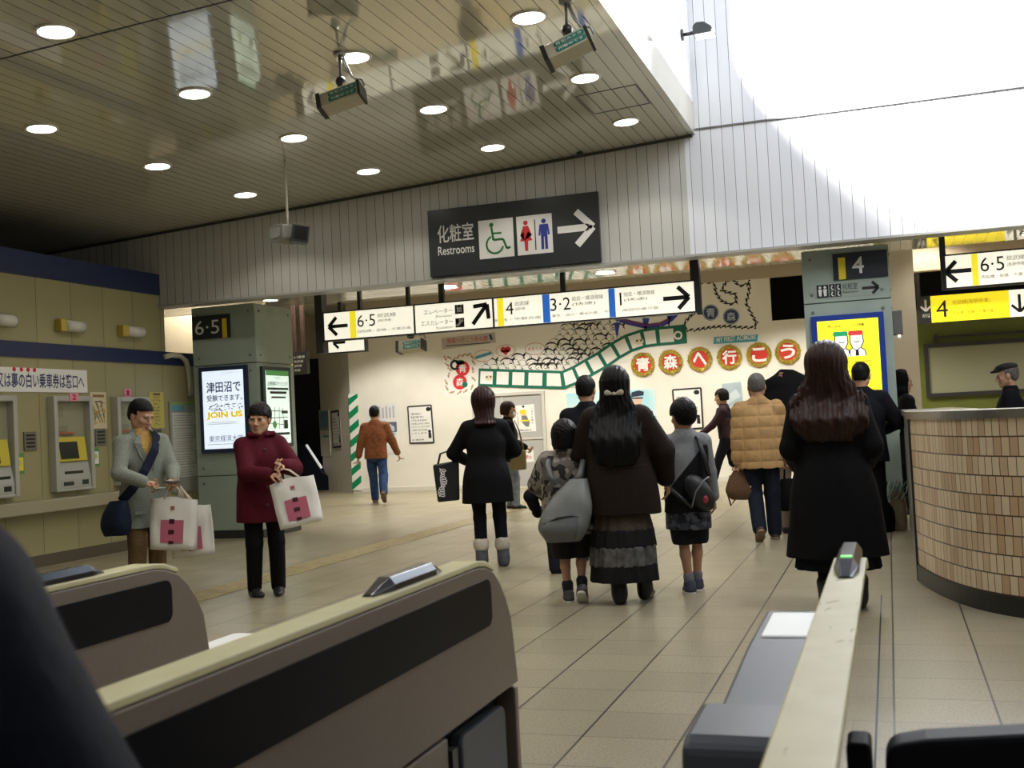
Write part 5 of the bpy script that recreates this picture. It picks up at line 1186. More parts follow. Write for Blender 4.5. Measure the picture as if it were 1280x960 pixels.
        for a, b in ((0, 1), (2, 3), (4, 5), (6, 7), (0, 2), (1, 3), (4, 6), (5, 7), (0, 4), (1, 5), (2, 6), (3, 7)):
            A, B = np.array(cor[a]), np.array(cor[b])
            da = D[tuple((ijk+A).T)]; db = D[tuple((ijk+B).T)]; w = (da < 0) != (db < 0); t = (da/(da-db+1e-20))[:, None]
            p = A+t*(B-A); acc[w] += p[w]; cnt[w] += 1
        V = lo+h*(ijk+acc/np.maximum(cnt, 1)[:, None])
        Q = []
        for axd in range(3):
            u, v = (axd+1) % 3, (axd+2) % 3
            sa = [slice(None)]*3; sb = [slice(None)]*3; sa[axd] = slice(0, n[axd]-1); sb[axd] = slice(1, n[axd])
            ch = S[tuple(sa)] != S[tuple(sb)]; inside = S[tuple(sa)]
            e = np.argwhere(ch); e = e[(e[:, u] > 0) & (e[:, v] > 0) & (e[:, u] < n[u]-1) & (e[:, v] < n[v]-1)]
            if not len(e): continue
            def cell(du, dv):
                c = e.copy(); c[:, u] += du; c[:, v] += dv; return idx[tuple(c.T)]
            q = np.stack([cell(-1, -1), cell(0, -1), cell(0, 0), cell(-1, 0)], 1)
            ins = inside[tuple(e.T)]; q[~ins] = q[~ins][:, ::-1]; Q.append(q)
        Q = np.concatenate(Q); Q = Q[(Q >= 0).all(1)]
        # keep the largest island and anything not tiny
        me = bpy.data.meshes.new(name)
        me.vertices.add(len(V)); me.vertices.foreach_set('co', V.astype(np.float32).ravel())
        me.loops.add(len(Q)*4); me.loops.foreach_set('vertex_index', Q.astype(np.int32).ravel())
        me.polygons.add(len(Q)); me.polygons.foreach_set('loop_start', np.arange(0, len(Q)*4, 4, dtype=np.int32)); me.polygons.foreach_set('loop_total', np.full(len(Q), 4, np.int32))
        me.update(calc_edges=True); me.validate()
        me.polygons.foreach_set('use_smooth', np.ones(len(me.polygons), bool))
        me.materials.append(mt)
        o = bpy.data.objects.new(name, me); COL.objects.link(o)
        if parent is not None: o.parent = parent
        return o

def wrinkle(amp, seed=0.0, f=1.0):
    """irregular cloth folds: warped waves of several directions, strong only in patches"""
    rs = np.random.RandomState(int(seed*10)+3); D = rs.normal(size=(5, 3)); D /= np.linalg.norm(D, axis=1)[:, None]; D[:, 2] *= .75; ph = rs.uniform(0, 6, 12)
    def g(x, y, z):
        wx = .9*np.sin(7.1*z*f+ph[0]+3*x)+.7*np.sin(11*y*f+5*x+ph[1]); wz = .9*np.sin(8.3*x*f+ph[2])+.6*np.sin(6.1*y*f+4*z+ph[3]); o = 0
        for i, q in enumerate((13, 19, 24, 31, 38)): o = o+np.sin(q*f*(D[i, 0]*x+D[i, 1]*y+D[i, 2]*z)+wx*(1+.2*i)+wz+ph[4+i])*(.62**i)
        m = .5+.5*np.sin(5.3*z*f+2*wx+ph[9])
        return amp*.62*o*(.35+.65*m)
    return g

def rotm(yaw=0, pitch=0, roll=0):
    """columns are the head's own axes: yaw left about z, pitch > 0 looks down, roll to the side"""
    cy, sy, cp, sp, cr, sr = math.cos(yaw), math.sin(yaw), math.cos(pitch), math.sin(pitch), math.cos(roll), math.sin(roll)
    Rz = np.array([[cy, -sy, 0], [sy, cy, 0], [0, 0, 1]]); Rx = np.array([[1, 0, 0], [0, cp, sp], [0, -sp, cp]]); Ry = np.array([[cr, 0, sr], [0, 1, 0], [-sr, 0, cr]])
    return Rz @ Rx @ Ry

def ik(a, t, l1, l2, pole):
    a, t, pole = (np.array(q, float) for q in (a, t, pole)); d = t-a; L = float(np.linalg.norm(d)); Lm = (l1+l2)*.999
    if L > Lm: t = a+d*(Lm/L); d = t-a; L = Lm
    u = d/L; p = pole-u*float(pole @ u); p = p/(np.linalg.norm(p)+1e-9)
    c = (l1*l1+L*L-l2*l2)/(2*l1*L); c = max(-1, min(1, c))
    return a+u*l1*c+p*l1*math.sqrt(max(0, 1-c*c)), t

SKIN = mat('skin', (.50, .28, .17), .5, noise=.12, nscale=8)
SKIN_C = mat('skin_child', (.46, .25, .15), .5, noise=.12, nscale=8)
EYE_W = mat('eye_white', (.38, .34, .30), .4); EYE_D = mat('eye_dark', (.02, .012, .01), .2); LIP = mat('lip', (.42, .14, .11), .45); BROW = mat('brow', (.02, .016, .014), .7)
HAIR_B = mat('hair_black', (.005, .0045, .005), .5, noise=.5, nscale=60, stretch=(1, 1, .12), bump=.3, spec=.16)
HAIR_BR = mat('hair_brown', (.034, .012, .007), .45, noise=.5, nscale=70, stretch=(1, 1, .08), bump=.3, spec=.2)
HAIR_RB = mat('hair_red_brown', (.030, .009, .007), .45, noise=.5, nscale=70, stretch=(1, 1, .08), bump=.3, spec=.2)
HAIR_G = mat('hair_grey', (.11, .10, .095), .5, noise=.5, nscale=80, bump=.4)

class Person:
    def __init__(s, label, loc, yaw, H, sex='m', child=False, h=.007, hl=None, hr=None, el=(-.5, -1, -.25), er=(.5, -1, -.25), fl=(-.10, 0, 0, 0, 0), fr_=(.10, 0, 0, 0, 0),
                 head=(0, 0, 0), lean=0.0, curl=.35, drop=0.0, kneel=(0, 1, 0), skin=None, body_lean_x=0.0, curl_l=None, curl_r=None, shw=None, hscale=1.0):
        s.H = H; s.h = h; s.sex = sex; k = H/1.70; s.k = k; s.child = child; s.lean = lean; s.label = label
        hs = (1.0 if not child else .92+.35*(1.55-H)) * hscale; s.hk = 1.11*(.45*k+.55)*hscale if not child else (1.0 if H > 1.2 else .95)*hscale
        s.skin = skin or SKIN
        s.hip_z = .515*H-drop; s.sh_z = .787*H-drop; s.neck_z = .845*H-drop; s.ly = lambda z: lean*(z-s.hip_z); s.lx = lambda z: body_lean_x*(z-s.hip_z)
        w = (shw or (.178 if sex == 'm' else .158))*k*(.94 if child else 1)
        s.w = w; s.SL = np.array([-w+s.lx(s.sh_z), s.ly(s.sh_z), s.sh_z]); s.SR = np.array([w+s.lx(s.sh_z), s.ly(s.sh_z), s.sh_z])
        ua, fa = .168*H, .148*H
        hl = np.array(hl, float) if hl is not None else np.array([-w-.07*k, .03*k+lean*.1, .47*H]); hr = np.array(hr, float) if hr is not None else np.array([w+.07*k, .03*k+lean*.1, .47*H])
        s.EL, s.WL = ik(s.SL, hl, ua, fa, el); s.ER, s.WR = ik(s.SR, hr, ua, fa, er)
        s.HL = np.array([-.09*k, 0, s.hip_z]); s.HR = np.array([.09*k, 0, s.hip_z]); th = .5*(.515*H-.082*k)*1.006
        # feet rows: x, y, lift, heel pitch (radians, toes down positive), toe-out
        def ank(F): x, y, lz, p, to = F; return np.array([x*k, y*k, .082*k+lz])
        s.FL, s.FR = fl, fr_
        s.KL, s.AL = ik(s.HL, ank(fl), th, th, kneel); s.KR, s.AR = ik(s.HR, ank(fr_), th, th, kneel)
        s.Rh = rotm(*head); s.hc = np.array([s.lx(.93*H), s.ly(.93*H)+.012*k, H-drop-.112*s.hk])
        s.hp = lambda x, y, z: s.hc+s.Rh @ (np.array([x, y, z])*s.hk)
        s.dl = (s.WL-s.EL)/np.linalg.norm(s.WL-s.EL); s.dr = (s.WR-s.ER)/np.linalg.norm(s.WR-s.ER)
        s.curl = (curl_l if curl_l is not None else curl, curl_r if curl_r is not None else curl)
        b = Sdf(); kk = k; H_ = H
        fem = sex == 'f'
        b.loft([(.44*H, s.lx(.44*H), 0, .10*k, .075*k), (.50*H, 0, 0, .155*k, .098*k), (.60*H-drop*.5, s.lx(.6*H), s.ly(.60*H), .120*k, .082*k), (.72*H-drop, s.lx(.72*H), s.ly(.72*H), .145*k, .098*k), (.775*H-drop, s.lx(.79*H), s.ly(.79*H), .125*k, .075*k), (.82*H-drop, s.lx(.83*H), s.ly(.83*H), .06*k, .052*k)], .03)
        b.cone(s.SL, .05*k, s.SR, .05*k, .04)
        for S_, E, W in ((s.SL, s.EL, s.WL), (s.SR, s.ER, s.WR)):
            b.cone(S_, .047*k, E, .036*k, .03); b.cone(E, .037*k, W, .025*k, .02)
        for Hp, K, A in ((s.HL, s.KL, s.AL), (s.HR, s.KR, s.AR)):
            b.cone(Hp, .078*k, K, .050*k, .03); b.cone(K, .046*k, K+(A-K)*.35-np.array([0, .008*k, 0]), .046*k, .02); b.cone(K+(A-K)*.35-np.array([0, .008*k, 0]), .046*k, A, .032*k, .02)
        # neck and head
        nk = np.array([s.lx(.83*H), s.ly(.83*H)-.008*k, .83*H-drop]); q = s.hp
        b.cone(nk, .056*k, q(0, -.022, -.055), .050*s.hk, .03)
        c = s.hk; R = s.Rh
        b.ell(q(0, -.014, .030), np.array([.074, .093, .086])*c, .02, R); b.ell(q(0, .020, -.035), np.array([.062, .068, .080])*c, .02, R)
        b.ell(q(0, .066, -.092), np.array([.026, .022, .020])*c, .025, R)
        for sg in (-1, 1):
            b.cone(q(sg*.052, -.002, -.055), .020*c, q(sg*.015, .062, -.098), .016*c, .02); b.ell(q(sg*.040, .060, -.022), np.array([.024, .020, .020])*c, .015, R)
            b.ell(q(sg*.0325, .096, .004), np.array([.017, .013, .010])*c, .010, R, '-')
            b.ell(q(sg*.076, -.008, -.010), np.array([.010, .021, .032])*c, .008, R); b.ell(q(sg*.010, .092, -.036), np.array([.009, .010, .008])*c, .006, R)
        b.cone(q(-.036, .080, .020), .011*c, q(.036, .080, .020), .011*c, .012)
        b.cone(q(0, .088, .006), .008*c, q(0, .105, -.030), .0125*c, .010)
        b.ell(q(0, .086, -.061), np.array([.023, .011, .006])*c, .006, R); b.ell(q(0, .084, -.072), np.array([.019, .011, .006])*c, .006, R)
        # hands
        s.palm = []
        for sg, W, d, cu in ((-1, s.WL, s.dl, s.curl[0]), (1, s.WR, s.dr, s.curl[1])):
            med = np.array([-sg, 0, 0], float); n_ = med-d*float(med @ d)
            if np.linalg.norm(n_) < .3: n_ = np.array([0, 0, -1.0])-d*float(np.array([0, 0, -1.0]) @ d)
            if abs(d[2]) < .6: n_ = np.array([-sg*.5, 0, -.8])-d*float(np.array([-sg*.5, 0, -.8]) @ d)
            n_ = n_/np.linalg.norm(n_); wv = np.cross(n_, d)*(-sg if True else 1)
            if wv @ np.array([0, 1, .6]) < 0: wv = -wv
            hk2 = k*(.96 if fem else 1.0)
            P0 = W+d*.015*k; P1 = W+d*.085*hk2
            b.cone(P0, .026*hk2, P1-d*.01, .034*hk2, .012, flat=(n_, 1.9))
            for i in range(4):
                p = P1+wv*(.028-.0187*i)*hk2-d*.004*i; dd = d.copy()
                ln = [.95, 1.05, 1.0, .8][i]; ang = cu*(1+.12*i)
                for sgm, (L, r0, r1) in enumerate(((.040, .0095, .0088), (.027, .0088, .008), (.021, .008, .007))):
                    ca, sa = math.cos(ang), math.sin(ang); nn = n_
                    dd2 = dd*ca+nn*sa; nn2 = nn*ca-dd*sa; dd = dd2/np.linalg.norm(dd2); n_loc = nn2
                    e = p+dd*L*ln*hk2; b.cone(p, r0*hk2, e, r1*hk2, .004); p = e; ang = cu*1.05
                    n_ = n_loc
                n_ = n_-d*float(n_ @ d); n_ = n_/np.linalg.norm(n_)
            tb = W+d*.030*k+wv*.024*k; td = d*.62+wv*.70+n_*.28; td /= np.linalg.norm(td); te = tb+td*.045*hk2; t2 = d*.85+n_*(.3+.4*cu)+wv*.1; t2 /= np.linalg.norm(t2)
            b.cone(tb-d*.01, .013*hk2, te, .0105*hk2, .008); b.cone(te, .0105*hk2, te+t2*.030*hk2, .008*hk2, .004)
            s.palm.append(W+d*.07*k+n_*.02*k)
        s.o = b.mesh('person', s.skin, h)
        s.o.location = loc; s.o.rotation_euler = (0, 0, yaw); tag(s.o, label, 'person'); s.loc = np.array(loc, float); s.yaw = yaw
    def world(s, p):
        c, n_ = math.cos(s.yaw), math.sin(s.yaw); return np.array([s.loc[0]+p[0]*c-p[1]*n_, s.loc[1]+p[0]*n_+p[1]*c, s.loc[2]+p[2]])
    def face(s, brows=True, lips=True):
        q = s.hp; c = s.hk; h = .0035
        for sg in (-1, 1):
            e = Sdf().ell(q(sg*.0325, .081, .003), np.array([.0125, .007, .0040])*c, .004, s.Rh).mesh('eye', EYE_W, h, s.o)
            Sdf().ell(q(sg*.0325, .0855, .003), np.array([.0060, .0055, .0042])*c, .003, s.Rh).mesh('iris', EYE_D, .0025, e)
            Sdf().cone(q(sg*.047, .078, .0085), .0026*c, q(sg*.018, .088, .0085), .0026*c, .002).mesh('eyelid', BROW, .0028, e)
            if brows: Sdf().cone(q(sg*.018, .0915, .022), .0028*c, q(sg*.046, .080, .0245), .002*c, .003, flat=(s.Rh[:, 1], 1.3)).mesh('eyebrow', BROW, .0028, s.o)
        if lips: Sdf().ell(q(0, .090, -.061), np.array([.021, .009, .0048])*c, .003, s.Rh).ell(q(0, .088, -.071), np.array([.017, .009, .0052])*c, .003, s.Rh).mesh('lips', LIP, .0028, s.o)
    # ---- hair
    def hair_short(s, mt=HAIR_B, vol=.010, nape=-.055, fringe=.05, h=None, fore=.062):
        q = s.hp; c = s.hk; R = s.Rh; a = Sdf()
        a.ell(q(0, -.016, .034), np.array([.074+vol, .094+vol, .086+vol])*c, .02, R); a.ell(q(0, -.055, -.02), np.array([.058+vol*.6, .042+vol, .05])*c, .03, R)
        C0 = s.hc
        def loc(x, y, z): dx, dy, dz = x-C0[0], y-C0[1], z-C0[2]; return [(dx*R[0][i]+dy*R[1][i]+dz*R[2][i])/c for i in range(3)]
        def f(x, y, z):
            u, v, w = loc(x, y, z)
            front = np.minimum(v-(.028-.25*np.maximum(0, w-.0)), fringe-w-.22*np.abs(u))      # the face stays clear
            side = np.minimum(np.minimum(np.abs(u)-.050, v+.028), .012-w)                     # ears stay clear
            return np.maximum(np.maximum(front, np.maximum(nape-w, side)), v-fore-.04)*c
        a.cutfn(f); a.noise(lambda x, y, z: .0022*np.sin(x*190+3*np.sin(z*60))*np.sin(y*170+2*np.sin(z*80)))
        return a.mesh('hair', mt, h or min(s.h, .006), s.o)
    def hair_bob(s, mt=HAIR_B, vol=.018, down=-.10, h=None, fringe=.035, wave=.0):
        q = s.hp; c = s.hk; R = s.Rh; a = Sdf()
        a.ell(q(0, -.016, .034), np.array([.075+vol, .095+vol, .087+vol])*c, .02, R); a.ell(q(0, -.03, down*.45), np.array([.072+vol, .072+vol, abs(down)*.75+.03])*c, .03, R)
        C0 = s.hc
        def f(x, y, z):
            dx, dy, dz = x-C0[0], y-C0[1], z-C0[2]; u, v, w = [(dx*R[0][i]+dy*R[1][i]+dz*R[2][i])/c for i in range(3)]
            front = np.minimum(v-(.022+.2*np.maximum(0, .06-np.abs(u))*0), np.minimum(fringe-w+.3*np.abs(u), .075-np.abs(u)+.0*w))
            return np.maximum(front, down-w)*c
        a.cutfn(f); a.noise(lambda x, y, z: .003*np.sin(x*150+3*np.sin(z*40))*np.sin(y*140+2*np.sin(z*50)))
        return a.mesh('hair', mt, h or min(s.h, .006), s.o)
    def hair_long(s, mt, bottom, width=.10, vol=.016, thick=.035, wave=.006, h=None, back=None, fringe=.04):
        """hair hanging down the back to height bottom (local z)"""
        q = s.hp; c = s.hk; R = s.Rh; a = Sdf(); k = s.k
        a.ell(q(0, -.016, .034), np.array([.076+vol, .097+vol, .088+vol])*c, .02, R)
        zt = s.hc[2]+.03*c; zs = s.sh_z
        by = lambda z: s.ly(z)-(back if back is not None else .115)*k
        rows = [(bottom, s.lx(bottom), by(bottom), width*.62*k, thick*.6*k), (bottom+.06, s.lx(bottom), by(bottom), width*.95*k, thick*k), ((bottom+zs)/2+.02, 0, by(zs)-.005, width*1.12*k, thick*1.1*k), (zs+.02*k, s.lx(zs), s.hc[1]-.085*k, width*1.05*k, .045*k), (s.hc[2]-.06*c, s.hc[0], s.hc[1]-.038*c, max(.088*c, width*.68*k), .078*c), (zt, s.hc[0], s.hc[1]-.02*c, .088*c, .096*c)]
        rows = sorted(rows, key=lambda r: r[0]); a.loft(rows, .03, n=2.1, fold=lambda t, z: .03*np.sin(t*17+3*np.sin(z*9))+.02*np.sin(t*31+z*20))
        C0 = s.hc
        def f(x, y, z):
            dx, dy, dz = x-C0[0], y-C0[1], z-C0[2]; u, v, w = [(dx*R[0][i]+dy*R[1][i]+dz*R[2][i])/c for i in range(3)]
            return np.minimum(v-.025, np.minimum(fringe-w+.3*np.abs(u), w+.5))*c
        a.cutfn(f); a.noise(lambda x, y, z: np.clip((s.hc[2]-z)/.16, .06, 1)*wave*np.sin(x*58+2*np.sin(z*17+y*9))*np.sin(z*21+x*13+1)+.0022*np.sin(x*210+2*np.sin(z*13)))
        return a.mesh('hair', mt, h or min(s.h, .006), s.o)
    # ---- clothes
    def top(s, name, mt, hem, hem_r, hip_r=None, waist_r=(.155, .115), chest_r=(.185, .135), sl=(.072, .062, .048), collar=.025, cuff=.0, wr=.006, seed=1.0, quilt=None, vcut=None, h=None, shoulder=.060, hood=False, sleeve_end=0.0, cut=None, n=2.3, neck_r=.062):
        k = s.k; H = s.H; a = Sdf(); d = s.hip_z-.515*H; Z = lambda f: f*H+d
        hip_r = hip_r or ((hem_r[0]+waist_r[0])/2, (hem_r[1]+waist_r[1])/2)
        rows = [(hem, s.lx(hem)*(hem > s.hip_z), s.ly(hem)*(hem > s.hip_z), hem_r[0]*k, hem_r[1]*k)]
        if hem < Z(.49): rows.append((Z(.53), 0, 0, hip_r[0]*k, hip_r[1]*k))
        rows += [(Z(.62), s.lx(Z(.62)), s.ly(Z(.62)), waist_r[0]*k, waist_r[1]*k), (Z(.72), s.lx(Z(.72)), s.ly(Z(.72)), chest_r[0]*k, chest_r[1]*k), (Z(.775), s.lx(Z(.775)), s.ly(Z(.775))-.004, chest_r[0]*.84*k, chest_r[1]*.80*k), (Z(.812), s.lx(Z(.812)), s.ly(Z(.812))-.006, .112*k, .085*k), (Z(.845)+collar, s.lx(Z(.84)), s.ly(Z(.84))-.006, neck_r*k, (neck_r+.004)*k)]
        a.loft(rows, .02, n=n)
        nb = np.array([s.lx(Z(.82)), s.ly(Z(.82))-.012*k, Z(.822)])
        for S_ in (s.SL, s.SR): a.cone(nb, .062*k, S_, shoulder*k, .05)
        for S_, E, W in ((s.SL, s.EL, s.WL), (s.SR, s.ER, s.WR)):
            a.cone(S_, sl[0]*k, E, sl[1]*k, .035)
        for E, W in ((s.EL, s.WL), (s.ER, s.WR)):
            e = W+(E-W)/np.linalg.norm(E-W)*(sleeve_end+sl[2]*k*.55)
            a.cone(E, sl[1]*k, e, sl[2]*k, .018)
        if hood: a.cone((s.lx(Z(.84))-.05*k, s.ly(Z(.84))-.09*k, Z(.845)), .045*k, (s.lx(Z(.84))+.05*k, s.ly(Z(.84))-.09*k, Z(.845)), .045*k, .04)
        if wr: a.noise(wrinkle(wr, seed))
        if quilt:
            p, amp = quilt; a.noise(lambda x, y, z: -amp*np.sqrt(np.abs(np.sin(math.pi*z/p)))*np.sqrt(np.abs(np.sin(math.pi*(x+.02)/(p*1.35))))+amp*.6)
        if vcut: a.cutfn(vcut)
        if cut: a.cutfn(cut)
        a.cutfn(lambda x, y, z: np.where((np.abs(x-s.lx(hem)) < hem_r[0]*k*1.35) & (np.abs(y) < hem_r[1]*k*2.4), hem-z-.0, -1.0)*(np.ones_like(x*y*z)) if hem < Z(.47) and False else -np.ones_like(x+y+z))
        return a.mesh(name, mt, h or s.h, s.o)
    def trousers(s, mt, r=(.098, .072, .062), wr=.005, seed=2.0, end=None, h=None, name='trousers', hipr=(.172, .118)):
        k = s.k; a = Sdf(); H = s.H; z = s.hip_z
        a.loft([(z-.07*H, 0, 0, hipr[0]*.8*k, hipr[1]*.85*k), (z-.03*H, 0, 0, hipr[0]*k, hipr[1]*k), (z+.04*H, 0, s.ly(z+.04*H), hipr[0]*.96*k, hipr[1]*.95*k), (z+.09*H, 0, s.ly(z+.09*H), hipr[0]*.88*k, hipr[1]*.88*k)], .03)
        for Hp, K, A in ((s.HL, s.KL, s.AL), (s.HR, s.KR, s.AR)):
            a.cone(Hp, r[0]*k, K, r[1]*k, .03)
            t = 1.0 if end is None else end
            if t > 0: e = K+(A-K)*t; a.cone(K, r[1]*k, e, (r[1]+(r[2]-r[1])*t)*k, .02)
        if wr: a.noise(wrinkle(wr, seed, 1.1))
        return a.mesh(name, mt, h or s.h, s.o)
    def shorts(s, mt, zcut, r=(.105, .098), wr=.004, seed=3.0, h=None):
        k = s.k; a = Sdf(); z = s.hip_z; H = s.H
        a.loft([(z-.07*H, 0, 0, .15*k, .11*k), (z-.02*H, 0, 0, .175*k, .125*k), (z+.08*H, 0, s.ly(z+.08*H), .155*k, .11*k)], .03)
        for Hp, K, A in ((s.HL, s.KL, s.AL), (s.HR, s.KR, s.AR)): a.cone(Hp, r[0]*k, K-(K-Hp)*.02, r[1]*k, .03)
        a.cutfn(lambda x, y, z_: zcut-z_); a.noise(wrinkle(wr, seed, 1.1))
        return a.mesh('shorts', mt, h or s.h, s.o)
    def shoes(s, mt, sole=None, shaft=0.0, shaft_r=(.056, .06), big=1.0, h=None, cuff=None, name='shoe'):
        k = s.k*(1.0 if not s.child else 1.08); out = []
        for A, K, F in ((s.AL, s.KL, s.FL), (s.AR, s.KR, s.FR)):
            x, y, lz, p, to = F; f = np.array([math.sin(to)*math.cos(p), math.cos(to)*math.cos(p), -math.sin(p)]); f /= np.linalg.norm(f)
            u = np.array([math.sin(to)*math.sin(p), math.cos(to)*math.sin(p), math.cos(p)]); sd = np.cross(f, u)
            a = Sdf(); g = k*big; hl = A-f*.030*g-u*.052*k; mid = A+f*.05*g-u*.050*k; toe = A+f*.135*g-u*.058*k
            a.cone(hl, .036*g, mid, .038*g, .02); a.cone(mid, .040*g, toe, .033*g, .03, flat=(u, 1.25)); a.cone(A-f*.012*k, .043*g, A-f*.02*k-u*.04*k, .041*g, .03); a.cone(A, .036*g, mid, .036*g, .03)
            if shaft: a.cone(A-u*.01, shaft_r[0]*k, A+(K-A)*shaft/np.linalg.norm(K-A), shaft_r[1]*k, .03)
            b0 = .0825*k
            pl = lambda x_, y_, z_, A=A, u=u, b0=b0: -((x_-A[0])*u[0]+(y_-A[1])*u[1]+(z_-A[2])*u[2]+b0-(.026*k if sole else 0))
            a.cutfn(pl); a.noise(wrinkle(.0012, 4.0, 2.5))
            o = a.mesh(name, mt, h or min(s.h, .0065), s.o); out.append(o)
            if sole:
                q = Sdf(); q.cone(hl-u*.02*k, .040*g, mid-u*.02*k, .043*g, .02); q.cone(mid-u*.02*k, .044*g, toe-u*.012*k, .037*g, .03, flat=(u, 1.0))
                q.cutfn(lambda x_, y_, z_, A=A, u=u, b0=b0: np.abs((x_-A[0])*u[0]+(y_-A[1])*u[1]+(z_-A[2])*u[2]+b0-.015*k)-.0155*k)
                q.mesh('sole', sole, h or .006, o)
            if cuff:
                e = A+(K-A)*shaft/np.linalg.norm(K-A); q = Sdf(); q.cone(e-np.array([0, 0, .012]), (shaft_r[1]+.012)*k, e+np.array([0, 0, .012]), (shaft_r[1]+.012)*k, .01); q.noise(wrinkle(.004, 1.0, 5)); q.mesh('fur_cuff', cuff, .006, o)
        return out
    def skirt(s, mts, z_rows, h=None, fold=.05, nf=13, name='skirt'):
        """z_rows: list of (z, rx, ry) from the hem up; one mesh per tier"""
        k = s.k; objs = []
        for i, (mt, rows) in enumerate(zip(mts, z_rows)):
            a = Sdf(); a.loft([(z, 0, cy, rx*k, ry*k) for z, rx, ry, cy in rows], .01, n=2.1, fold=lambda t, z, i=i: fold*np.sin(t*nf+i*1.3+1.2*np.sin(t*3+i))+.4*fold*np.sin(t*(2*nf+5)+i*2)); a.noise(wrinkle(.003, 2+i, 1.0))
            o = a.mesh(name if i == 0 else 'tier', mt, h or s.h, s.o if i == 0 else objs[0]); objs.append(o)
        return objs[0]

def face_to(d):   # yaw that turns local +y to the world direction d
    return math.atan2(-d[0], d[1])

# ------------------------------------------------------------------ who stands where
def look(loc, away=1.0, right=0.0):
    v = np.array(loc[:2], float); v /= np.linalg.norm(v); r = np.array([v[1], -v[0]]); return face_to(v*away+r*right)
def ground(px, Z):
    """floor point on the sight line column px, at depth Z in front of the camera"""
    X = (px-640)/F_PX*Z; w = CR @ np.array([X, 0, -Z]); return (float(w[0]), float(w[1]), 0.0)
R_ = math.radians
def cloth(name, c, rough=.75, noise=.25, ns=60, bump=.15, **k): return mat(name, c, rough, noise=noise, nscale=ns, bump=bump, spec=.12, **k)
C_BLACK = cloth('cloth_black', (.0045, .0045, .0055)); C_INK = cloth('cloth_ink', (.0065, .007, .011)); C_DKBROWN = cloth('cloth_dark_brown', (.018, .012, .009)); C_JEANS = cloth('denim_dark', (.012, .016, .028))
SH_BLACK = mat('shoe_black', (.012, .012, .013), .35); SH_BROWN = mat('shoe_brown', (.14, .06, .03), .5); SOLE_W = mat('sole_white', (.66, .63, .56), .6); SOLE_B = mat('sole_brown', (.20, .15, .10), .6)

def camo(name, cols, scale):
    m = mat(name, cols[0], .8, spec=.25); h = NT(m); b = m.node_tree.nodes['Principled BSDF']
    tc = h.n('ShaderNodeTexCoord'); base = cols[0]
    for i, c in enumerate(cols[1:]):
        n = h.n('ShaderNodeTexNoise'); n.inputs['Scale'].default_value = scale; n.inputs['Detail'].default_value = 1.5; mp = h.n('ShaderNodeMapping'); mp.inputs['Location'].default_value = (3.1*i, 1.7*i, 5*i)
        h.link(tc.outputs['Object'], mp.inputs[0]); h.link(mp.outputs[0], n.inputs['Vector']); base = h.mix(h.math('GREATER_THAN', n.outputs[0], .54), base, c)
    h.link(base, b.inputs['Base Color']); return m

def paper_bag(name, label, loc, rz, W=.38, H=.40, D=.13, tilt=0.0, strap_top=None, group=None):
    """white shop bag, pink square with small dark marks"""
    t = thing(name, label, 'shopping bag', loc, 0, group)
    Rm = Matrix.Rotation(rz, 4, 'Z') @ Matrix.Rotation(tilt, 4, 'Y')
    def put(o): o.matrix_local = Rm; return o
    me = MB(); nx, nz = 9, 9; V = []; F = []
    random.seed(int(abs(loc[0]*100)))
    def ringpts(f):
        w = W/2*(1-.05*(1-f)); d = D/2*(.35+.65*(1-f)**.7 if f > .0 else 1); z = -H*(1-f)
        P = []
        for i in range(nx): u = i/(nx-1)*2-1; P.append((u*w, -d*(1-.25*abs(u)**3)+.006*math.sin(5*u+9*f), z+.012*math.sin(3*u+2)*f))
        for i in range(nx): u = 1-i/(nx-1)*2; P.append((u*w, d*(1-.25*abs(u)**3)+.006*math.sin(4*u+7*f), z+.012*math.sin(3*u+2)*f))
        return P
    n = 2*nx
    for j in range(nz): V += ringpts(j/(nz-1))
    for j in range(nz-1):
        for i in range(n): F.append((j*n+i, j*n+(i+1) % n, (j+1)*n+(i+1) % n, (j+1)*n+i))
    F.append(tuple(range(n))[::-1]); me.add(V, F)
    put(me.build('bag_body', mat('bag_white', (.82, .80, .76), .45, noise=.05, nscale=9, bump=.2), t, True))
    f = frame((0, 0, 0), (1, 0, 0), (0, 0, 1), (0, -1, 0)); d0 = D/2*.86
    def fy(u, v, c=0.0):   # follow the bulging front
        fz = 1+v/H; d = D/2*(.35+.65*(max(0, 1-fz))**.7); uu = u/(W/2); return (u, -(d*(1-.25*abs(uu)**3)+.006)-c, v)
    q = MB(); s = W*.25
    def patch(u0, u1, v0, v1, c, m):
        k = 5
        for i in range(k):
            a, b = v0+(v1-v0)*i/k, v0+(v1-v0)*(i+1)/k
            q.add([fy(u0, a, c), fy(u1, a, c), fy(u1, b, c), fy(u0, b, c)], [(0, 1, 2, 3)], m)
    patch(-s*.95, s*1.05, -H*.86, -H*.42, .002, 0); patch(-.02, .024, -H*.49, -H*.40, .004, 1); patch(-.025, .025, -H*.69, -H*.61, .004, 1); patch(-.02, .022, -H*.88, -H*.82, .004, 1); patch(-.016, .02, -H*.22, -H*.15, .003, 2)
    put(q.build('printed_mark', [mat('bag_pink', (.50, .13, .20), .5), mat('bag_mark_dark', (.05, .008, .012), .5), mat('bag_mark_rose', (.38, .12, .12), .5)], t))
    q = MB(); top = strap_top or (0, 0, .13)
    for y in (-.02, .02): q.tube([(-W*.2, y, -.01), (-W*.12+top[0]*.7, y, .07), (top[0], y*.3, top[2]), (W*.12+top[0]*.7, y, .07), (W*.2, y, -.01)], .006, 6)
    put(q.build('handle', mat('bag_cord', (.6, .5, .42), .7), t, True))
    return t

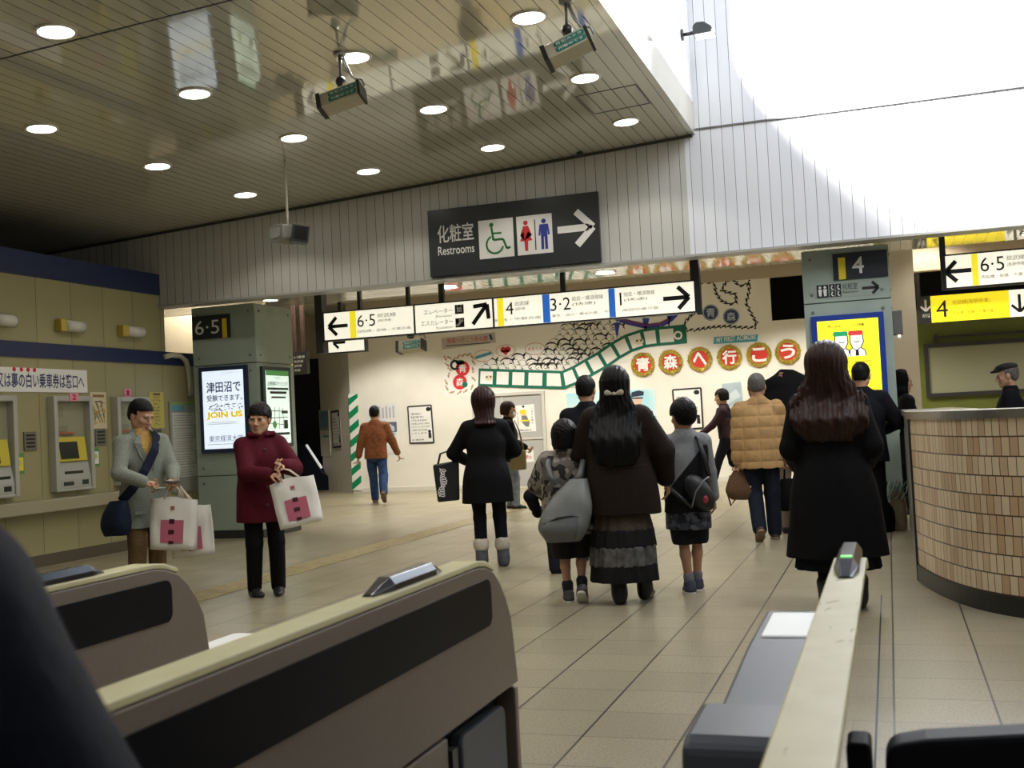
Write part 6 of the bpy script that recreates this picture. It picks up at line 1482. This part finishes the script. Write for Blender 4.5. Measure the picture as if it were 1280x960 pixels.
# --- the man in the grey jacket
def grey_man():
    L = ground(174, 9.45); 
    p = Person('person in grey jacket and yellow top beside ticket machine 1, looking down at both hands', L, look(L, -.86, .5), 1.66, h=.0055, hl=(-.08, .33, .98), hr=(.15, .30, .98), el=(-.8, -.5, -.6), er=(.9, -.5, -.5), head=(R_(14), R_(20), 0), curl_l=1.0, curl_r=.9)
    k = p.k; C_T = cloth('tweed_grey', (.26, .285, .245), noise=.35, ns=120)
    vc = lambda x, y, z: np.minimum(np.minimum((.075*k*(z-1.08)/.30)-np.abs(x-.0), y-.035)*np.ones_like(x+y+z), z-1.08)
    p.top('jacket', C_T, .60, (.215, .150), (.205, .145), (.178, .130), (.195, .140), sl=(.076, .064, .052), wr=.006, seed=2.2, vcut=vc, collar=.0)
    sh = Sdf(); H = 1.66
    sh.loft([(1.02, 0, 0, .12, .105), (1.15, 0, 0, .14, .118), (1.28, 0, 0, .13, .108), (1.36, 0, -.002, .085, .080), (1.43, 0, -.004, .062, .066)], .02); sh.mesh('shirt', cloth('shirt_yellow', (.62, .38, .12)), .006, p.o)
    q = MB()
    for s in (-1, 1):
        q.add([(s*.012, .142, 1.07), (s*.075, .128, 1.30), (s*.060, .085, 1.40), (s*.125, .105, 1.31), (s*.10, .140, 1.20), (s*.02, .150, 1.07), (s*.012, .132, 1.07), (s*.07, .118, 1.30), (s*.055, .075, 1.40), (s*.12, .095, 1.31), (s*.095, .13, 1.20), (s*.02, .14, 1.07)], [(0, 1, 2, 3, 4, 5), (11, 10, 9, 8, 7, 6), (0, 6, 7, 1), (1, 7, 8, 2), (2, 8, 9, 3), (3, 9, 10, 4), (4, 10, 11, 5), (5, 11, 6, 0)])
    q.build('lapels', C_T, p.o)
    for s in (-1, 1): MB().box((s*.12-.05, .135, .72), (s*.12+.05, .152, .745)).build('pocket_flap', C_T, p.o)
    p.trousers(cloth('trousers_tan', (.155, .10, .045)), wr=.006, r=(.10, .078, .068)); p.shoes(SH_BLACK); p.hair_short(HAIR_B, .011, fringe=.064); p.face()
    # shoulder bag across the body
    t = thing('shoulder_bag', 'navy shoulder bag hanging at the hip of man in grey jacket', 'bag', L, 0); t.rotation_euler = (0, 0, p.yaw)
    a = Sdf(); a.loft([(.56, .27, .03, .07, .13), (.62, .275, .03, .085, .16), (.74, .27, .03, .075, .15), (.84, .25, .03, .045, .11)], .02, n=2.6); a.noise(wrinkle(.005, 3)); a.mesh('bag_body', cloth('bag_navy', (.012, .018, .04)), .007, t)
    q = MB(); pts = [(-.10, .02, 1.425), (-.085, .10, 1.385), (-.03, .158, 1.25), (.08, .175, 1.08), (.19, .15, .93), (.25, .08, .84)]
    q2 = []
    for i, c in enumerate(pts): q2.append(c)
    w = np.array([.028, .012, .019])
    V = []; 
    for c in pts: V += [tuple(np.array(c)+w*1.4), tuple(np.array(c)-w*1.4), tuple(np.array(c)-w*1.4+np.array([0, .006, 0])), tuple(np.array(c)+w*1.4+np.array([0, .006, 0]))]
    F = [(4*i+j, 4*i+(j+1) % 4, 4*i+4+(j+1) % 4, 4*i+4+j) for i in range(len(pts)-1) for j in range(4)]; q.add(V, F); q.build('strap', cloth('bag_navy', (.012, .018, .04)), t)
    wl = p.world(p.WL); 
    g = 'white shop bags with a pink square'
    b = p.palm[0]; lp = p.world(b+np.array([-.02, .0, -.10]))
    rz = math.atan2(.319, .947)+R_(-6)
    paper_bag('shopping_bag', 'white shopping bag with pink square hanging from the hand of man in grey jacket', tuple(lp), rz, .39, .42, .12, R_(3), (0, 0, .10), g)
    b2 = lp+np.array([.05, .12, -.075]); paper_bag('shopping_bag', 'pale pink lined shopping bag hanging behind the front bag of man in grey jacket', tuple(b2), rz+.1, .36, .42, .1, R_(-4), (-.05, -.0, .17), g)
    pr = p.palm[1]; t = thing('wallet', 'small pale ticket card held up by man in grey jacket', 'card', tuple(p.world(pr+p.dr*.05+np.array([0, .0, .012]))), p.yaw)
    q = MB(); q.box((-.045, -.028, -.003), (.045, .028, .003)); q.build('card', mat('card_green', (.45, .55, .38), .5), t)
    t = thing('wallet', 'dark open wallet held by man in grey jacket', 'wallet', tuple(p.world(p.palm[0]+np.array([0, .02, .035]))), p.yaw)
    q = MB(); q.box((-.06, -.04, -.006), (.06, .04, .006)); q.box((-.055, -.045, .006), (.05, .03, .010)); q.build('cover', mat('wallet_grey', (.10, .09, .10), .5), t, bevel=.002); q = MB(); q.box((-.05, -.046, .010), (.045, .02, .013)); q.build('notes', mat('notes_pale', (.45, .43, .45), .6), t)
grey_man()

# --- woman in the dark red coat
def red_woman():
    L = ground(322, 9.3)
    p = Person('person in dark red wool coat and black trousers standing before the pillar marked 6·5', L, look(L, -.96, .22), 1.575, 'f', h=.0055, hl=(-.10, .30, 1.07), hr=(.00, .32, 1.0), el=(-.8, -.4, -.6), er=(.9, -.5, -.5), head=(R_(-30), R_(6), R_(-3)), curl_l=1.2, curl_r=1.0, fl=(-.11, .02, 0, 0, .25), fr_=(.10, -.02, 0, 0, -.2))
    C = cloth('wool_red', (.085, .006, .014), noise=.3, ns=90)
    p.top('coat', C, .615, (.235, .165), (.225, .16), (.205, .148), (.205, .145), sl=(.082, .074, .062), wr=.006, seed=3.1, collar=.02)
    a = Sdf(); H = p.H
    for s in (-1, 1): a.cone((s*.03, .085, .838*H), .012, (s*.10, .055, .845*H), .018, .02); a.cone((s*.10, .055, .845*H), .018, (s*.05, -.075, .855*H), .018, .02)
    a.mesh('collar', C, .006, p.o)
    for z in (1.2, 1.05, .9, .75): MB().sphere((.0, .165 if z < 1.1 else .15, z), (.014, .006, .014), 0, 10, 6).build('button', mat('button_dark', (.03, .003, .006), .4), p.o)
    p.trousers(C_BLACK, r=(.098, .074, .064)); p.shoes(SH_BLACK); p.hair_short(HAIR_B, .016, nape=-.075, fringe=.045, fore=.07); p.face()
    m = (p.palm[0]+p.palm[1])/2; lp = p.world(m+np.array([-.10, .03, -.06])); rz = math.atan2(.319, .947)
    paper_bag('shopping_bag', 'white shopping bag with pink square held up by woman in dark red coat', tuple(lp), rz, .36, .38, .12, R_(-11), (-.06, 0, .10), 'white shop bags with a pink square')
red_woman()

# --- man in brown jacket, far left
def brown_man():
    L = ground(466, 20.2)
    p = Person('person in brown suede jacket and blue jeans walking away near striped guard', L, look(L, .97, .1), 1.74, h=.010, hl=(-.33, .0, .80), hr=(.40, .08, .83), el=(-.6, -1, 0), er=(.7, -1, 0), fl=(-.06, .12, 0, 0, 0), fr_=(.14, -.34, .12, .9, .15), lean=.02, curl=.6)
    p.top('jacket', cloth('suede_brown', (.23, .085, .035), noise=.35, ns=25), .80, (.205, .145), (.2, .145), (.195, .14), (.21, .145), sl=(.082, .070, .056), wr=.009, seed=1.3)
    p.trousers(cloth('denim_blue', (.035, .075, .19), noise=.4, ns=14), r=(.102, .078, .068), wr=.008); p.shoes(SH_BROWN, SOLE_B); p.hair_short(HAIR_B, .010); p.face(False, False)
brown_man()

# --- woman with fur topped boots
def boots_woman():
    L = ground(603, 10.4)
    p = Person('person in black coat with brown hair and fur topped grey boots, seen from behind', L, look(L, 1, -.05), 1.635, 'f', h=.007, hl=(-.16, .26, .98), hr=(.14, .28, .98), el=(-1, -.55, -.3), er=(1, -.55, -.3), head=(R_(-6), R_(8), 0), fl=(-.085, 0, 0, 0, .1), fr_=(.125, .03, 0, 0, -.15))
    p.top('coat', C_BLACK, .60, (.25, .175), (.225, .165), (.185, .13), (.195, .138), sl=(.076, .068, .056), wr=.005, seed=5.0)
    p.trousers(C_INK, r=(.088, .064, .055)); p.shoes(mat('boot_grey', (.085, .09, .11), .6, noise=.3, nscale=30), None, .13, (.058, .062), cuff=mat('fur_cream', (.62, .56, .46), .9, noise=.3, nscale=90, bump=.6), name='boot')
    p.hair_long(HAIR_RB, 1.30, width=.095, vol=.030, thick=.045, back=.085, wave=.004)
    t = thing('hand_bag', 'black hand bag with white script lettering on the arm of woman in fur topped boots', 'bag', p.world(p.EL+np.array([-.085, .07, -.10])), p.yaw)
    q = MB(); f = frame((0, 0, 0), (1, 0, 0), (0, 0, 1), (0, -1, 0)); q.prism([(-.115, .0), (.13, .03), (.12, -.34), (-.085, -.35)], f, -.06, .06); q.build('bag_body', mat('bag_black', (.010, .010, .012), .4), t, bevel=.015)
    q = MB(); fr2 = frame((-.03, -.062, -.17), (.10, 0, .99), (-.99, 0, .10), (0, -1, 0)); random.seed(4)
    pts = []
    for i in range(90): u = i/89; pts.append((-.13+.26*u+.016*math.sin(i*.78), (.012+.022*abs(math.sin(u*7+.6)))*math.sin(i*.78+1.3)+.008*math.sin(u*9)))
    q.stroke(fr2, pts, .0065, 0, .002); q.build('script_lettering', M_WHITE, t)
    q = MB(); q.tube([(-.07, -.01, -.01), (-.04, 0, .10), (.03, 0, .12), (.08, .0, .02)], .010); q.build('handle', mat('bag_black', (.010, .010, .012), .4), t, True)
boots_woman()

# --- woman with mask by the grey door
def mask_woman():
    L = ground(633, 17.3)
    p = Person('person in black jacket, white face mask and pale jeans before the grey door', L, look(L, .1, 1), 1.64, 'f', h=.009, hl=(-.05, .27, .92), hr=(.12, .24, .93), head=(R_(-8), R_(8), 0), fl=(-.07, -.02, 0, 0, 0), fr_=(.09, .05, 0, 0, 0), curl=.9)
    p.top('jacket', C_BLACK, .72, (.20, .15), None, (.19, .14), (.195, .14), sl=(.080, .07, .056), wr=.007, seed=4)
    p.trousers(cloth('denim_pale', (.26, .31, .36), noise=.3, ns=14), r=(.095, .074, .066)); p.shoes(SH_BLACK); p.hair_bob(HAIR_BR, .014, -.075); p.face(False, False)
    q = p.hp; c = p.hk; Sdf().ell(q(0, .075, -.058), np.array([.052, .040, .042])*c, .01, p.Rh).mesh('face_mask', mat('mask_white', (.8, .8, .78), .7), .006, p.o)
    t = thing('shoulder_bag', 'olive shoulder bag at the side of woman in white face mask', 'bag', p.world(np.array([.24, .10, .60])), p.yaw)
    q = MB(); q.box((-.05, -.12, 0), (.05, .12, .30)); q.build('bag_body', mat('bag_olive', (.20, .15, .06), .6), t, bevel=.03)
    q = MB(); q.tube([(0, -.09, .28), (-.06, -.06, .60), (-.10, -.02, .76), (-.06, .04, .60), (0, .09, .28)], .012); q.build('strap', mat('bag_olive', (.20, .15, .06), .6), t, True)
mask_woman()

# --- man in dark jacket half hidden behind the long haired mother
def dark_man():
    L = ground(732, 10.5)
    p = Person('person in black jacket half hidden behind woman with hair bow', L, look(L, 1, .12), 1.715, h=.008, head=(R_(-10), R_(4), 0))
    p.top('jacket', C_INK, .74, (.22, .155), None, (.20, .145), (.215, .15), sl=(.085, .074, .06), wr=.006, seed=6)
    p.trousers(C_BLACK); p.shoes(SH_BLACK); p.hair_short(HAIR_B, .009)
dark_man()

# --- mother with long black hair and bow
def mother():
    L = ground(768, 8.05)
    p = Person('person with long black hair and pale bow, brown jacket and tiered skirt, seen from behind', L, look(L, 1, .06), 1.665, 'f', h=.006, hl=(-.20, .22, .88), hr=(.33, .12, .84), el=(-1, -.5, -.2), er=(1, -.45, -.1), head=(R_(4), R_(4), R_(2)), fl=(-.04, -.04, 0, 0, -.05), fr_=(.14, .12, .0, .0, .25), shw=.172)
    p.top('jacket', C_DKBROWN, .635, (.290, .190), (.265, .18), (.225, .155), (.225, .150), sl=(.096, .094, .070), wr=.008, seed=2.7, collar=.0)
    q = Sdf(); q.loft([(.955, 0, 0, .232, .165), (.985, 0, 0, .229, .162)], .005); q.noise(wrinkle(.003, 2)); q.mesh('belt', cloth('belt_brown', (.020, .014, .011)), .008, p.o)
    CL1 = cloth('skirt_brown', (.075, .055, .042)); CL2 = cloth('skirt_black', (.016, .015, .016)); CL3 = cloth('skirt_grey', (.13, .125, .12), noise=.45, ns=22)
    p.skirt([CL1, CL2, CL3, CL2], [[(.52, .222, .17, 0), (.60, .205, .155, 0), (.86, .16, .11, 0)], [(.40, .236, .185, 0), (.53, .222, .172, 0)], [(.27, .242, .195, 0), (.41, .234, .184, 0)], [(.16, .248, .20, 0), (.28, .240, .193, 0)]], h=.007, fold=.035)
    p.shoes(mat('boot_black', (.012, .012, .014), .3), None, .16, (.056, .062), 1.05, name='boot')
    p.hair_long(HAIR_B, .98, width=.165, vol=.022, thick=.07, back=.150, wave=.005)
    q = Sdf(); z = 1.49; y = p.hc[1]-.125
    for s in (-1, 1): q.cone((s*.015, y, z), .010, (s*.048, y-.004, z+.008), .022, .006, flat=((0, 1, 0), 1.6))
    q.ell((0, y-.008, z), (.013, .011, .014), .006); q.mesh('hair_bow', mat('bow_beige', (.42, .37, .28), .6), .0045, p.o)
mother()

# --- child with grey backpack
def pack_child():
    L = ground(702, 8.2)
    p = Person('person, child in camouflage jacket with grey backpack and shorts beside woman with hair bow', L, look(L, 1, .05), 1.30, 'm', True, h=.006, hl=(-.16, .24, .74), hr=(.22, .20, .80), el=(-1, -.5, -.2), er=(1, -.4, -.3), fl=(-.035, -.02, 0, 0, -.1), fr_=(.10, -.10, .035, .75, .1), head=(R_(8), R_(6), 0), skin=SKIN_C)
    CM = camo('camo_grey', [(.12, .105, .09), (.02, .018, .017), (.26, .23, .20)], 16)
    p.top('jacket', CM, .50, (.265, .20), None, (.245, .19), (.245, .18), sl=(.105, .095, .075), wr=.008, seed=1.8, hood=True)
    p.shorts(cloth('shorts_dark', (.022, .020, .018)), .315, (.130, .125)); p.shoes(mat('sneaker_dark', (.05, .05, .055), .6), SOLE_W)
    for A, K in ((p.AL, p.KL), (p.AR, p.KR)):
        q = Sdf(); q.cone(A-np.array([0, 0, .01]), .036, A+(K-A)*.22, .042, .01); q.mesh('sock', cloth('sock_dark', (.03, .03, .035)), .006, p.o)
    p.hair_bob(HAIR_B, .024, -.085)
    t = thing('backpack', 'grey nylon backpack sagging on the back of child in camouflage jacket', 'backpack', L, p.yaw)
    a = Sdf(); a.loft([(.47, -.03, -.25, .12, .085), (.55, -.025, -.27, .175, .115), (.68, .01, -.26, .175, .11), (.80, .05, -.24, .13, .085), (.90, .10, -.215, .06, .045)], .02, n=2.5); a.noise(wrinkle(.006, 5, .9))
    a.mesh('bag_body', mat('nylon_grey', (.165, .175, .165), .45, noise=.2, nscale=8), .006, t)
    b = Sdf(); b.loft([(.47, -.05, -.31, .10, .06), (.56, -.045, -.335, .14, .075), (.645, -.02, -.335, .12, .055)], .02, n=2.6); b.noise(wrinkle(.004, 2)); b.mesh('front_pocket', mat('nylon_dark_grey', (.11, .118, .115), .45), .006, t)
    q = MB(); q.tube([(-.155, -.37, .60), (-.06, -.395, .645), (.04, -.385, .655), (.11, -.345, .63)], .008); q.build('zip', mat('zip_dark', (.03, .03, .03), .4), t, True)
    q = MB()
    for x0, x1 in ((-.12, -.13), (.13, .15)): q.tube([(x0*.5, -.24, .87), (x0*.85, -.235, .93), (x0, -.16, 1.0), (x0, -.03, 1.045), (x1*1.0, .10, .98), (x1*1.05, .185, .80), (x1*1.25, .10, .62), (x1*1.1, -.17, .55)], .022, 8)
    q.build('shoulder_straps', mat('nylon_dark_grey', (.11, .118, .115), .45), t, True)
pack_child()

# --- boy on the right
def boy():
    L = ground(851, 8.32)
    p = Person('person, boy in grey and black top with patterned shorts beside woman with hair bow', L, look(L, 1, -.05), 1.415, 'm', True, h=.006, hl=(-.26, .10, .80), hr=(.20, .10, .68), el=(-.8, -1, -.2), er=(.6, -1, 0), fl=(-.02, -.02, 0, 0, -.1), fr_=(.055, .10, .0, .0, .1), head=(R_(26), R_(6), 0), skin=SKIN_C)
    p.top('top', cloth('jersey_grey', (.24, .25, .26), noise=.15), .62, (.200, .145), None, (.175, .13), (.18, .125), sl=(.072, .062, .056), wr=.006, seed=2.9, collar=.0)
    q = Sdf(); q.loft([(.60, 0, 0, .172, .128), (.80, 0, 0, .152, .116), (.98, .02, -.0, .154, .114), (1.09, .04, -.002, .14, .10)], .01); q.cutfn(lambda x, y, z: (z-(.86+1.15*(x+.06)))*.65); q.mesh('black_panel', cloth('jersey_black', (.014, .014, .016)), .006, p.o)
    CM = camo('camo_blue', [(.045, .05, .065), (.012, .013, .018), (.10, .11, .13)], 20)
    p.skirt([CM], [[(.475, .200, .155, 0), (.60, .195, .150, 0), (.68, .17, .13, 0)]], h=.006, fold=.02, nf=9, name='tunic_hem')
    p.shorts(cloth('shorts_navy', (.018, .019, .026)), .36, (.112, .104))
    p.shoes(mat('sneaker_navy', (.03, .035, .06), .6), SOLE_W, big=1.08)
    for A, K in ((p.AL, p.KL), (p.AR, p.KR)):
        q = Sdf(); q.cone(A-np.array([0, 0, .01]), .036, A+(K-A)*.18, .039, .01); q.mesh('sock', cloth('sock_grey', (.22, .22, .24)), .006, p.o)
    p.hair_short(HAIR_B, .022, nape=-.075, fringe=.03); p.face(False, False)
    t = thing('sling_bag', 'black sling bag with curved zip across the back of boy in grey top', 'bag', L, p.yaw)
    a = Sdf(); R = rotm(0, 0, R_(-32)); a.ell((.085, -.155, .745), (.085, .065, .15), .01, R); a.noise(wrinkle(.003, 6)); a.mesh('bag_body', mat('sling_black', (.014, .014, .016), .45), .006, t)
    q = MB(); q.tube([(.02, -.20, .65), (.055, -.218, .76), (.12, -.212, .84), (.155, -.19, .86)], .006); q.build('zip', mat('zip_grey', (.28, .28, .30), .3, metal=.6), t, True)
    q = MB(); q.sphere((.12, -.21, .70), (.02, .012, .03)); q.build('red_tag', mat('tag_red', (.35, .03, .05), .5), t, True)
    q = MB(); q.tube([(.16, -.12, .86), (.13, -.135, 1.0), (.10, -.09, 1.13), (.07, .0, 1.165), (.0, .10, 1.06), (-.10, .135, .92)], .018, 8); q.tube([(.03, -.16, .64), (-.06, -.155, .72), (-.14, -.09, .80)], .016, 8); q.build('strap', mat('sling_black', (.014, .014, .016), .45), t, True)
boy()

def toddler():
    L = ground(688, 9.75)
    p = Person('person, small child with red shoes, mostly hidden behind child with backpack', L, look(L, 1, .1), 1.0, 'm', True, h=.006, hl=(-.20, .10, .56), hr=(.16, .12, .50), el=(-1, -.6, 0), fl=(-.06, 0, 0, 0, 0), fr_=(.06, .04, 0, 0, 0), skin=SKIN_C, curl=1.2)
    p.top('jacket', C_INK, .42, (.24, .19), None, (.22, .18), (.215, .17), sl=(.11, .10, .085), wr=.006, seed=3); p.trousers(cloth('trousers_navy', (.014, .016, .03)), r=(.13, .105, .095)); p.shoes(mat('shoe_red', (.22, .015, .03), .5), mat('sole_dark', (.05, .02, .02), .6)); p.hair_short(HAIR_B, .018)
    q = Sdf(); q.ell(p.palm[0], (.052, .052, .058), .01); q.mesh('mitten', C_BLACK, .006, p.o)
toddler()

def stride_man():
    L = ground(905, 19.4)
    p = Person('person in dark clothes striding past the hoarding notice', L, look(L, .12, -1), 1.76, h=.010, hl=(-.22, .42, .95), hr=(.25, -.30, .92), el=(-.3, -1, -.3), er=(.3, -1, -.3), fl=(-.05, .28, 0, 0, 0), fr_=(.06, -.34, .06, .55, 0), lean=.06, head=(0, R_(8), 0), curl=.6, drop=.05)
    p.top('shirt', cloth('shirt_plum', (.035, .016, .022)), .88, (.18, .13), None, (.17, .125), (.19, .135), sl=(.072, .062, .05), wr=.007); q = Sdf(); q.loft([(.86, 0, -.0, .186, .138), (1.1, 0, .02, .176, .136), (1.3, 0, .03, .195, .142), (1.40, 0, .035, .16, .11)], .01); q.mesh('waistcoat', C_INK, .01, p.o)
    p.trousers(C_INK, r=(.10, .075, .066)); p.shoes(SH_BLACK); p.hair_bob(HAIR_B, .014, -.06); p.face(False, False)
stride_man()

def tan_man():
    L = ground(946, 11.45)
    p = Person('person in tan quilted jacket and dark jeans walking away, grey hair', L, look(L, 1, -.12), 1.69, h=.006, hl=(-.24, .02, .70), hr=(.27, .10, .74), el=(-.6, -1, -.1), er=(.7, -1, -.1), fl=(-.075, -.16, .055, .75, -.1), fr_=(.11, .08, 0, 0, .1), lean=.03, head=(R_(-4), R_(10), 0), curl=1.1)
    p.top('quilted_jacket', cloth('quilt_tan', (.46, .285, .125), noise=.15, ns=30), .735, (.215, .165), (.22, .165), (.225, .165), (.222, .155), sl=(.095, .085, .068), wr=.004, seed=1.1, quilt=(.115, .014), collar=.035)
    p.trousers(C_JEANS, r=(.104, .080, .072), wr=.006); p.shoes(mat('shoe_dark_brown', (.035, .022, .016), .5), mat('sole_tan', (.22, .14, .08), .6)); p.hair_short(HAIR_G, .006, nape=-.06); p.face(False, False)
    c = p.palm[0]; t = thing('hand_pouch', 'brown soft pouch bag dangling from the hand of man in tan quilted jacket', 'bag', tuple(p.world(c+np.array([-.01, .02, .02]))), p.yaw)
    a = Sdf(); a.loft([(-.33, .0, 0, .10, .05), (-.27, .01, 0, .155, .075), (-.15, .02, 0, .145, .07), (-.05, .01, 0, .08, .045), (.0, 0, 0, .03, .03)], .02); a.noise(wrinkle(.007, 4)); a.mesh('bag_body', cloth('pouch_brown', (.13, .075, .04)), .007, t)
    q = MB(); q.tube([(-.09, .0, -.08), (-.13, .0, -.25), (-.10, .0, -.39), (-.05, 0, -.32)], .010); q.build('strap', cloth('pouch_brown', (.13, .075, .04)), t, True)
    q = MB(); q.sphere((.10, -.075, -.20), (.012, .008, .012)); q.build('clasp', M_STEEL, t, True)
tan_man()

def coat_person():
    L = ground(984, 12.0)
    p = Person('person pulling a black coat over the head, beside man in tan quilted jacket', L, look(L, 1, .0), 1.64, 'f', h=.008, hl=(-.10, -.06, 1.63), hr=(.30, .10, 1.50), el=(-1, .1, .4), er=(1, .1, .2), head=(0, R_(30), 0), curl=1.1)
    a = Sdf(); a.loft([(.80, 0, 0, .22, .16), (1.10, 0, 0, .26, .18), (1.36, 0, .0, .31, .19), (1.52, .02, .02, .28, .18), (1.66, .02, .03, .19, .15), (1.745, .0, .03, .07, .06)], .02, n=2.1); a.cone(p.SL, .09, p.EL, .085, .05); a.cone(p.SR, .09, p.ER, .09, .05); a.cone(p.ER, .09, p.WR, .075, .04); a.cone(p.EL, .08, p.WL-(p.WL-p.EL)*.15, .06, .04); a.noise(wrinkle(.010, 3)); a.mesh('coat', C_BLACK, .008, p.o)
    p.trousers(cloth('trousers_beige', (.33, .26, .19)), r=(.095, .072, .062)); p.shoes(SH_BLACK)
    t = thing('tote_bag', 'black tote bag hanging low between man in tan jacket and long haired woman', 'bag', tuple(p.world(np.array([-.02, -.24, .26]))), p.yaw)
    a = Sdf(); a.loft([(.0, 0, 0, .12, .06), (.12, 0, 0, .15, .08), (.27, 0, 0, .13, .05), (.33, 0, 0, .10, .03)], .02); a.noise(wrinkle(.006, 2)); a.mesh('bag_body', C_BLACK, .008, t)
    q = MB(); q.tube([(-.07, 0, .3), (-.05, .02, .52), (.0, .03, .62), (.05, .02, .52), (.07, 0, .3)], .010); q.build('handle', C_BLACK, t, True)
coat_person()

def long_hair_woman():
    L = ground(1034, 7.3)
    p = Person('person with long brown hair and black flared coat, just beyond the scratched gate rail', L, look(L, 1, .0), 1.695, 'f', h=.006, hl=(-.20, .20, .93), hr=(.20, .20, .93), el=(-.45, -1, -.5), er=(.45, -1, -.5), head=(R_(-6), R_(4), 0), fl=(-.07, -.02, 0, 0, .1), fr_=(.12, .10, 0, 0, .1), shw=.168)
    p.top('coat', C_BLACK, .36, (.325, .235), (.245, .18), (.195, .145), (.215, .150), sl=(.090, .086, .070), wr=.007, seed=4.4)
    p.skirt([C_INK], [[(.275, .270, .20, 0), (.40, .25, .19, 0), (.6, .2, .15, 0)]], h=.008, fold=.03)
    p.trousers(C_BLACK, r=(.088, .062, .054), h=.008); p.shoes(mat('boot_black', (.012, .012, .014), .3), None, .10, (.060, .070), name='boot')
    p.hair_long(HAIR_BR, 1.10, width=.215, vol=.048, thick=.085, back=.115, wave=.006, fringe=.02)
long_hair_woman()

def suit_man():
    L = ground(1077, 11.6)
    p = Person('person in black suit facing the yellow poster on pillar 4', L, look(L, 1, .05), 1.755, h=.007, hl=(-.1, .28, 1.05), hr=(.18, .24, 1.05), el=(-.9, -.6, -.3), er=(.9, -.6, -.3), head=(R_(-8), R_(8), 0))
    p.top('suit_jacket', C_INK, .74, (.215, .16), None, (.20, .145), (.22, .15), sl=(.085, .074, .058), wr=.006, seed=6.2); p.trousers(C_BLACK, r=(.10, .08, .075)); p.shoes(SH_BLACK); p.hair_short(HAIR_B, .008)
    c = (p.palm[0]+p.palm[1])/2
suit_man()

def hood_person():
    L = (.16, 14.2, 0)
    p = Person('person in dark hooded coat half hidden behind the edge of pillar 4', L, look(L, .3, 1), 1.70, h=.009, head=(0, R_(8), 0), hl=(-.12, .22, 1.0), hr=(.14, .2, 1.0))
    p.top('coat', C_BLACK, .6, (.24, .18), None, (.20, .15), (.21, .15), sl=(.088, .076, .06), wr=.006); p.trousers(C_BLACK); p.shoes(SH_BLACK)
    q = p.hp; a = Sdf(); a.ell(q(0, -.02, .02), np.array([.105, .125, .135]), .02, p.Rh); a.ell(q(0, -.03, -.10), (.11, .11, .09), .03)
    C0 = p.hc
    a.cutfn(lambda x, y, z: np.minimum(y-C0[1]-.045, .085-np.abs(x-C0[0]))+0*z); a.mesh('hood', C_BLACK, .009, p.o); p.face(False, False)
hood_person()

def cap_man():
    L = ground(1263, 12.3)
    p = Person('person in dark jacket and flat cap walking behind the tiled counter', L, look(L, .0, -1), 1.69, h=.009, head=(0, R_(6), 0), lean=.02, fl=(-.08, .15, 0, 0, 0), fr_=(.08, -.15, .02, .2, 0))
    p.top('jacket', C_INK, .74, (.215, .16), None, (.205, .15), (.215, .15), sl=(.088, .076, .06), wr=.007); p.trousers(C_BLACK); p.shoes(SH_BLACK); p.hair_short(HAIR_G, .004, nape=-.06, fringe=.06); p.face(False, True)
    q = p.hp; a = Sdf(); a.ell(q(0, -.005, .085), (.095, .118, .048), .02, p.Rh); a.cone(q(-.045, .10, .062), .012, q(.045, .10, .062), .012, .03); a.cone(q(0, .125, .055), .03, q(0, .09, .065), .05, .02, flat=((0, 0, 1), 2.5)); a.mesh('flat_cap', cloth('cap_charcoal', (.03, .03, .034)), .007, p.o)
cap_man()

def near_person():
    L = ground(-430, .72)
    L = (-.684, .47, 0)
    p = Person('person in dark navy coat beside the nearest gate, only a blurred sleeve in view', L, R_(14), 1.55, 'm', h=.007, hl=(-.16, .20, .86), hr=(.275, .16, .80), el=(-.3, -1, -.3), er=(.6, -1, -.1), shw=.160)
    p.top('coat', cloth('coat_navy', (.006, .007, .013)), .62, (.20, .15), None, (.18, .135), (.19, .135), sl=(.080, .078, .066), wr=.004); p.trousers(C_BLACK); p.shoes(SH_BLACK); p.hair_short(HAIR_B, .010)
near_person()

# --- luggage on the floor by the right pillar
def floor_bags():
    L = (-.16, 12.3, 0)
    t = thing('duffel_bag', 'black bag on the floor at the foot of pillar 4', 'bag', L, .2)
    a = Sdf(); a.loft([(0, 0, 0, .14, .10), (.10, 0, 0, .16, .12), (.24, 0, 0, .14, .10), (.33, 0, 0, .08, .05)], .02); a.noise(wrinkle(.006, 2)); a.mesh('bag_body', C_BLACK, .008, t)
    q = MB(); q.tube([(-.08, 0, .30), (-.04, -.02, .44), (.05, -.02, .44), (.09, 0, .30)], .010); q.build('handle', C_BLACK, t, True)
    L = (.03, 12.42, 0); t = thing('carrier_bag', 'beige carrier bag with green and white string beside the black floor bag', 'bag', L, -.1)
    a = Sdf(); a.loft([(0, 0, 0, .08, .07), (.15, 0, 0, .085, .08), (.34, 0, 0, .075, .06), (.42, 0, 0, .06, .035)], .02, n=3); a.noise(wrinkle(.006, 5)); a.mesh('bag_body', cloth('carrier_beige', (.36, .27, .17)), .008, t)
    q = MB(); random.seed(9)
    for i in range(9): q.tube([(-.05+.012*i, 0, .40), (-.09+.03*i, -.04+.01*(i % 3), .50+.03*(i % 2)), (-.14+.034*i, -.08, .43-.03*(i % 3)), (-.17+.03*i, -.10, .33)], .006, 5, i % 2)
    q.build('strings', [mat('string_green', (.06, .20, .11), .6), mat('string_pale', (.5, .55, .5), .6)], t, True)
floor_bags()
